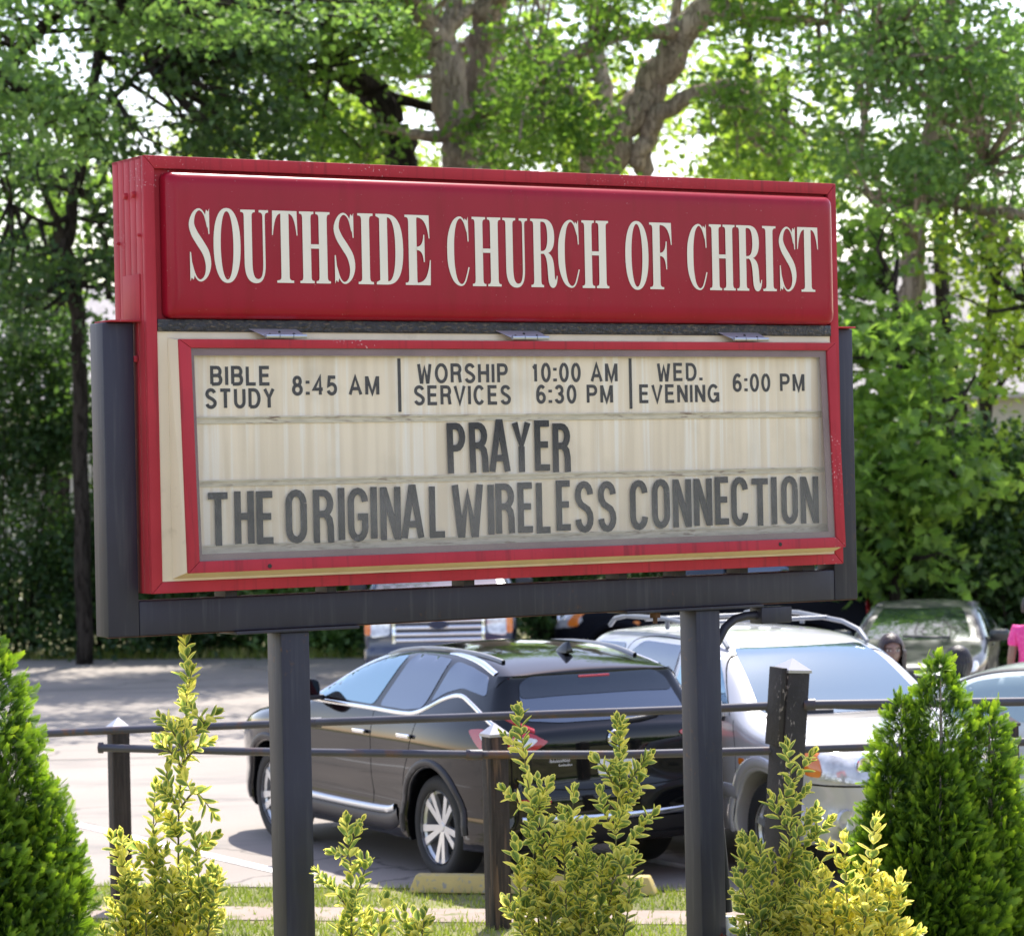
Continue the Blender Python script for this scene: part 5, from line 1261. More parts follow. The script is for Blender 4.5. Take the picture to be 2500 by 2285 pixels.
GREENS = {
 'mid':  leaf_mat('mid_green_leaves', [(0, (0.050, 0.115, 0.030)), (0.5, (0.115, 0.205, 0.050)), (1, (0.22, 0.33, 0.08))], 0.60),
 'lime': leaf_mat('lime_green_leaves', [(0, (0.14, 0.22, 0.04)), (0.5, (0.24, 0.34, 0.065)), (1, (0.36, 0.44, 0.09))], 0.58),
 'dark': leaf_mat('dark_green_leaves', [(0, (0.018, 0.046, 0.018)), (0.5, (0.044, 0.092, 0.030)), (1, (0.100, 0.175, 0.050))], 0.44),
 'blue': leaf_mat('cool_green_leaves', [(0, (0.052, 0.115, 0.042)), (0.5, (0.110, 0.200, 0.070)), (1, (0.19, 0.29, 0.105))], 0.54),
}
def bark_mat(name, col, furrow):
    m = mat(name, col, 0.92, spec=0.1, var=0.25, vscale=1.5)
    nt = m.node_tree; b = nt.nodes['Principled BSDF']; tc = nt.nodes.new('ShaderNodeTexCoord')
    mp = nt.nodes.new('ShaderNodeMapping'); mp.inputs['Scale'].default_value = (9, 9, 0.9); nt.links.new(tc.outputs['Object'], mp.inputs[0])
    nz = nt.nodes.new('ShaderNodeTexNoise'); nz.inputs['Scale'].default_value = 1.0; nz.inputs['Detail'].default_value = 5
    nt.links.new(mp.outputs[0], nz.inputs['Vector'])
    ad = nt.nodes.new('ShaderNodeMix'); ad.data_type = 'RGBA'; ad.blend_type = 'LINEAR_LIGHT'; ad.inputs[0].default_value = 1.0
    nt.links.new(mp.outputs[0], ad.inputs[6]); nt.links.new(nz.outputs['Color'], ad.inputs[7])
    vo = nt.nodes.new('ShaderNodeTexVoronoi'); vo.feature = 'DISTANCE_TO_EDGE'; vo.inputs['Scale'].default_value = 1.6
    nt.links.new(ad.outputs[2], vo.inputs['Vector'])
    mr = nt.nodes.new('ShaderNodeMapRange'); mr.inputs['From Min'].default_value = 0.0; mr.inputs['From Max'].default_value = 0.09; nt.links.new(vo.outputs['Distance'], mr.inputs['Value'])
    mx = nt.nodes.new('ShaderNodeMix'); mx.data_type = 'RGBA'; nt.links.new(mr.outputs[0], mx.inputs[0]); mx.inputs[6].default_value = (*furrow, 1)
    nt.links.new(b.inputs['Base Color'].links[0].from_socket, mx.inputs[7]); nt.links.new(mx.outputs[2], b.inputs['Base Color'])
    bp = nt.nodes.new('ShaderNodeBump'); bp.inputs['Strength'].default_value = 1.0; bp.inputs['Distance'].default_value = 0.02
    nt.links.new(mr.outputs[0], bp.inputs['Height']); nt.links.new(bp.outputs['Normal'], b.inputs['Normal'])
    return m
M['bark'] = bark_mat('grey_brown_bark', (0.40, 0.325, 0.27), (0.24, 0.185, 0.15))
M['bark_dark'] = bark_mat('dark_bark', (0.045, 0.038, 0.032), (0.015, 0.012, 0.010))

def limb(mb, pts, n=9, wig=0.0):
    """pts: (display px x, y, Y, radius)"""
    ctrl = []
    for x, y, Y, r in pts:
        p = atd(x, y, Y); ctrl.append((p.x, p.y, p.z, r))
    # Catmull-Rom
    P = [ctrl[0]] + ctrl + [ctrl[-1]]; res = []
    for i in range(1, len(P) - 2):
        for k in range(5):
            t = k / 5
            res.append([0.5 * (2 * b_ + (c - a) * t + (2 * a - 5 * b_ + 4 * c - d) * t * t + (3 * b_ - a - 3 * c + d) * t**3) for a, b_, c, d in zip(P[i - 1], P[i], P[i + 1], P[i + 2])])
    res.append(list(ctrl[-1]))
    for q in res[1:-1]:
        s = q[3] * 0.5
        q[0] += rng.normal() * s * 0.35; q[1] += rng.normal() * s * 0.35; q[2] += rng.normal() * s * 0.2
    mb.tube([q[:3] for q in res], [max(0.008, q[3]) for q in res], n)
    return [Vector(q[:3]) for q in res]
def twigs(mb, p, k, ln, r=0.02):
    ends = []
    for _ in range(k):
        d = Vector((rng.normal(), rng.normal() * 0.8, rng.normal() * 0.6 + 0.25)).normalized()
        q1 = p + d * ln * 0.5 + Vector((rng.normal(), rng.normal(), rng.normal())) * ln * 0.1
        q2 = q1 + (d + Vector((rng.normal(), rng.normal(), rng.normal())) * 0.35).normalized() * ln * 0.5
        mb.tube([p, q1, q2], [r, r * 0.6, r * 0.25], 5); ends.append(q2)
    return ends

def tree(name, label, base, limbs, clumps, leaf, bark='bark_dark', size=0.15, dens=14, up=0.35, group='trees behind the lot', cat='tree', seed=1, twig=2, asp=0.65, lobed=False):
    """base: world (x,y); limbs: list of pixel polylines; clumps: (display x, y, Y, radius, weight)"""
    global rng
    rng = np.random.default_rng(seed)
    root = empty(name, (base[0], base[1], ground_z(base[0], base[1])), 0, label, cat, group)
    off = Vector((base[0], base[1], ground_z(base[0], base[1])))
    mb = MB()
    nodes = []
    for L in limbs:
        pts = limb(mb, L); nodes += pts[len(pts) // 4:]
    cl = []
    for x, y, Y, r, w in clumps:
        p = atd(x, y, Y); cl.append((p.x, p.y, p.z, r, w))
    # a branch from the nearest limb node to each clump
    for x, y, z, r, w in cl:
        c = Vector((x, y, z))
        if nodes:
            near = min(nodes, key=lambda q: (q - c).length)
            mid = near.lerp(c, 0.55) + Vector((rng.normal(), rng.normal(), -abs(rng.normal()))) * 0.15 * r
            if (near - c).length < 7: mb.tube([near, mid, c], [0.05, 0.03, 0.012], 5)
            for _ in range(twig): twigs(mb, mid.lerp(c, rng.random()), 1, r * 0.9, 0.014)
    for i in range(len(mb.v)): mb.v[i] = tuple(Vector(mb.v[i]) - off)
    mb.build('trunk', M[bark], root, smooth=True, angle=180)
    P, tn = clumps_points(cl, dens)
    sz = size * (0.7 + 0.6 * rng.random(len(P)))
    leaf_cards(P - np.array(off[:]), sz, tn, 'crown', GREENS[leaf], root, asp=asp, up=up, lobed=lobed)
    return root

def scatter(x0, x1, y0, y1, Y0, Y1, n, r0, r1, w0=0.7, w1=1.1, holes=(), seed=0):
    g = np.random.default_rng(seed); out = []; tries = 0
    while len(out) < n:
        x, y, Y, r = g.uniform(x0, x1), g.uniform(y0, y1), g.uniform(Y0, Y1), g.uniform(r0, r1)
        m = 0.36 * r * 5645 / Y
        if any(((x - hx) / (hr + m)) ** 2 + ((y - hy) / (hv + m)) ** 2 < 1 for hx, hy, hr, hv in holes):
            tries += 1
            if tries < 4000: continue
            break
        out.append((x, y, Y, r, g.uniform(w0, w1)))
    return out
HOLES = [(320, 240, 60, 42), (120, 95, 36, 36), (175, 140, 26, 26), (270, 185, 25, 22), (790, 240, 40, 30), (860, 285, 45, 25), (1290, 330, 50, 30), (1350, 250, 45, 50), (1345, 300, 45, 50), (1330, 110, 55, 42), (1640, 45, 70, 36),
         (1590, 225, 46, 26), (1100, 45, 40, 35), (1700, 250, 34, 26), (1790, 250, 34, 24), (1560, 120, 45, 26), (620, 25, 40, 16), (820, 170, 26, 26), (1080, 330, 30, 22), (1190, 150, 36, 20), (1980, 20, 30, 25)]
STEMS = [(880, 150, 34, 120), (905, 300, 26, 60), (955, 90, 34, 140), (820, 10, 30, 40), (1195, 310, 20, 30), (1240, 245, 24, 36), (1290, 160, 26, 36), (1330, 90, 26, 36), (1375, 20, 30, 36), (740, 190, 26, 40), (780, 290, 24, 50), (690, 145, 26, 24)]
def base_of(x, y, Y):
    p = atd(x, y, Y); return (p.x, p.y)

# big twin-stemmed oak behind the sign
tree('oak_tree', 'big oak with two pale grey stems rising behind the middle of the sign', base_of(925, 600, 50),
     [[(925, 1330, 50, .62), (922, 800, 50, .58), (918, 480, 50, .46), (912, 340, 50, .36), (893, 230, 50, .33), (880, 130, 50, .31), (858, 70, 50, .28), (815, 0, 49.5, .20), (760, -90, 49, .14), (700, -260, 48, .08)],
      [(925, 800, 50, .5), (935, 480, 50.3, .40), (938, 330, 50.5, .36), (948, 200, 50.6, .34), (955, 90, 50.6, .33), (972, 0, 50.4, .27), (1000, -140, 50, .18), (1040, -320, 50, .08)],
      [(872, 105, 50, .20), (880, 60, 50, .17), (893, 15, 50.2, .14), (905, -40, 50.5, .10), (930, -160, 51, .05)], [(880, 60, 50, .14), (905, 35, 50.1, .12), (930, 18, 50.4, .10), (962, 40, 50.6, .1)],
      [(882, 270, 50, .13), (845, 268, 49.8, .11), (795, 262, 49.6, .09), (738, 247, 49.4, .06)], [(815, 0, 49.5, .18), (740, -60, 48, .12), (640, -120, 46, .06)], [(972, 0, 50.4, .2), (1060, -80, 49, .12), (1150, -160, 48, .05)]],
     scatter(690, 1150, -400, -170, 46, 54, 22, 1.1, 1.7, 0.8, 1.2, (), 3) + scatter(700, 1100, -60, 330, 46.5, 49, 30, 0.4, 0.7, 0.8, 1.1, HOLES + STEMS, 4) + scatter(690, 1120, -60, 330, 52, 55, 26, 0.5, 0.85, 0.8, 1.1, HOLES, 104)
     + [(940, 215, 48.8, .45, 1.1), (925, 265, 48.8, .42, 1.0), (985, 260, 49, .5, 1), (1010, 200, 49.5, .5, 1)],
     'mid', 'bark', 0.15, 15, seed=21)
# leaning tree to the right of it
tree('leaning_tree', 'tree with a thick trunk leaning right above the right half of the sign', base_of(1160, 600, 47),
     [[(1120, 1330, 47, .5), (1140, 700, 47, .45), (1165, 420, 47, .38), (1185, 330, 47, .33), (1225, 260, 47, .30), (1275, 180, 47, .29), (1320, 100, 46.8, .27), (1365, 40, 46.6, .25), (1420, -30, 46.5, .22), (1500, -180, 46, .14), (1560, -340, 46, .06)],
      [(1352, 55, 46.6, .15), (1290, 62, 46.4, .13), (1215, 70, 46.2, .12), (1150, 98, 46, .11), (1095, 130, 46, .09), (1050, 165, 46, .06)],
      [(1375, 28, 46.6, .16), (1450, 20, 46.4, .13), (1530, 32, 46.2, .11), (1600, 45, 46, .08), (1650, 42, 46, .05)],
      [(1250, 330, 47, .13), (1275, 270, 47, .16), (1300, 225, 46.8, .15), (1370, 185, 46.5, .13), (1440, 165, 46.2, .08)], [(1262, 345, 47.5, .17), (1275, 250, 47.6, .15), (1295, 160, 47.6, .12), (1330, 30, 47.5, .09), (1360, -100, 47.5, .05)],
      [(1200, 310, 47, .16), (1190, 200, 48, .15), (1170, 60, 48.5, .13), (1160, -60, 48.5, .1), (1150, -250, 48, .05)]],
     scatter(1180, 1720, -400, -170, 43, 51, 24, 1.1, 1.7, .8, 1.2, (), 5) + scatter(1010, 1260, -40, 335, 44.5, 46.5, 26, .4, .7, .8, 1.1, HOLES + STEMS, 6) + scatter(1360, 1700, -60, 340, 44, 48, 44, .4, .75, .8, 1.1, HOLES + STEMS, 7)
     + [(1130, 190, 45.6, .6, 1.1), (1080, 220, 45.6, .6, 1.1), (1165, 240, 45.6, .55, 1.1)],
     'mid', 'bark', 0.15, 15, seed=22)
# dark trunk left of the oak
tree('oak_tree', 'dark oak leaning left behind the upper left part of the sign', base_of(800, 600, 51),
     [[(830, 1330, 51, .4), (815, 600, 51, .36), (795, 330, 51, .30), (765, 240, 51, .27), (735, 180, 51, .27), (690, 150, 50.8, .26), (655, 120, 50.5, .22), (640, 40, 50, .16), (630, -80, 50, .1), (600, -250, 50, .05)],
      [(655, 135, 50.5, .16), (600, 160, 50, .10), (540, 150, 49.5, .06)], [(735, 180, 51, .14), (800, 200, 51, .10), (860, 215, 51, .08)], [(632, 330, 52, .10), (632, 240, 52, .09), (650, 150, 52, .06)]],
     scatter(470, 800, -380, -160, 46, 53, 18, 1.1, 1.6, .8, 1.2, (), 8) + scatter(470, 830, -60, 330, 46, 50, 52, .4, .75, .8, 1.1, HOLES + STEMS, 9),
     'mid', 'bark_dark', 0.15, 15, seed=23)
# dark shaded trees left
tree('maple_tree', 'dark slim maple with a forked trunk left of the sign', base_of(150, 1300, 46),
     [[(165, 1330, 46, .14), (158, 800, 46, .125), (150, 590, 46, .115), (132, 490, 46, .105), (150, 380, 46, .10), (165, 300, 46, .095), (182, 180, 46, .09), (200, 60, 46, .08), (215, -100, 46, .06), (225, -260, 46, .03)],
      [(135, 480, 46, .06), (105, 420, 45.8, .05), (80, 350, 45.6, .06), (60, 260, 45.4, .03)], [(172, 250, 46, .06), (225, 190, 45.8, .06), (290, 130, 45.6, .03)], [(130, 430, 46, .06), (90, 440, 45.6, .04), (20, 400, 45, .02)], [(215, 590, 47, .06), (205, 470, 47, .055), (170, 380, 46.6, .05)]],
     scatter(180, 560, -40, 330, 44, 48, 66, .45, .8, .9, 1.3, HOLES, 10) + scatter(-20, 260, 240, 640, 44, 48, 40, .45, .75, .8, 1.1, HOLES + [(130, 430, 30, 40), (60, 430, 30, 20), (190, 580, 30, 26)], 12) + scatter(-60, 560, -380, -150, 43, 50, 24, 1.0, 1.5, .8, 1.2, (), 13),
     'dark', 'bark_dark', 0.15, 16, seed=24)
tree('hickory_tree', 'lighter leafy tree overhanging the top left corner', base_of(-60, 1300, 40),
     [[(-60, 1420, 40, .3), (-70, 800, 40, .26), (-60, 400, 40, .2), (-20, 200, 40, .14), (60, 80, 40, .10), (160, 0, 39.5, .07), (260, -40, 39, .03)], [(-20, 200, 40, .10), (80, 190, 39.6, .05), (180, 200, 39.3, .02)]],
     scatter(-60, 200, 80, 300, 38, 41, 26, .4, .7, .9, 1.2, HOLES, 14) + scatter(-60, 420, -60, 70, 37, 42, 26, .4, .7, .8, 1.2, HOLES, 15) + scatter(-60, 420, -320, -140, 37, 42, 14, .8, 1.2, .8, 1.2, (), 115) + scatter(420, 760, -100, 60, 38, 42, 16, .35, .6, .8, 1.1, HOLES, 16),
     'blue', 'bark_dark', 0.14, 16, seed=25)
# right-hand trees
tree('maple_tree', 'bright green maple filling the upper right, with pale branches', base_of(1800, 1250, 42),
     [[(1790, 1330, 43, .26), (1780, 900, 43, .24), (1790, 600, 43, .2), (1800, 440, 43, .17), (1830, 300, 43, .14), (1850, 130, 43, .11), (1880, -40, 43, .07), (1900, -220, 43, .03)],
      [(1720, 385, 42.6, .10), (1790, 400, 42.6, .11), (1860, 395, 42.6, .11), (1930, 410, 42.4, .10), (2020, 425, 42, .09), (2120, 430, 42, .07)], [(1865, 395, 42.5, .08), (1900, 360, 42.3, .06), (1935, 325, 42, .03)], [(1860, 395, 42.5, .06), (1820, 430, 42.3, .05), (1800, 500, 42, .04)],
      [(1690, 335, 43.5, .07), (1700, 250, 43.5, .06), (1720, 120, 43.5, .04)], [(1880, 240, 43, .06), (1800, 170, 42.5, .05), (1740, 100, 42.3, .03)], [(1950, 430, 42.2, .05), (1990, 480, 42, .04), (2030, 540, 42, .03)]],
     scatter(1620, 2080, -50, 350, 40.5, 44, 92, .4, .72, .8, 1.2, HOLES, 17) + scatter(1640, 2100, -360, -160, 39, 46, 18, 1.0, 1.5, .8, 1.2, (), 18) + scatter(1660, 2060, 320, 520, 41, 45, 16, .5, .8, .7, 1.0, [(1780, 570, 70, 60)], 19),
     'blue', 'bark', 0.14, 15, seed=26)
tree('maple_sapling', 'broad leaved young maple growing right beside the right end of the sign', base_of(1760, 1300, 38.5),
     [[(1760, 1330, 39, .10), (1765, 1100, 39, .09), (1755, 900, 39, .07), (1770, 700, 39, .05), (1760, 560, 39, .03)], [(1765, 1000, 39, .05), (1860, 850, 38.6, .03), (1920, 740, 38.4, .02)]],
     scatter(1680, 1880, 680, 1120, 37.5, 40, 40, .5, .9, .8, 1.1, [(1900, 800, 40, 60)], 31) + scatter(1660, 1770, 420, 700, 38.5, 40.5, 14, .5, .8, .7, 1.0, [(1770, 560, 40, 40)], 32),
     'mid', 'bark_dark', 0.19, 17, up=0.6, seed=27, lobed=True)
tree('maple_tree', 'tree of yellow green leaves and thin dark stems at the right edge', base_of(1960, 1300, 43),
     [[(1960, 1330, 43.5, .14), (1950, 1000, 43.5, .12), (1940, 760, 43.5, .10), (1960, 560, 43.5, .07), (1990, 400, 43.5, .04)], [(1945, 800, 43.5, .06), (2000, 700, 43.2, .04), (2040, 600, 43, .02)], [(1900, 1330, 44, .08), (1905, 1000, 44, .07), (1890, 760, 44, .05), (1850, 600, 44, .03)], [(1780, 480, 44, .05), (1810, 600, 44, .06), (1850, 760, 44, .06)]],
     scatter(1850, 2090, 440, 760, 41.5, 44, 26, .5, .9, .7, 1.0, [(1950, 830, 50, 40)], 33) + scatter(1880, 2090, 880, 1230, 40, 42.5, 30, .5, .9, .8, 1.1, (), 34),
     'lime', 'bark_dark', 0.15, 15, up=0.5, seed=28, lobed=True)
# sunlit trees farther back, seen through the gaps
for k, (label, x0, x1, y0, y1, Y, n, leaf, sd) in enumerate((
        ('sunlit yellow green tree far behind the left end of the sign top', 290, 520, 268, 420, 66, 16, 'lime', 41), ('sunlit yellow green tree far behind the dark leaning oak', 640, 900, 190, 400, 68, 26, 'lime', 42),
        ('sunlit yellow green tree far behind the leaning trunk', 980, 1320, 100, 400, 66, 40, 'lime', 43), ('light green tree far behind the upper right corner', 1400, 1680, 130, 420, 64, 30, 'lime', 44), ('light green tree far back at the left edge', -20, 240, 300, 600, 62, 22, 'mid', 45))):
    xm = (x0 + x1) / 2
    tree('background_tree', label, base_of(xm, 1200, Y), [[(xm, 1200, Y, .3), (xm + 10, 800, Y, .25), (xm, (y0 + y1) / 2, Y, .14), (xm + 12, y0, Y, .05)]],
         scatter(x0, x1, y0, y1, Y - 2, Y + 2, int(n * 1.3), .7, 1.2, .7, 1.0, HOLES, sd), leaf, 'bark_dark', 0.19, 11, seed=60 + k, group='sunlit trees far behind')
for k, (label, x0, x1, y0, y1, Y, n, leaf, sd) in enumerate((
        ('thin pale green tree far behind the upper left of the photo', 150, 720, -60, 330, 74, 64, 'lime', 51), ('thin pale green tree far behind the two pale oak stems', 740, 1240, -60, 340, 76, 58, 'lime', 52), ('thin pale green tree far behind the right half of the sign', 1240, 1720, -60, 380, 74, 58, 'lime', 53), ('thin pale green tree far back in the upper right', 1640, 2060, -40, 420, 72, 52, 'mid', 54))):
    xm = (x0 + x1) / 2
    tree('background_tree', label, base_of(xm, 1150, Y), [[(xm, 1150, Y, .3), (xm + 10, 700, Y, .22), (xm - 8, (y0 + y1) / 2, Y, .14), (xm + 12, y0, Y, .05)]],
         scatter(x0, x1, y0, y1, Y - 2, Y + 2, n, .9, 1.5, .6, .8, [(h[0], h[1], h[2] * .6, h[3] * .6) for h in HOLES], sd), leaf, 'bark_dark', 0.22, 7, seed=80 + k, group='sunlit trees far behind')
# shrubs and undergrowth along the far edge of the lot
def bush(name, label, x0, x1, y0, y1, Y0, Y1, n, leaf, sd, r0=.45, r1=.9, size=.13, dens=15, group='undergrowth along the far edge of the lot', up=.5, asp=.6, holes=()):
    global rng
    rng = np.random.default_rng(sd)
    xm = (x0 + x1) / 2; b_ = atd(xm, y1, (Y0 + Y1) / 2); gz = ground_z(b_.x, b_.y)
    root = empty(name, (b_.x, b_.y, gz), 0, label, 'shrub', group)
    off = np.array((b_.x, b_.y, gz)); mb = MB(); cl = []
    for x, y, Y, r, w in scatter(x0, x1, y0, y1, Y0, Y1, n, r0, r1, .8, 1.2, holes, sd):
        p = atd(x, y, Y); z = max(p.z, gz + r * 0.6); cl.append((p.x, p.y, z, r, w))
        mb.tube([Vector((b_.x + (p.x - b_.x) * 0.6, b_.y, gz - 0.05)) - Vector(off), Vector(((b_.x + 4 * p.x) / 5, p.y, gz + (z - gz) * 0.5)) - Vector(off), Vector((p.x, p.y, z)) - Vector(off)], [0.018, 0.012, 0.005], 5)
    mb.build('stems', M['bark_dark'], root, smooth=True, angle=180)
    P, tn = clumps_points(cl, dens, fill_=34)
    leaf_cards(P - off, size * (0.7 + 0.6 * rng.random(len(P))), tn, 'foliage', GREENS[leaf], root, asp=asp, up=up)
    return root
bush('evergreen_shrub', 'tall dark evergreen thicket at the left edge of the lot', -140, 120, 640, 1290, 47.5, 49.5, 60, 'dark', 71)
bush('evergreen_shrub', 'dark evergreen thicket just left of the sign', 100, 330, 760, 1290, 47.5, 49.5, 56, 'dark', 72, holes=[(150, 960, 60, 16)])
bush('evergreen_shrub', 'dark hedge seen beneath the left part of the sign', 300, 560, 880, 1300, 47, 49, 52, 'dark', 73)
bush('evergreen_shrub', 'dark hedge with pale glints behind the left post', 520, 760, 860, 1290, 46.5, 48.5, 50, 'blue', 74)
bush('evergreen_shrub', 'dark hedge behind the blue pickup', 740, 1010, 850, 1270, 46, 48, 46, 'dark', 75)
bush('evergreen_shrub', 'dark hedge behind the dark SUV in the middle', 990, 1260, 850, 1260, 45, 47, 46, 'dark', 76)
bush('evergreen_shrub', 'dark hedge behind the roof of the silver white SUV', 1240, 1480, 850, 1250, 43, 45, 46, 'dark', 77)
bush('evergreen_shrub', 'dark undergrowth left of the grey sedan', 1460, 1720, 860, 1260, 41, 43, 50, 'dark', 78)
bush('evergreen_shrub', 'dark green thicket right behind the grey sedan', 1690, 1900, 940, 1280, 39.5, 41.5, 46, 'dark', 79)
bush('evergreen_shrub', 'dark thicket behind the woman in pink', 1880, 2120, 900, 1300, 39.5, 41.5, 50, 'dark', 80)
# far wooded slope and two houses glimpsed between the trees
rng = np.random.default_rng(5)
n = 26000
P = np.stack([rng.uniform(-42, 42, n), rng.uniform(84, 96, n), 0.5 + 8.5 * rng.random(n) ** 1.3], axis=1)
P[:, 2] *= 0.75 + 0.25 * np.sin(P[:, 0] * 0.55) + 0.12 * np.sin(P[:, 0] * 1.7)
o = leaf_cards(P, 0.35 + 0.3 * rng.random(n), np.clip(rng.normal(0.5, 0.2, n), 0, 1), 'woodland', GREENS['blue']); tag(o, kind='stuff')
n = 30000
an = rng.uniform(R(150), R(400), n); rr_ = rng.uniform(62, 74, n)
P = np.stack([rr_ * np.cos(an), rr_ * np.sin(an), 1.2 + (7.0 + 2.0 * np.sin(an * 9) + 1.5 * np.sin(an * 23)) * rng.random(n) ** 1.2], axis=1)
P = P[(P[:, 1] < 30)]; n = len(P)
o = leaf_cards(P, 0.7 + 0.6 * rng.random(n), np.clip(rng.normal(0.45, 0.2, n), 0, 1), 'woodland', GREENS['mid'], asp=0.9); tag(o, kind='stuff')  # unseen tree ring behind and beside the camera, added to darken the reflections
M['siding'] = mat('pale_house_siding', (0.50, 0.46, 0.42), 0.8, var=0.06, vscale=2)
M['roof'] = mat('pale_weathered_roof', (0.46, 0.42, 0.43), 0.85, var=0.12, vscale=3, bump=0.3, bscale=20)
def house(label, c, rz, w, d, h, rh):
    root = empty('house', (c[0], c[1], 0.4), rz, label, 'house', None)
    mb = MB(); mb.box((-w / 2, -d / 2, -0.5), (w / 2, d / 2, h)); mb.add([(-w / 2, -d / 2, h), (w / 2, -d / 2, h), (0, -d / 2, h + rh * 0.96), (-w / 2, d / 2, h), (w / 2, d / 2, h), (0, d / 2, h + rh * 0.96)], [(0, 1, 2), (5, 4, 3)])
    mb.build('wall', M['siding'], root)
    mb = MB(); e = 0.4
    for s_ in (-1, 1):
        k = rh / (w / 2)
        mb.add([(0, -d / 2 - e, h + rh), (s_ * (w / 2 + e), -d / 2 - e, h - e * k), (s_ * (w / 2 + e), d / 2 + e, h - e * k), (0, d / 2 + e, h + rh), (0, -d / 2 - e, h + rh + 0.12), (s_ * (w / 2 + e), -d / 2 - e, h - e * k + 0.12), (s_ * (w / 2 + e), d / 2 + e, h - e * k + 0.12), (0, d / 2 + e, h + rh + 0.12)],
               [(0, 1, 2, 3), (7, 6, 5, 4), (0, 4, 5, 1), (1, 5, 6, 2), (2, 6, 7, 3)])
    mb.build('roof', M['roof'], root)
    for x in (-w * 0.28, w * 0.28):
        mb = MB(); mb.box((x - 0.55, -d / 2 - 0.05, 1.2), (x + 0.55, -d / 2 - 0.004, 2.7)); f_ = mb.build('window', mat('white_window_frame', (0.75, 0.75, 0.73), 0.5), root)
        mb = MB(); mb.box((x - 0.45, -d / 2 - 0.06, 1.3), (x + 0.45, -d / 2 - 0.052, 2.6)); mb.build('pane', M['glass_dark'], f_)
    mb = MB(); mb.box((-0.5, -d / 2 - 0.05, 0), (0.5, -d / 2 - 0.004, 2.1)); mb.build('door', M['trim'], root)
M['brick'] = mat('red_brown_brick', (0.17, 0.060, 0.045), 0.85, var=0.25, vscale=25, vstretch=(1, 1, 3), bump=0.3, bscale=30)
_sd = M['siding']; M['siding'] = M['brick']; house('red brick church hall across the road, facing the sign', (10, -34), R(180), 26, 12, 5.0, 4.0); M['siding'] = _sd
h_ = atd(1830, 1100, 74); house('pale roofed house glimpsed through the leaves right of the sign', (h_.x + 1.5, 77), R(62), 9.5, 12, 4.4, 3.6)
h_ = atd(150, 1100, 76); house('pale house glimpsed between the trunks left of the sign', (h_.x, 80), R(80), 9, 11, 4.6, 3.2)

# ---- conical evergreens near the camera: fans of scale leaves on many upright lobes
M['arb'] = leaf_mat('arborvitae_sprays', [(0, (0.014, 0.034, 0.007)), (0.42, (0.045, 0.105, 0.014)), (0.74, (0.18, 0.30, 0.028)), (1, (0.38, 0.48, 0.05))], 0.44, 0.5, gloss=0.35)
def spray_template():
    Q = []; T = []
    def br(p, a, ln, w, t0, t1):
        d = np.array([math.cos(a), math.sin(a)]); nn = np.array([-d[1], d[0]]) * w
        q = p + d * ln
        Q.append([p - nn, p + nn, q + nn * 0.45, q - nn * 0.45]); T.append([t0, t0, t1, t1]); return q
    br(np.array([0., 0.]), 0, 1.0, 0.032, .2, 1.0)
    for i, x in enumerate((0.16, 0.30, 0.44, 0.57, 0.69, 0.80, 0.90)):
        for s_ in (1, -1):
            ln = 0.42 * (1 - x) ** 0.7 + 0.10; a = s_ * (0.62 - 0.15 * x)
            br(np.array([x + 0.02 * s_, 0.]), a, ln, 0.028, .25 + .5 * x, .6 + .4 * x)
    return np.array(Q), np.array(T)
SPQ, SPT = spray_template()
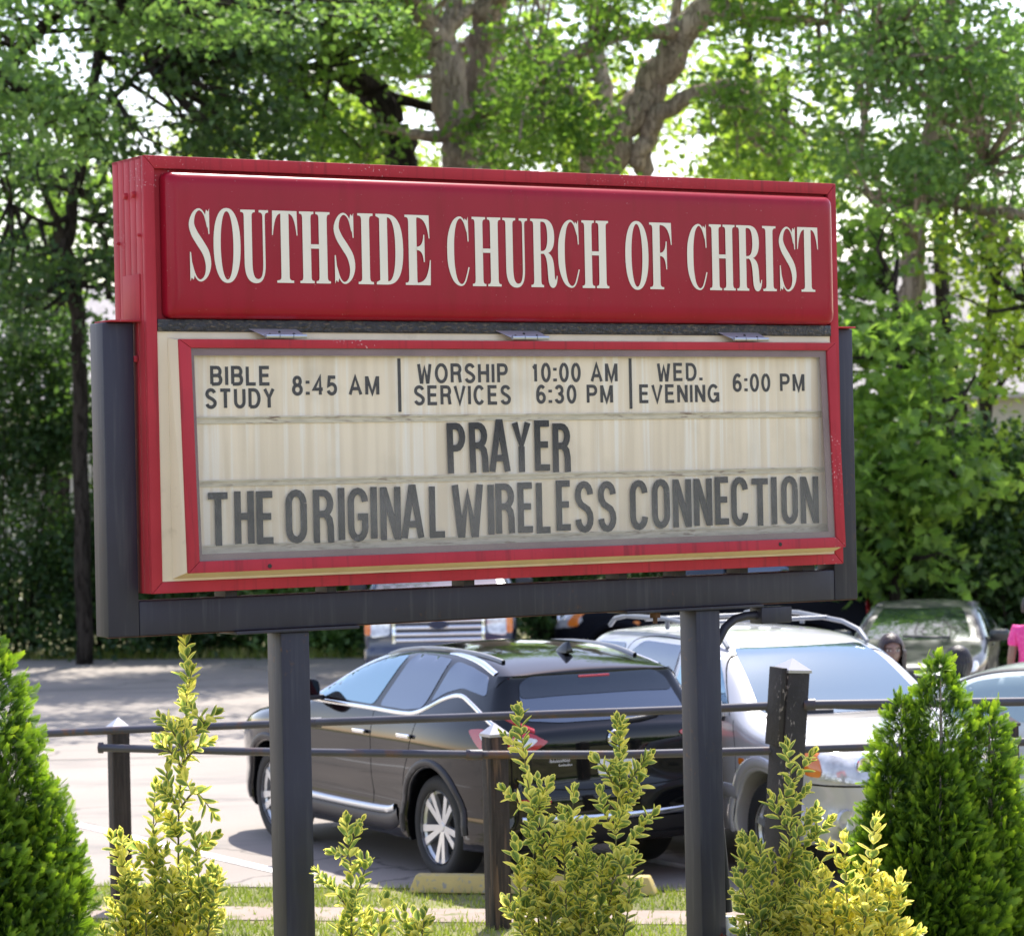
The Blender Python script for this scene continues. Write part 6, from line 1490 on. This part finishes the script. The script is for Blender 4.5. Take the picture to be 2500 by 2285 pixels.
def arborvitae(label, Y, lobes, seed, base):
    g = np.random.default_rng(seed)
    b_ = atd(*base, Y); gz = ground_z(b_.x, Y)
    root = empty('conical_evergreen', (b_.x, Y, gz), 0, label, 'evergreen shrub', 'conical evergreens by the sign')
    off = np.array([b_.x, Y, gz]); allP = []; allA = []; allN = []; allS = []; allT = []
    core = MB(); px = Y * 1.24008 / FPX
    for lx, ly, rm, dY, nden in lobes:
        top = atd(lx, ly + 20, Y + dY); H_ = top.z - gz; R_ = rm * px * 1.16
        cx0 = top.x + (b_.x - top.x) * 0.25
        cnt = int(nden * (H_ * R_ * 2 * math.pi) * 2300)
        t = g.random(cnt) ** 0.75                       # 0 top .. 1 ground
        z = top.z - t * H_
        prof = R_ * np.minimum(1, (t * H_ / (R_ * 2.1)) ** 0.85 + 0.03)
        an = g.uniform(0, 2 * math.pi, cnt); fr = g.random(cnt) ** 0.35
        bump = 1 + 0.17 * np.sin(an * 3 + z * 11 + lx) + 0.13 * np.sin(an * 7 - z * 23) + 0.08 * np.sin(an * 13 + z * 41)
        rad = prof * fr * bump
        x = top.x + (cx0 - top.x) * t + rad * np.cos(an); y = Y + dY + rad * np.sin(an)
        out = np.stack([np.cos(an), np.sin(an), np.zeros(cnt)], 1)
        lean = (0.75 + 0.5 * t)[:, None]
        ax = unit(out * lean + np.array([0, 0, 0.80]) + g.normal(0, 0.50, (cnt, 3)))
        tg = np.stack([-np.sin(an), np.cos(an), np.zeros(cnt)], 1) + g.normal(0, 0.55, (cnt, 3))
        nn = unit(tg - ax * np.sum(tg * ax, 1, keepdims=True))
        allP.append(np.stack([x, y, z], 1)); allA.append(ax); allN.append(nn)
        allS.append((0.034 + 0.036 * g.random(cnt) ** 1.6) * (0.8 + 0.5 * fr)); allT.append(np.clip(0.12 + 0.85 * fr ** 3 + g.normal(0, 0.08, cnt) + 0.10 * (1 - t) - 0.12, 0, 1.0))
        core.tube([Vector((cx0, Y + dY, gz - 0.05)) - Vector(off), Vector((top.x, Y + dY, gz + H_ * 0.5)) - Vector(off), Vector((top.x, Y + dY, gz + H_ * 0.93)) - Vector(off)], [0.02, 0.013, 0.004], 6)
        # thin leader shoots at the top
        for _ in range(7):
            p = np.array([top.x + g.normal() * R_ * .22, Y + dY + g.normal() * R_ * .22, top.z - abs(g.normal()) * 0.06])
            allP.append(p[None]); allA.append(unit(np.array([[g.normal() * .15, g.normal() * .15, 1.]]))); v = unit(g.normal(size=(1, 3))); allN.append(v); allS.append(np.array([0.075])); allT.append(np.array([0.95]))
    core.build('stems', M['bark'], root, smooth=True, angle=180)
    P = np.concatenate(allP) - off; A = np.concatenate(allA); N_ = np.concatenate(allN); S_ = np.concatenate(allS); T_ = np.concatenate(allT)
    N_ = unit(N_ - A * np.sum(N_ * A, 1, keepdims=True)); B = np.cross(A, N_)
    q = SPQ.reshape(-1, 2)                              # in-plane (along, across)
    curve = 0.18 * q[:, 0] ** 2
    V = P[:, None, :] + S_[:, None, None] * (A[:, None, :] * q[None, :, 0:1] + B[:, None, :] * q[None, :, 1:2] * 1.05 + N_[:, None, :] * curve[None, :, None])
    m_ = len(q); F = (np.arange(len(P))[:, None, None] * m_ + np.arange(m_).reshape(-1, 4)[None]).reshape(-1, 4)
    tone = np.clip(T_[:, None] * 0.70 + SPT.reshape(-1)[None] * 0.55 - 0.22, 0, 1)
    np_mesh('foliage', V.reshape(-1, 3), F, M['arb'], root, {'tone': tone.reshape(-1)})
    return root
arborvitae('conical evergreen with three pointed tips in front of the silver white SUV', 14.4,
           [(1850, 1280, 58, 0, 1), (1774, 1356, 56, .05, 1), (1946, 1368, 50, .02, 1), (1752, 1470, 58, -.05, 1), (1968, 1490, 58, 0, 1), (1722, 1585, 54, 0, 1), (1994, 1600, 58, .05, 1), (1850, 1470, 78, -.16, 1), (1795, 1600, 62, -.2, 1), (1905, 1590, 62, -.2, 1), (1860, 1700, 70, -.28, .8), (2000, 1720, 46, .0, .8)], 5, (1860, 1800))
arborvitae('conical evergreen cut off by the left edge of the photo', 13.0,
           [(-22, 1240, 78, 0, 1), (30, 1400, 62, -.05, 1), (102, 1535, 50, 0, 1), (65, 1590, 58, -.12, 1), (128, 1640, 42, .02, 1), (-30, 1480, 90, -.15, 1), (20, 1680, 70, -.22, .8), (110, 1720, 48, -.15, .8), (-120, 1330, 80, .1, .8)], 6, (-10, 1800))

# ---- variegated shrubs: paired yellow-edged leaves on upright stems
M['euo'] = leaf_mat('yellow_edged_leaves', [(0, (0.15, 0.23, 0.08)), (0.25, (0.25, 0.33, 0.11)), (0.45, (0.55, 0.56, 0.16)), (0.70, (0.80, 0.73, 0.24)), (1, (0.87, 0.74, 0.24))], 0.52, 0.28, gloss=0.5, tcol=(1.1, 1.1, 0.7))
M['euo_stem'] = mat('green_brown_stem', (0.13, 0.12, 0.05), 0.7)
LV = np.array([(0, 0, 0), (.3, 0, -.03), (.6, 0, -.04), (.85, 0, -.01), (1, 0, .05), (.10, .05, .02), (.27, .21, .07), (.56, .29, .09), (.83, .19, .08), (.30, .115, .01), (.57, .175, .02), (.79, .10, .02)])
LVm = LV * np.array([1, -1, 1])
LVALL = np.concatenate([LV, LVm[5:]]); LT = np.array([.15, 0, 0, .2, .9, .7, .95, 1, .95, .18, .15, .3] + [.7, .95, 1, .95, .18, .15, .3])
def half(o):
    l = lambda k: k if k < 5 else (k if o == 0 else k + 7)
    F = [(0, 9, 1), (1, 9, 10), (1, 10, 2), (2, 10, 11), (2, 11, 3), (0, 5, 9), (5, 6, 9), (6, 7, 9), (9, 7, 10), (7, 8, 10), (10, 8, 11), (8, 4, 11), (11, 4, 3)]
    return [tuple(l(k) for k in f) for f in F]
LF = np.array(half(0) + half(1))
def variegated(label, Y, stems, seed, base, gold=0.15):
    g = np.random.default_rng(seed)
    b_ = atd(*base, Y); gz = ground_z(b_.x, Y); off = Vector((b_.x, Y, gz))
    root = empty('variegated_shrub', off[:], 0, label, 'shrub', 'yellow edged shrubs round the sign')
    mb = MB(); P = []; A = []; N_ = []; S_ = []; T_ = []
    def grow(pts, r0, spacing, l0):
        """pts: world polyline bottom to top"""
        mb.tube([p - off for p in pts], [max(0.0018, r0 * (1 - 0.75 * k / (len(pts) - 1))) for k in range(len(pts))], 6)
        # walk
        seg = [(pts[i + 1] - pts[i]).length for i in range(len(pts) - 1)]; tot = sum(seg); s = tot; k = 0
        ang = g.uniform(0, 6.28)
        while s > tot * 0.04:
            d = s; i = 0
            while i < len(seg) - 1 and d > seg[i]: d -= seg[i]; i += 1
            p = pts[i].lerp(pts[i + 1], min(1, d / seg[i])); t = (pts[i + 1] - pts[i]).normalized()
            e1 = t.orthogonal().normalized(); e2 = t.cross(e1)
            tipn = max(0, 1 - k / 3.0)
            for h in (0, math.pi):
                a = ang + h + g.normal() * 0.25
                o_ = e1 * math.cos(a) + e2 * math.sin(a)
                el = 0.75 + 0.75 * tipn + g.normal() * 0.22
                ax = (o_ * math.cos(el) + t * math.sin(el)).normalized()
                up = (t - ax * t.dot(ax)).normalized()
                ln = l0 * (0.62 + 0.38 * min(1, k / 3.0)) * g.uniform(0.8, 1.15)
                P.append(p - off); A.append(ax); N_.append(up + Vector(g.normal(0, 0.15, 3))); S_.append(ln)
                T_.append(g.choice([0.0, 0.12, 0.45], p=[0.62 - gold * .8, 0.28, 0.10 + gold * .8]))
            ang += math.pi / 2 + g.normal() * 0.15
            s -= spacing * (0.45 + 0.55 * min(1, k / 4.0)) * g.uniform(0.8, 1.25); k += 1
    for pts in stems:
        dy = g.normal() * 0.05
        w = [atd(x, y, Y + dy) for x, y in pts]
        w = [Vector(q[:3]) for q in sample([tuple(q) for q in w], 5 * len(w))]
        grow(w, 0.006, 0.031, 0.078)
        # side shoots
        L_ = (w[-1] - w[0]).length
        for _ in range(int(L_ * 8)):
            i = int(g.uniform(0.05, 0.85) * (len(w) - 1)); p = w[i]; d = Vector((g.normal(), g.normal(), abs(g.normal()) * 0.8 + 0.7)).normalized()
            ln = g.uniform(0.06, 0.17); q = p + d * ln
            grow([p, p.lerp(q, 0.5) + Vector((0, 0, -0.005)), q], 0.003, 0.027, 0.068)
    mb.build('stems', M['euo_stem'], root, smooth=True, angle=180)
    P = np.array([tuple(p) for p in P]); A = unit(np.array([tuple(p) for p in A])); N_ = np.array([tuple(p) for p in N_]); N_ = unit(N_ - A * np.sum(N_ * A, 1, keepdims=True)); B = np.cross(N_, A); S_ = np.array(S_)
    lv = LVALL.copy(); cv = 0.10 * g.random(len(P))
    z = lv[None, :, 2] - cv[:, None] * 2 * lv[None, :, 0] ** 2
    V = P[:, None] + S_[:, None, None] * (A[:, None] * lv[None, :, 0:1] + B[:, None] * lv[None, :, 1:2] * 1.0 + N_[:, None] * z[:, :, None])
    F = (np.arange(len(P))[:, None, None] * len(lv) + LF[None]).reshape(-1, 3)
    tone = np.clip(LT[None] * 0.82 + np.array(T_)[:, None] + g.normal(0, 0.04, (len(P), 1)), 0, 1)
    np_mesh('foliage', V.reshape(-1, 3), F, M['euo'], root, {'tone': tone.reshape(-1)}, smooth=True)
    return root
def fan(x0, x1, y_lo, y_hi, n, seed, yb=1910):
    g = np.random.default_rng(seed); out = []
    for k in range(n):
        x = x0 + (x1 - x0) * (k + g.uniform(0.2, 0.8)) / n; y = g.uniform(y_hi, y_lo); xb = (x0 + x1) / 2 + (x - (x0 + x1) / 2) * 0.75
        out.append([(xb, yb), ((x + xb) / 2 + g.normal() * 6, (y + yb) / 2), (x, y)])
    return out
variegated('tallest yellow edged shrub, its spire reaching the beam left of the left post', 13.2,
           [[(338, 1910), (350, 1760), (352, 1600), (360, 1480), (368, 1370), (366, 1258)], [(360, 1480), (340, 1440), (316, 1412)], [(362, 1470), (395, 1430), (424, 1404)], [(358, 1510), (335, 1480), (312, 1458)], [(360, 1500), (390, 1470), (412, 1458)],
            [(356, 1590), (385, 1560), (420, 1600)], [(352, 1600), (330, 1540), (330, 1508)], [(300, 1910), (306, 1760), (302, 1640), (306, 1546)], [(250, 1910), (246, 1780), (238, 1646)], [(380, 1910), (395, 1780), (378, 1620)], [(400, 1910), (415, 1800), (430, 1725)], [(225, 1910), (215, 1860), (204, 1832)]]
           + fan(212, 432, 1790, 1660, 13, 1), 3, (325, 1860), 0.22)
variegated('small low yellow edged shrub beside the left post', 13.4,
           [[(690, 1910), (692, 1800), (690, 1710), (682, 1614)], [(690, 1790), (668, 1765), (655, 1742)], [(692, 1780), (710, 1740), (722, 1694)], [(740, 1910), (750, 1830), (760, 1768)], [(790, 1910), (800, 1850), (796, 1790)], [(815, 1910), (828, 1860), (836, 1800)], [(720, 1910), (735, 1860), (728, 1800)], [(670, 1910), (668, 1860), (675, 1810)]], 4, (735, 1860), 0.05)
variegated('two-spired yellow edged shrub in front of the middle fence post', 13.6,
           [[(1090, 1910), (1078, 1720), (1048, 1590), (1032, 1490), (1021, 1396)], [(1180, 1910), (1203, 1760), (1214, 1640), (1220, 1520), (1214, 1418)], [(1215, 1560), (1195, 1520), (1174, 1494)], [(1216, 1580), (1245, 1530), (1270, 1492)], [(1215, 1600), (1245, 1570), (1262, 1530)], [(1210, 1640), (1190, 1600), (1180, 1560)], [(1205, 1700), (1240, 1660), (1262, 1622)], [(1204, 1740), (1235, 1700), (1250, 1690)],
            [(1050, 1600), (1020, 1580), (994, 1556)], [(1055, 1610), (1070, 1570), (1082, 1542)], [(1130, 1910), (1122, 1720), (1130, 1556)], [(1060, 1910), (1025, 1830), (1000, 1780)], [(1080, 1700), (1110, 1650), (1160, 1620)]] + fan(1010, 1250, 1760, 1610, 16, 2), 5, (1140, 1860), 0.2)
variegated('yellow edged shrub just right of the right post, below the leaning fence post', 13.5,
           [[(1520, 1910), (1540, 1780), (1556, 1640), (1560, 1560), (1550, 1468)], [(1545, 1740), (1500, 1690), (1466, 1650)], [(1552, 1690), (1580, 1630), (1604, 1592)], [(1550, 1700), (1590, 1660), (1600, 1640)], [(1510, 1910), (1480, 1800), (1450, 1720)], [(1555, 1640), (1530, 1600), (1520, 1570)]] + fan(1455, 1610, 1800, 1640, 9, 3), 6, (1535, 1860), 0.06)
variegated('golden yellow edged shrub in front of the conical evergreen', 13.3,
           [[(1685, 1910), (1705, 1780), (1716, 1690), (1724, 1612)], [(1670, 1910), (1668, 1780), (1662, 1650)], [(1640, 1910), (1640, 1820), (1628, 1720)], [(1720, 1910), (1745, 1830), (1752, 1740)], [(1750, 1910), (1770, 1870), (1786, 1822)]] + fan(1570, 1780, 1800, 1700, 12, 4), 7, (1680, 1870), 0.55)

# ---- grass blades on the verge
rng = np.random.default_rng(9)
n = 52000
gx = rng.uniform(-4.6, 4.8, n); gy = rng.uniform(17.6, 21.9, n)
e_ = 20.42 - 0.2 * gx - gy                                     # distance in from the lot's edge
pat = np.sin(gx * 2.1 + 0.6 * gy) * 0.5 + np.sin(gx * 5.3 - gy * 3.1) * 0.3 + rng.normal(0, 0.35, n)
edge = 0.05 * np.sin(gx * 6.0) + 0.04 * np.sin(gx * 17) + rng.normal(0, 0.03, n)
keep = (e_ > -0.05 + edge) & ~((e_ > 0.92 + edge) & (e_ < 1.50 + edge) & (rng.random(n) > 0.07)) & (pat > -0.75)
gx, gy, pat = gx[keep], gy[keep], pat[keep]; n = len(gx)
gz = np.array([ground_z(a, c) for a, c in zip(gx, gy)])
hgt = 0.025 + 0.045 * rng.random(n) ** 2; an = rng.uniform(0, 6.28, n); w = 0.004 + 0.003 * rng.random(n)
base = np.stack([gx, gy, gz], 1); sx = np.stack([np.cos(an), np.sin(an), np.zeros(n)], 1) * w[:, None]
tip = base + np.stack([rng.normal(0, .018, n), rng.normal(0, .018, n), hgt], 1)
V = np.stack([base - sx, base + sx, tip], 1).reshape(-1, 3); F = np.arange(3 * n).reshape(-1, 3)
M['grass'] = leaf_mat('lawn_grass', [(0, (0.13, 0.18, 0.03)), (0.5, (0.22, 0.29, 0.05)), (1, (0.40, 0.36, 0.14))], 0.35)
tag(np_mesh('grass', V, F, M['grass'], None, {'tone': np.repeat(np.clip(0.45 - 0.2 * pat + rng.normal(0, .15, n), 0, 1), 3)}), kind='stuff')
# grass strip and weeds at the far edge of the lot
n = 14000
gx = rng.uniform(-16, 10, n); gy = 46.0 + rng.random(n) * 2.2 - 0.12 * gx * 0
ok = gy > np.interp(gx, [-45, -8, 0, 14, 45], [48, 47.5, 45.5, 41.5, 38]) - 0.1
gx, gy = gx[ok], gy[ok]; n = len(gx); an = rng.uniform(0, 6.28, n)
base = np.stack([gx, gy, np.zeros(n)], 1); sx = np.stack([np.cos(an), np.sin(an), np.zeros(n)], 1) * 0.012
V = np.stack([base - sx, base + sx, base + np.stack([rng.normal(0, .05, n), rng.normal(0, .05, n), 0.08 + 0.16 * rng.random(n)], 1)], 1).reshape(-1, 3)
tag(np_mesh('rough_grass', V, np.arange(3 * n).reshape(-1, 3), M['grass'], None, {'tone': np.repeat(rng.random(n), 3)}), kind='stuff')
# dark red mulch at the foot of the right post
n = 900; c = atd(1500, 1845, 13.7)
P = np.stack([c.x + rng.normal(0, .22, n), 13.75 + rng.normal(0, .12, n), np.full(n, ground_z(0, 13.75) + 0.03) + rng.random(n) * 0.05], 1)
M['mulch'] = leaf_mat('red_mulch_chips', [(0, (0.10, 0.02, 0.018)), (1, (0.30, 0.06, 0.05))], 0.0)
tag(leaf_cards(P, 0.03 + 0.03 * rng.random(n), rng.random(n), 'mulch', M['mulch']), kind='stuff')

# ---------------------------------------------------------------- people
def skin_mesh(V, E, radii, root_i=0, sub=2):
    me = bpy.data.meshes.new('figure'); me.from_pydata(V, E, [])
    o = bpy.data.objects.new('figure', me); COL.objects.link(o)
    md = o.modifiers.new('skin', 'SKIN'); md.use_smooth_shade = True
    sv = me.skin_vertices[0].data
    for i, r_ in enumerate(radii): sv[i].radius = r_ if isinstance(r_, tuple) else (r_, r_)
    sv[root_i].use_root = True
    ss = o.modifiers.new('sub', 'SUBSURF'); ss.levels = sub; ss.render_levels = sub
    dg = bpy.context.evaluated_depsgraph_get(); out = bpy.data.meshes.new_from_object(o.evaluated_get(dg))
    bpy.data.objects.remove(o); return out
def person(label, loc, H_, yaw, skin, top_mat, hair, bottom_mat, dress=False, head_yaw=0.0, hair_mat=None, hs=1.12):
    root = empty('person', (loc[0], loc[1], 0.013), yaw, label, 'person')
    h = H_; V = []; E = []; Rd = []
    def v(x, y, z, r_, link=None):
        V.append((x * h, y * h, z * h)); Rd.append((r_[0] * h, r_[1] * h) if isinstance(r_, tuple) else r_ * h)
        if link is not None: E.append((link, len(V) - 1))
        return len(V) - 1
    # figure faces local -Y
    pel = v(0, 0, .53, (.085, .062)); waist = v(0, -.004, .62, (.072, .053), pel); chest = v(0, 0, .74, (.082, .06), waist); nb = v(0, .006, .825, (.036, .034), chest); hd = v(0, -.002, .872, (.036, .036), nb)
    for s_ in (1, -1):
        sh = v(s_ * .095, .006, .805, .033, chest); el = v(s_ * .128, .012, .635, .024, sh); wr_ = v(s_ * .135, -.03, .500, .016, el)
        pa = v(s_ * .135, -.045, .462, (.020, .012), wr_)
        for k, (dx, ln) in enumerate(((-.014, .036), (-.005, .042), (.004, .040), (.012, .032))):
            f1 = v(s_ * .135 + dx, -.050, .445, .0058, pa); f2 = v(s_ * .135 + dx, -.056, .445 - ln * .55, .0054, f1); v(s_ * .135 + dx, -.053, .445 - ln, .0045, f2)
        t1 = v(s_ * .125, -.062, .470, .0065, pa); v(s_ * .120, -.070, .448, .0055, t1)
        hp = v(s_ * .052, 0, .485, .052, pel); kn = v(s_ * .056, -.006, .28, .034, hp); an_ = v(s_ * .058, .008, .045, .021, kn); v(s_ * .064, -.075, .017, (.022, .014), an_)
    me = skin_mesh(V, E, Rd, pel)
    # head: one shaped surface joined with the body
    bm = bmesh.new(); bm.from_mesh(me)
    bmesh.ops.delete(bm, geom=[q for q in bm.verts if q.co.z > .872 * h], context='VERTS')
    hb = bmesh.new(); bmesh.ops.create_icosphere(hb, subdivisions=5, radius=1.0)
    hc = Vector((0, -.012 * h, .932 * h)); sc = h / 1.65 * hs
    G = lambda x, z, cx, cz, a, b__: math.exp(-((x - cx) / a) ** 2 - ((z - cz) / b__) ** 2)
    Rh = Matrix.Rotation(head_yaw, 3, 'Z')
    for q in hb.verts:
        x, y, z = q.co
        X, Yy, Z = x * .074, y * .092, z * .112
        if z < 0: X *= 1 - .28 * (-z) ** 1.6; Yy *= 1 - 0.10 * (-z)
        if y < 0:                                   # face side
            f = min(1, -y * 2)
            Yy -= f * (.020 * G(X, Z, 0, -.022, .011, .026) + .008 * G(X, Z, 0, -.012, .007, .03) + .009 * G(X, Z, 0, -.064, .021, .010) + .008 * G(X, Z, 0, -.098, .022, .016) + .006 * G(X, Z, 0, .03, .05, .012))
            for s_ in (1, -1): Yy += f * (.010 * G(X, Z, s_ * .031, .004, .016, .012)); Yy -= f * .006 * G(X, Z, s_ * .042, -.030, .018, .018)
            Yy += f * .004 * G(X, Z, 0, -.064, .020, .0018)
        for s_ in (1, -1):
            k = G(Yy, Z, .012, -.008, .016, .026)
            if X * s_ > .05: X += s_ * .016 * k
        q.co = Rh @ (Vector((X, Yy, Z)) * sc) + hc
    tmp = bpy.data.meshes.new('tmp'); hb.to_mesh(tmp); hb.free(); bm.from_mesh(tmp)
    me2 = bpy.data.meshes.new('body'); bm.to_mesh(me2); bm.free()
    for m_ in (skin, M['eye_white'], M['pupil'], M['lip'], M['brow']): me2.materials.append(m_)
    for p in me2.polygons:
        p.use_smooth = True; p.material_index = 0
        c = Rh.inverted() @ (p.center - hc) / sc
        if p.center.z > .85 * h and c.y < -.05:
            for s_ in (1, -1):
                if ((c.x - s_ * .031) / .0135) ** 2 + ((c.z - .004) / .0062) ** 2 < 1: p.material_index = 2 if abs(c.x - s_ * .031) < .0065 else 1
                if abs(c.x - s_ * .032) < .020 and abs(c.z - .022 + 6 * (abs(c.x) - .032) ** 2) < .0038: p.material_index = 4
            if (c.x / .024) ** 2 + ((c.z + .064) / .010) ** 2 < 1: p.material_index = 3
    ob = bpy.data.objects.new('body', me2); COL.objects.link(ob); ob.parent = root
    # hair
    hb = bmesh.new(); bmesh.ops.create_icosphere(hb, subdivisions=5, radius=1.0)
    kill = []
    for q in hb.verts:
        x, y, z = q.co
        X, Yy, Z = x * .095, y * .108 + .004, z * .126
        if hair != 'up' and Z < .0:
            L = {'long': 2.6, 'bob': 1.15}[hair]
            Z *= L
            if hair == 'bob': X *= 1.10; Yy *= 1.05
            else: X *= 1.12 + .12 * min(1, -z); Yy = Yy * (1 - .25 * -z) + .015 * -z
        wv = .0035 * math.sin(math.atan2(X, Yy) * 26 + Z * 18); X *= 1 + wv * 6; Yy *= 1 + wv * 6
        face = (y < -.30 and Z < .062 - .30 * abs(X) and abs(X) < .060)
        if hair == 'up' and z < -.35: face = True
        if face: kill.append(q)
        q.co = Rh @ (Vector((X, Yy, Z)) * sc) + hc
    bmesh.ops.delete(hb, geom=kill, context='VERTS')
    hm = bpy.data.meshes.new('hair'); hb.to_mesh(hm); hb.free()
    for p in hm.polygons: p.use_smooth = True
    hm.materials.append(hair_mat or M['hair']); ho = bpy.data.objects.new('hair', hm); COL.objects.link(ho); ho.parent = root
    if hair == 'up':
        bb = bmesh.new(); bmesh.ops.create_icosphere(bb, subdivisions=4, radius=.062 * sc)
        for q in bb.verts: q.co = q.co * (1 + .05 * math.sin(q.co.x * 300) * math.sin(q.co.z * 260)) + hc + Vector((0, .05, .075)) * sc
        bmsh = bpy.data.meshes.new('hair_bun'); bb.to_mesh(bmsh); bb.free(); bmsh.materials.append(M['hair'])
        for p in bmsh.polygons: p.use_smooth = True
        o2 = bpy.data.objects.new('hair_bun', bmsh); COL.objects.link(o2); o2.parent = ho
    # clothes over the same joints
    V = []; E = []; Rd = []
    bottom = .30 if dress else .50
    a = v(0, 0, bottom, (.115, .095) if dress else (.095, .075)); b1 = v(0, 0, .53, (.100, .078), a); c1 = v(0, -.004, .62, (.084, .066), b1); d1 = v(0, 0, .74, (.094, .072), c1); e1 = v(0, .006, .812, (.060, .050), d1)
    for s_ in (1, -1):
        s1 = v(s_ * .098, .006, .803, .043, d1); v(s_ * .118, .010, .70, .036, s1)
    cm = skin_mesh(V, E, Rd, b1); cm.materials.clear(); cm.materials.append(top_mat)
    for p in cm.polygons: p.use_smooth = True
    co = bpy.data.objects.new('dress' if dress else 'top', cm); COL.objects.link(co); co.parent = root
    if not dress:
        V = []; E = []; Rd = []
        a = v(0, 0, .54, (.092, .072))
        for s_ in (1, -1):
            b1 = v(s_ * .053, 0, .485, .060, a); c1 = v(s_ * .057, -.006, .28, .044, b1); v(s_ * .058, .006, .06, .036, c1)
        cm = skin_mesh(V, E, Rd, a); cm.materials.clear(); cm.materials.append(bottom_mat)
        for p in cm.polygons: p.use_smooth = True
        co = bpy.data.objects.new('trousers', cm); COL.objects.link(co); co.parent = root
    return root
M['eye_white'] = mat('eye_white', (0.6, 0.58, 0.55), 0.3); M['pupil'] = mat('dark_iris', (0.01, 0.008, 0.007), 0.2); M['lip'] = M['lip']
M['skin'] = mat('dark_brown_skin', (0.25, 0.14, 0.105), 0.42, var=0.08, vscale=12)
M['lips'] = mat('brown_rose_lips', (0.17, 0.06, 0.055), 0.35); M['brow'] = mat('eyebrow', (0.015, 0.01, 0.01), 0.7)
M['hair'] = mat('black_brown_hair', (0.014, 0.009, 0.009), 0.35, var=0.4, vscale=30, vstretch=(6, 6, 0.6), bump=0.5, bscale=120)
M['hair_red'] = mat('dark_auburn_hair', (0.030, 0.013, 0.012), 0.32, var=0.5, vscale=30, vstretch=(6, 6, 0.6), bump=0.5, bscale=120)
_lip = M['lip']; M['lip'] = M['lips']
cloth = lambda n, c: mat(n, c, 0.85, var=0.12, vscale=14, bump=0.4, bscale=50)
pk = speckle(cloth('pink_lace_cloth', (0.78, 0.06, 0.30)), (0.82, 0.12, 0.36), 50, 0.5, 0.58, 10, 0.3, 0.5, (1, 1, 0.6))
p = at(2174, 1560, 23.4); person('woman with long dark auburn hair looking towards the camera from behind the SUV bonnet', (p.x, 23.4), p.z, R(4), M['skin'], cloth('black_cloth', (0.02, 0.02, 0.022)), 'long', cloth('dark_trousers', (0.02, 0.02, 0.03)), hair_mat=M['hair_red'], hs=1.24)
p = at(2342, 1590, 23.8); person('short person with black bob and teal top, facing the woman with long hair', (p.x, 23.8), p.z, R(-118), M['skin'], cloth('teal_cloth', (0.03, 0.50, 0.42)), 'bob', cloth('grey_trousers', (0.10, 0.10, 0.12)), hs=1.28)
p = at(2502, 1458, 27.6); person('woman in a bright pink dress, back turned, at the right edge', (p.x + 0.07, 27.6), p.z, R(170), M['skin'], pk, 'up', None, dress=True)
M['lip'] = _lip
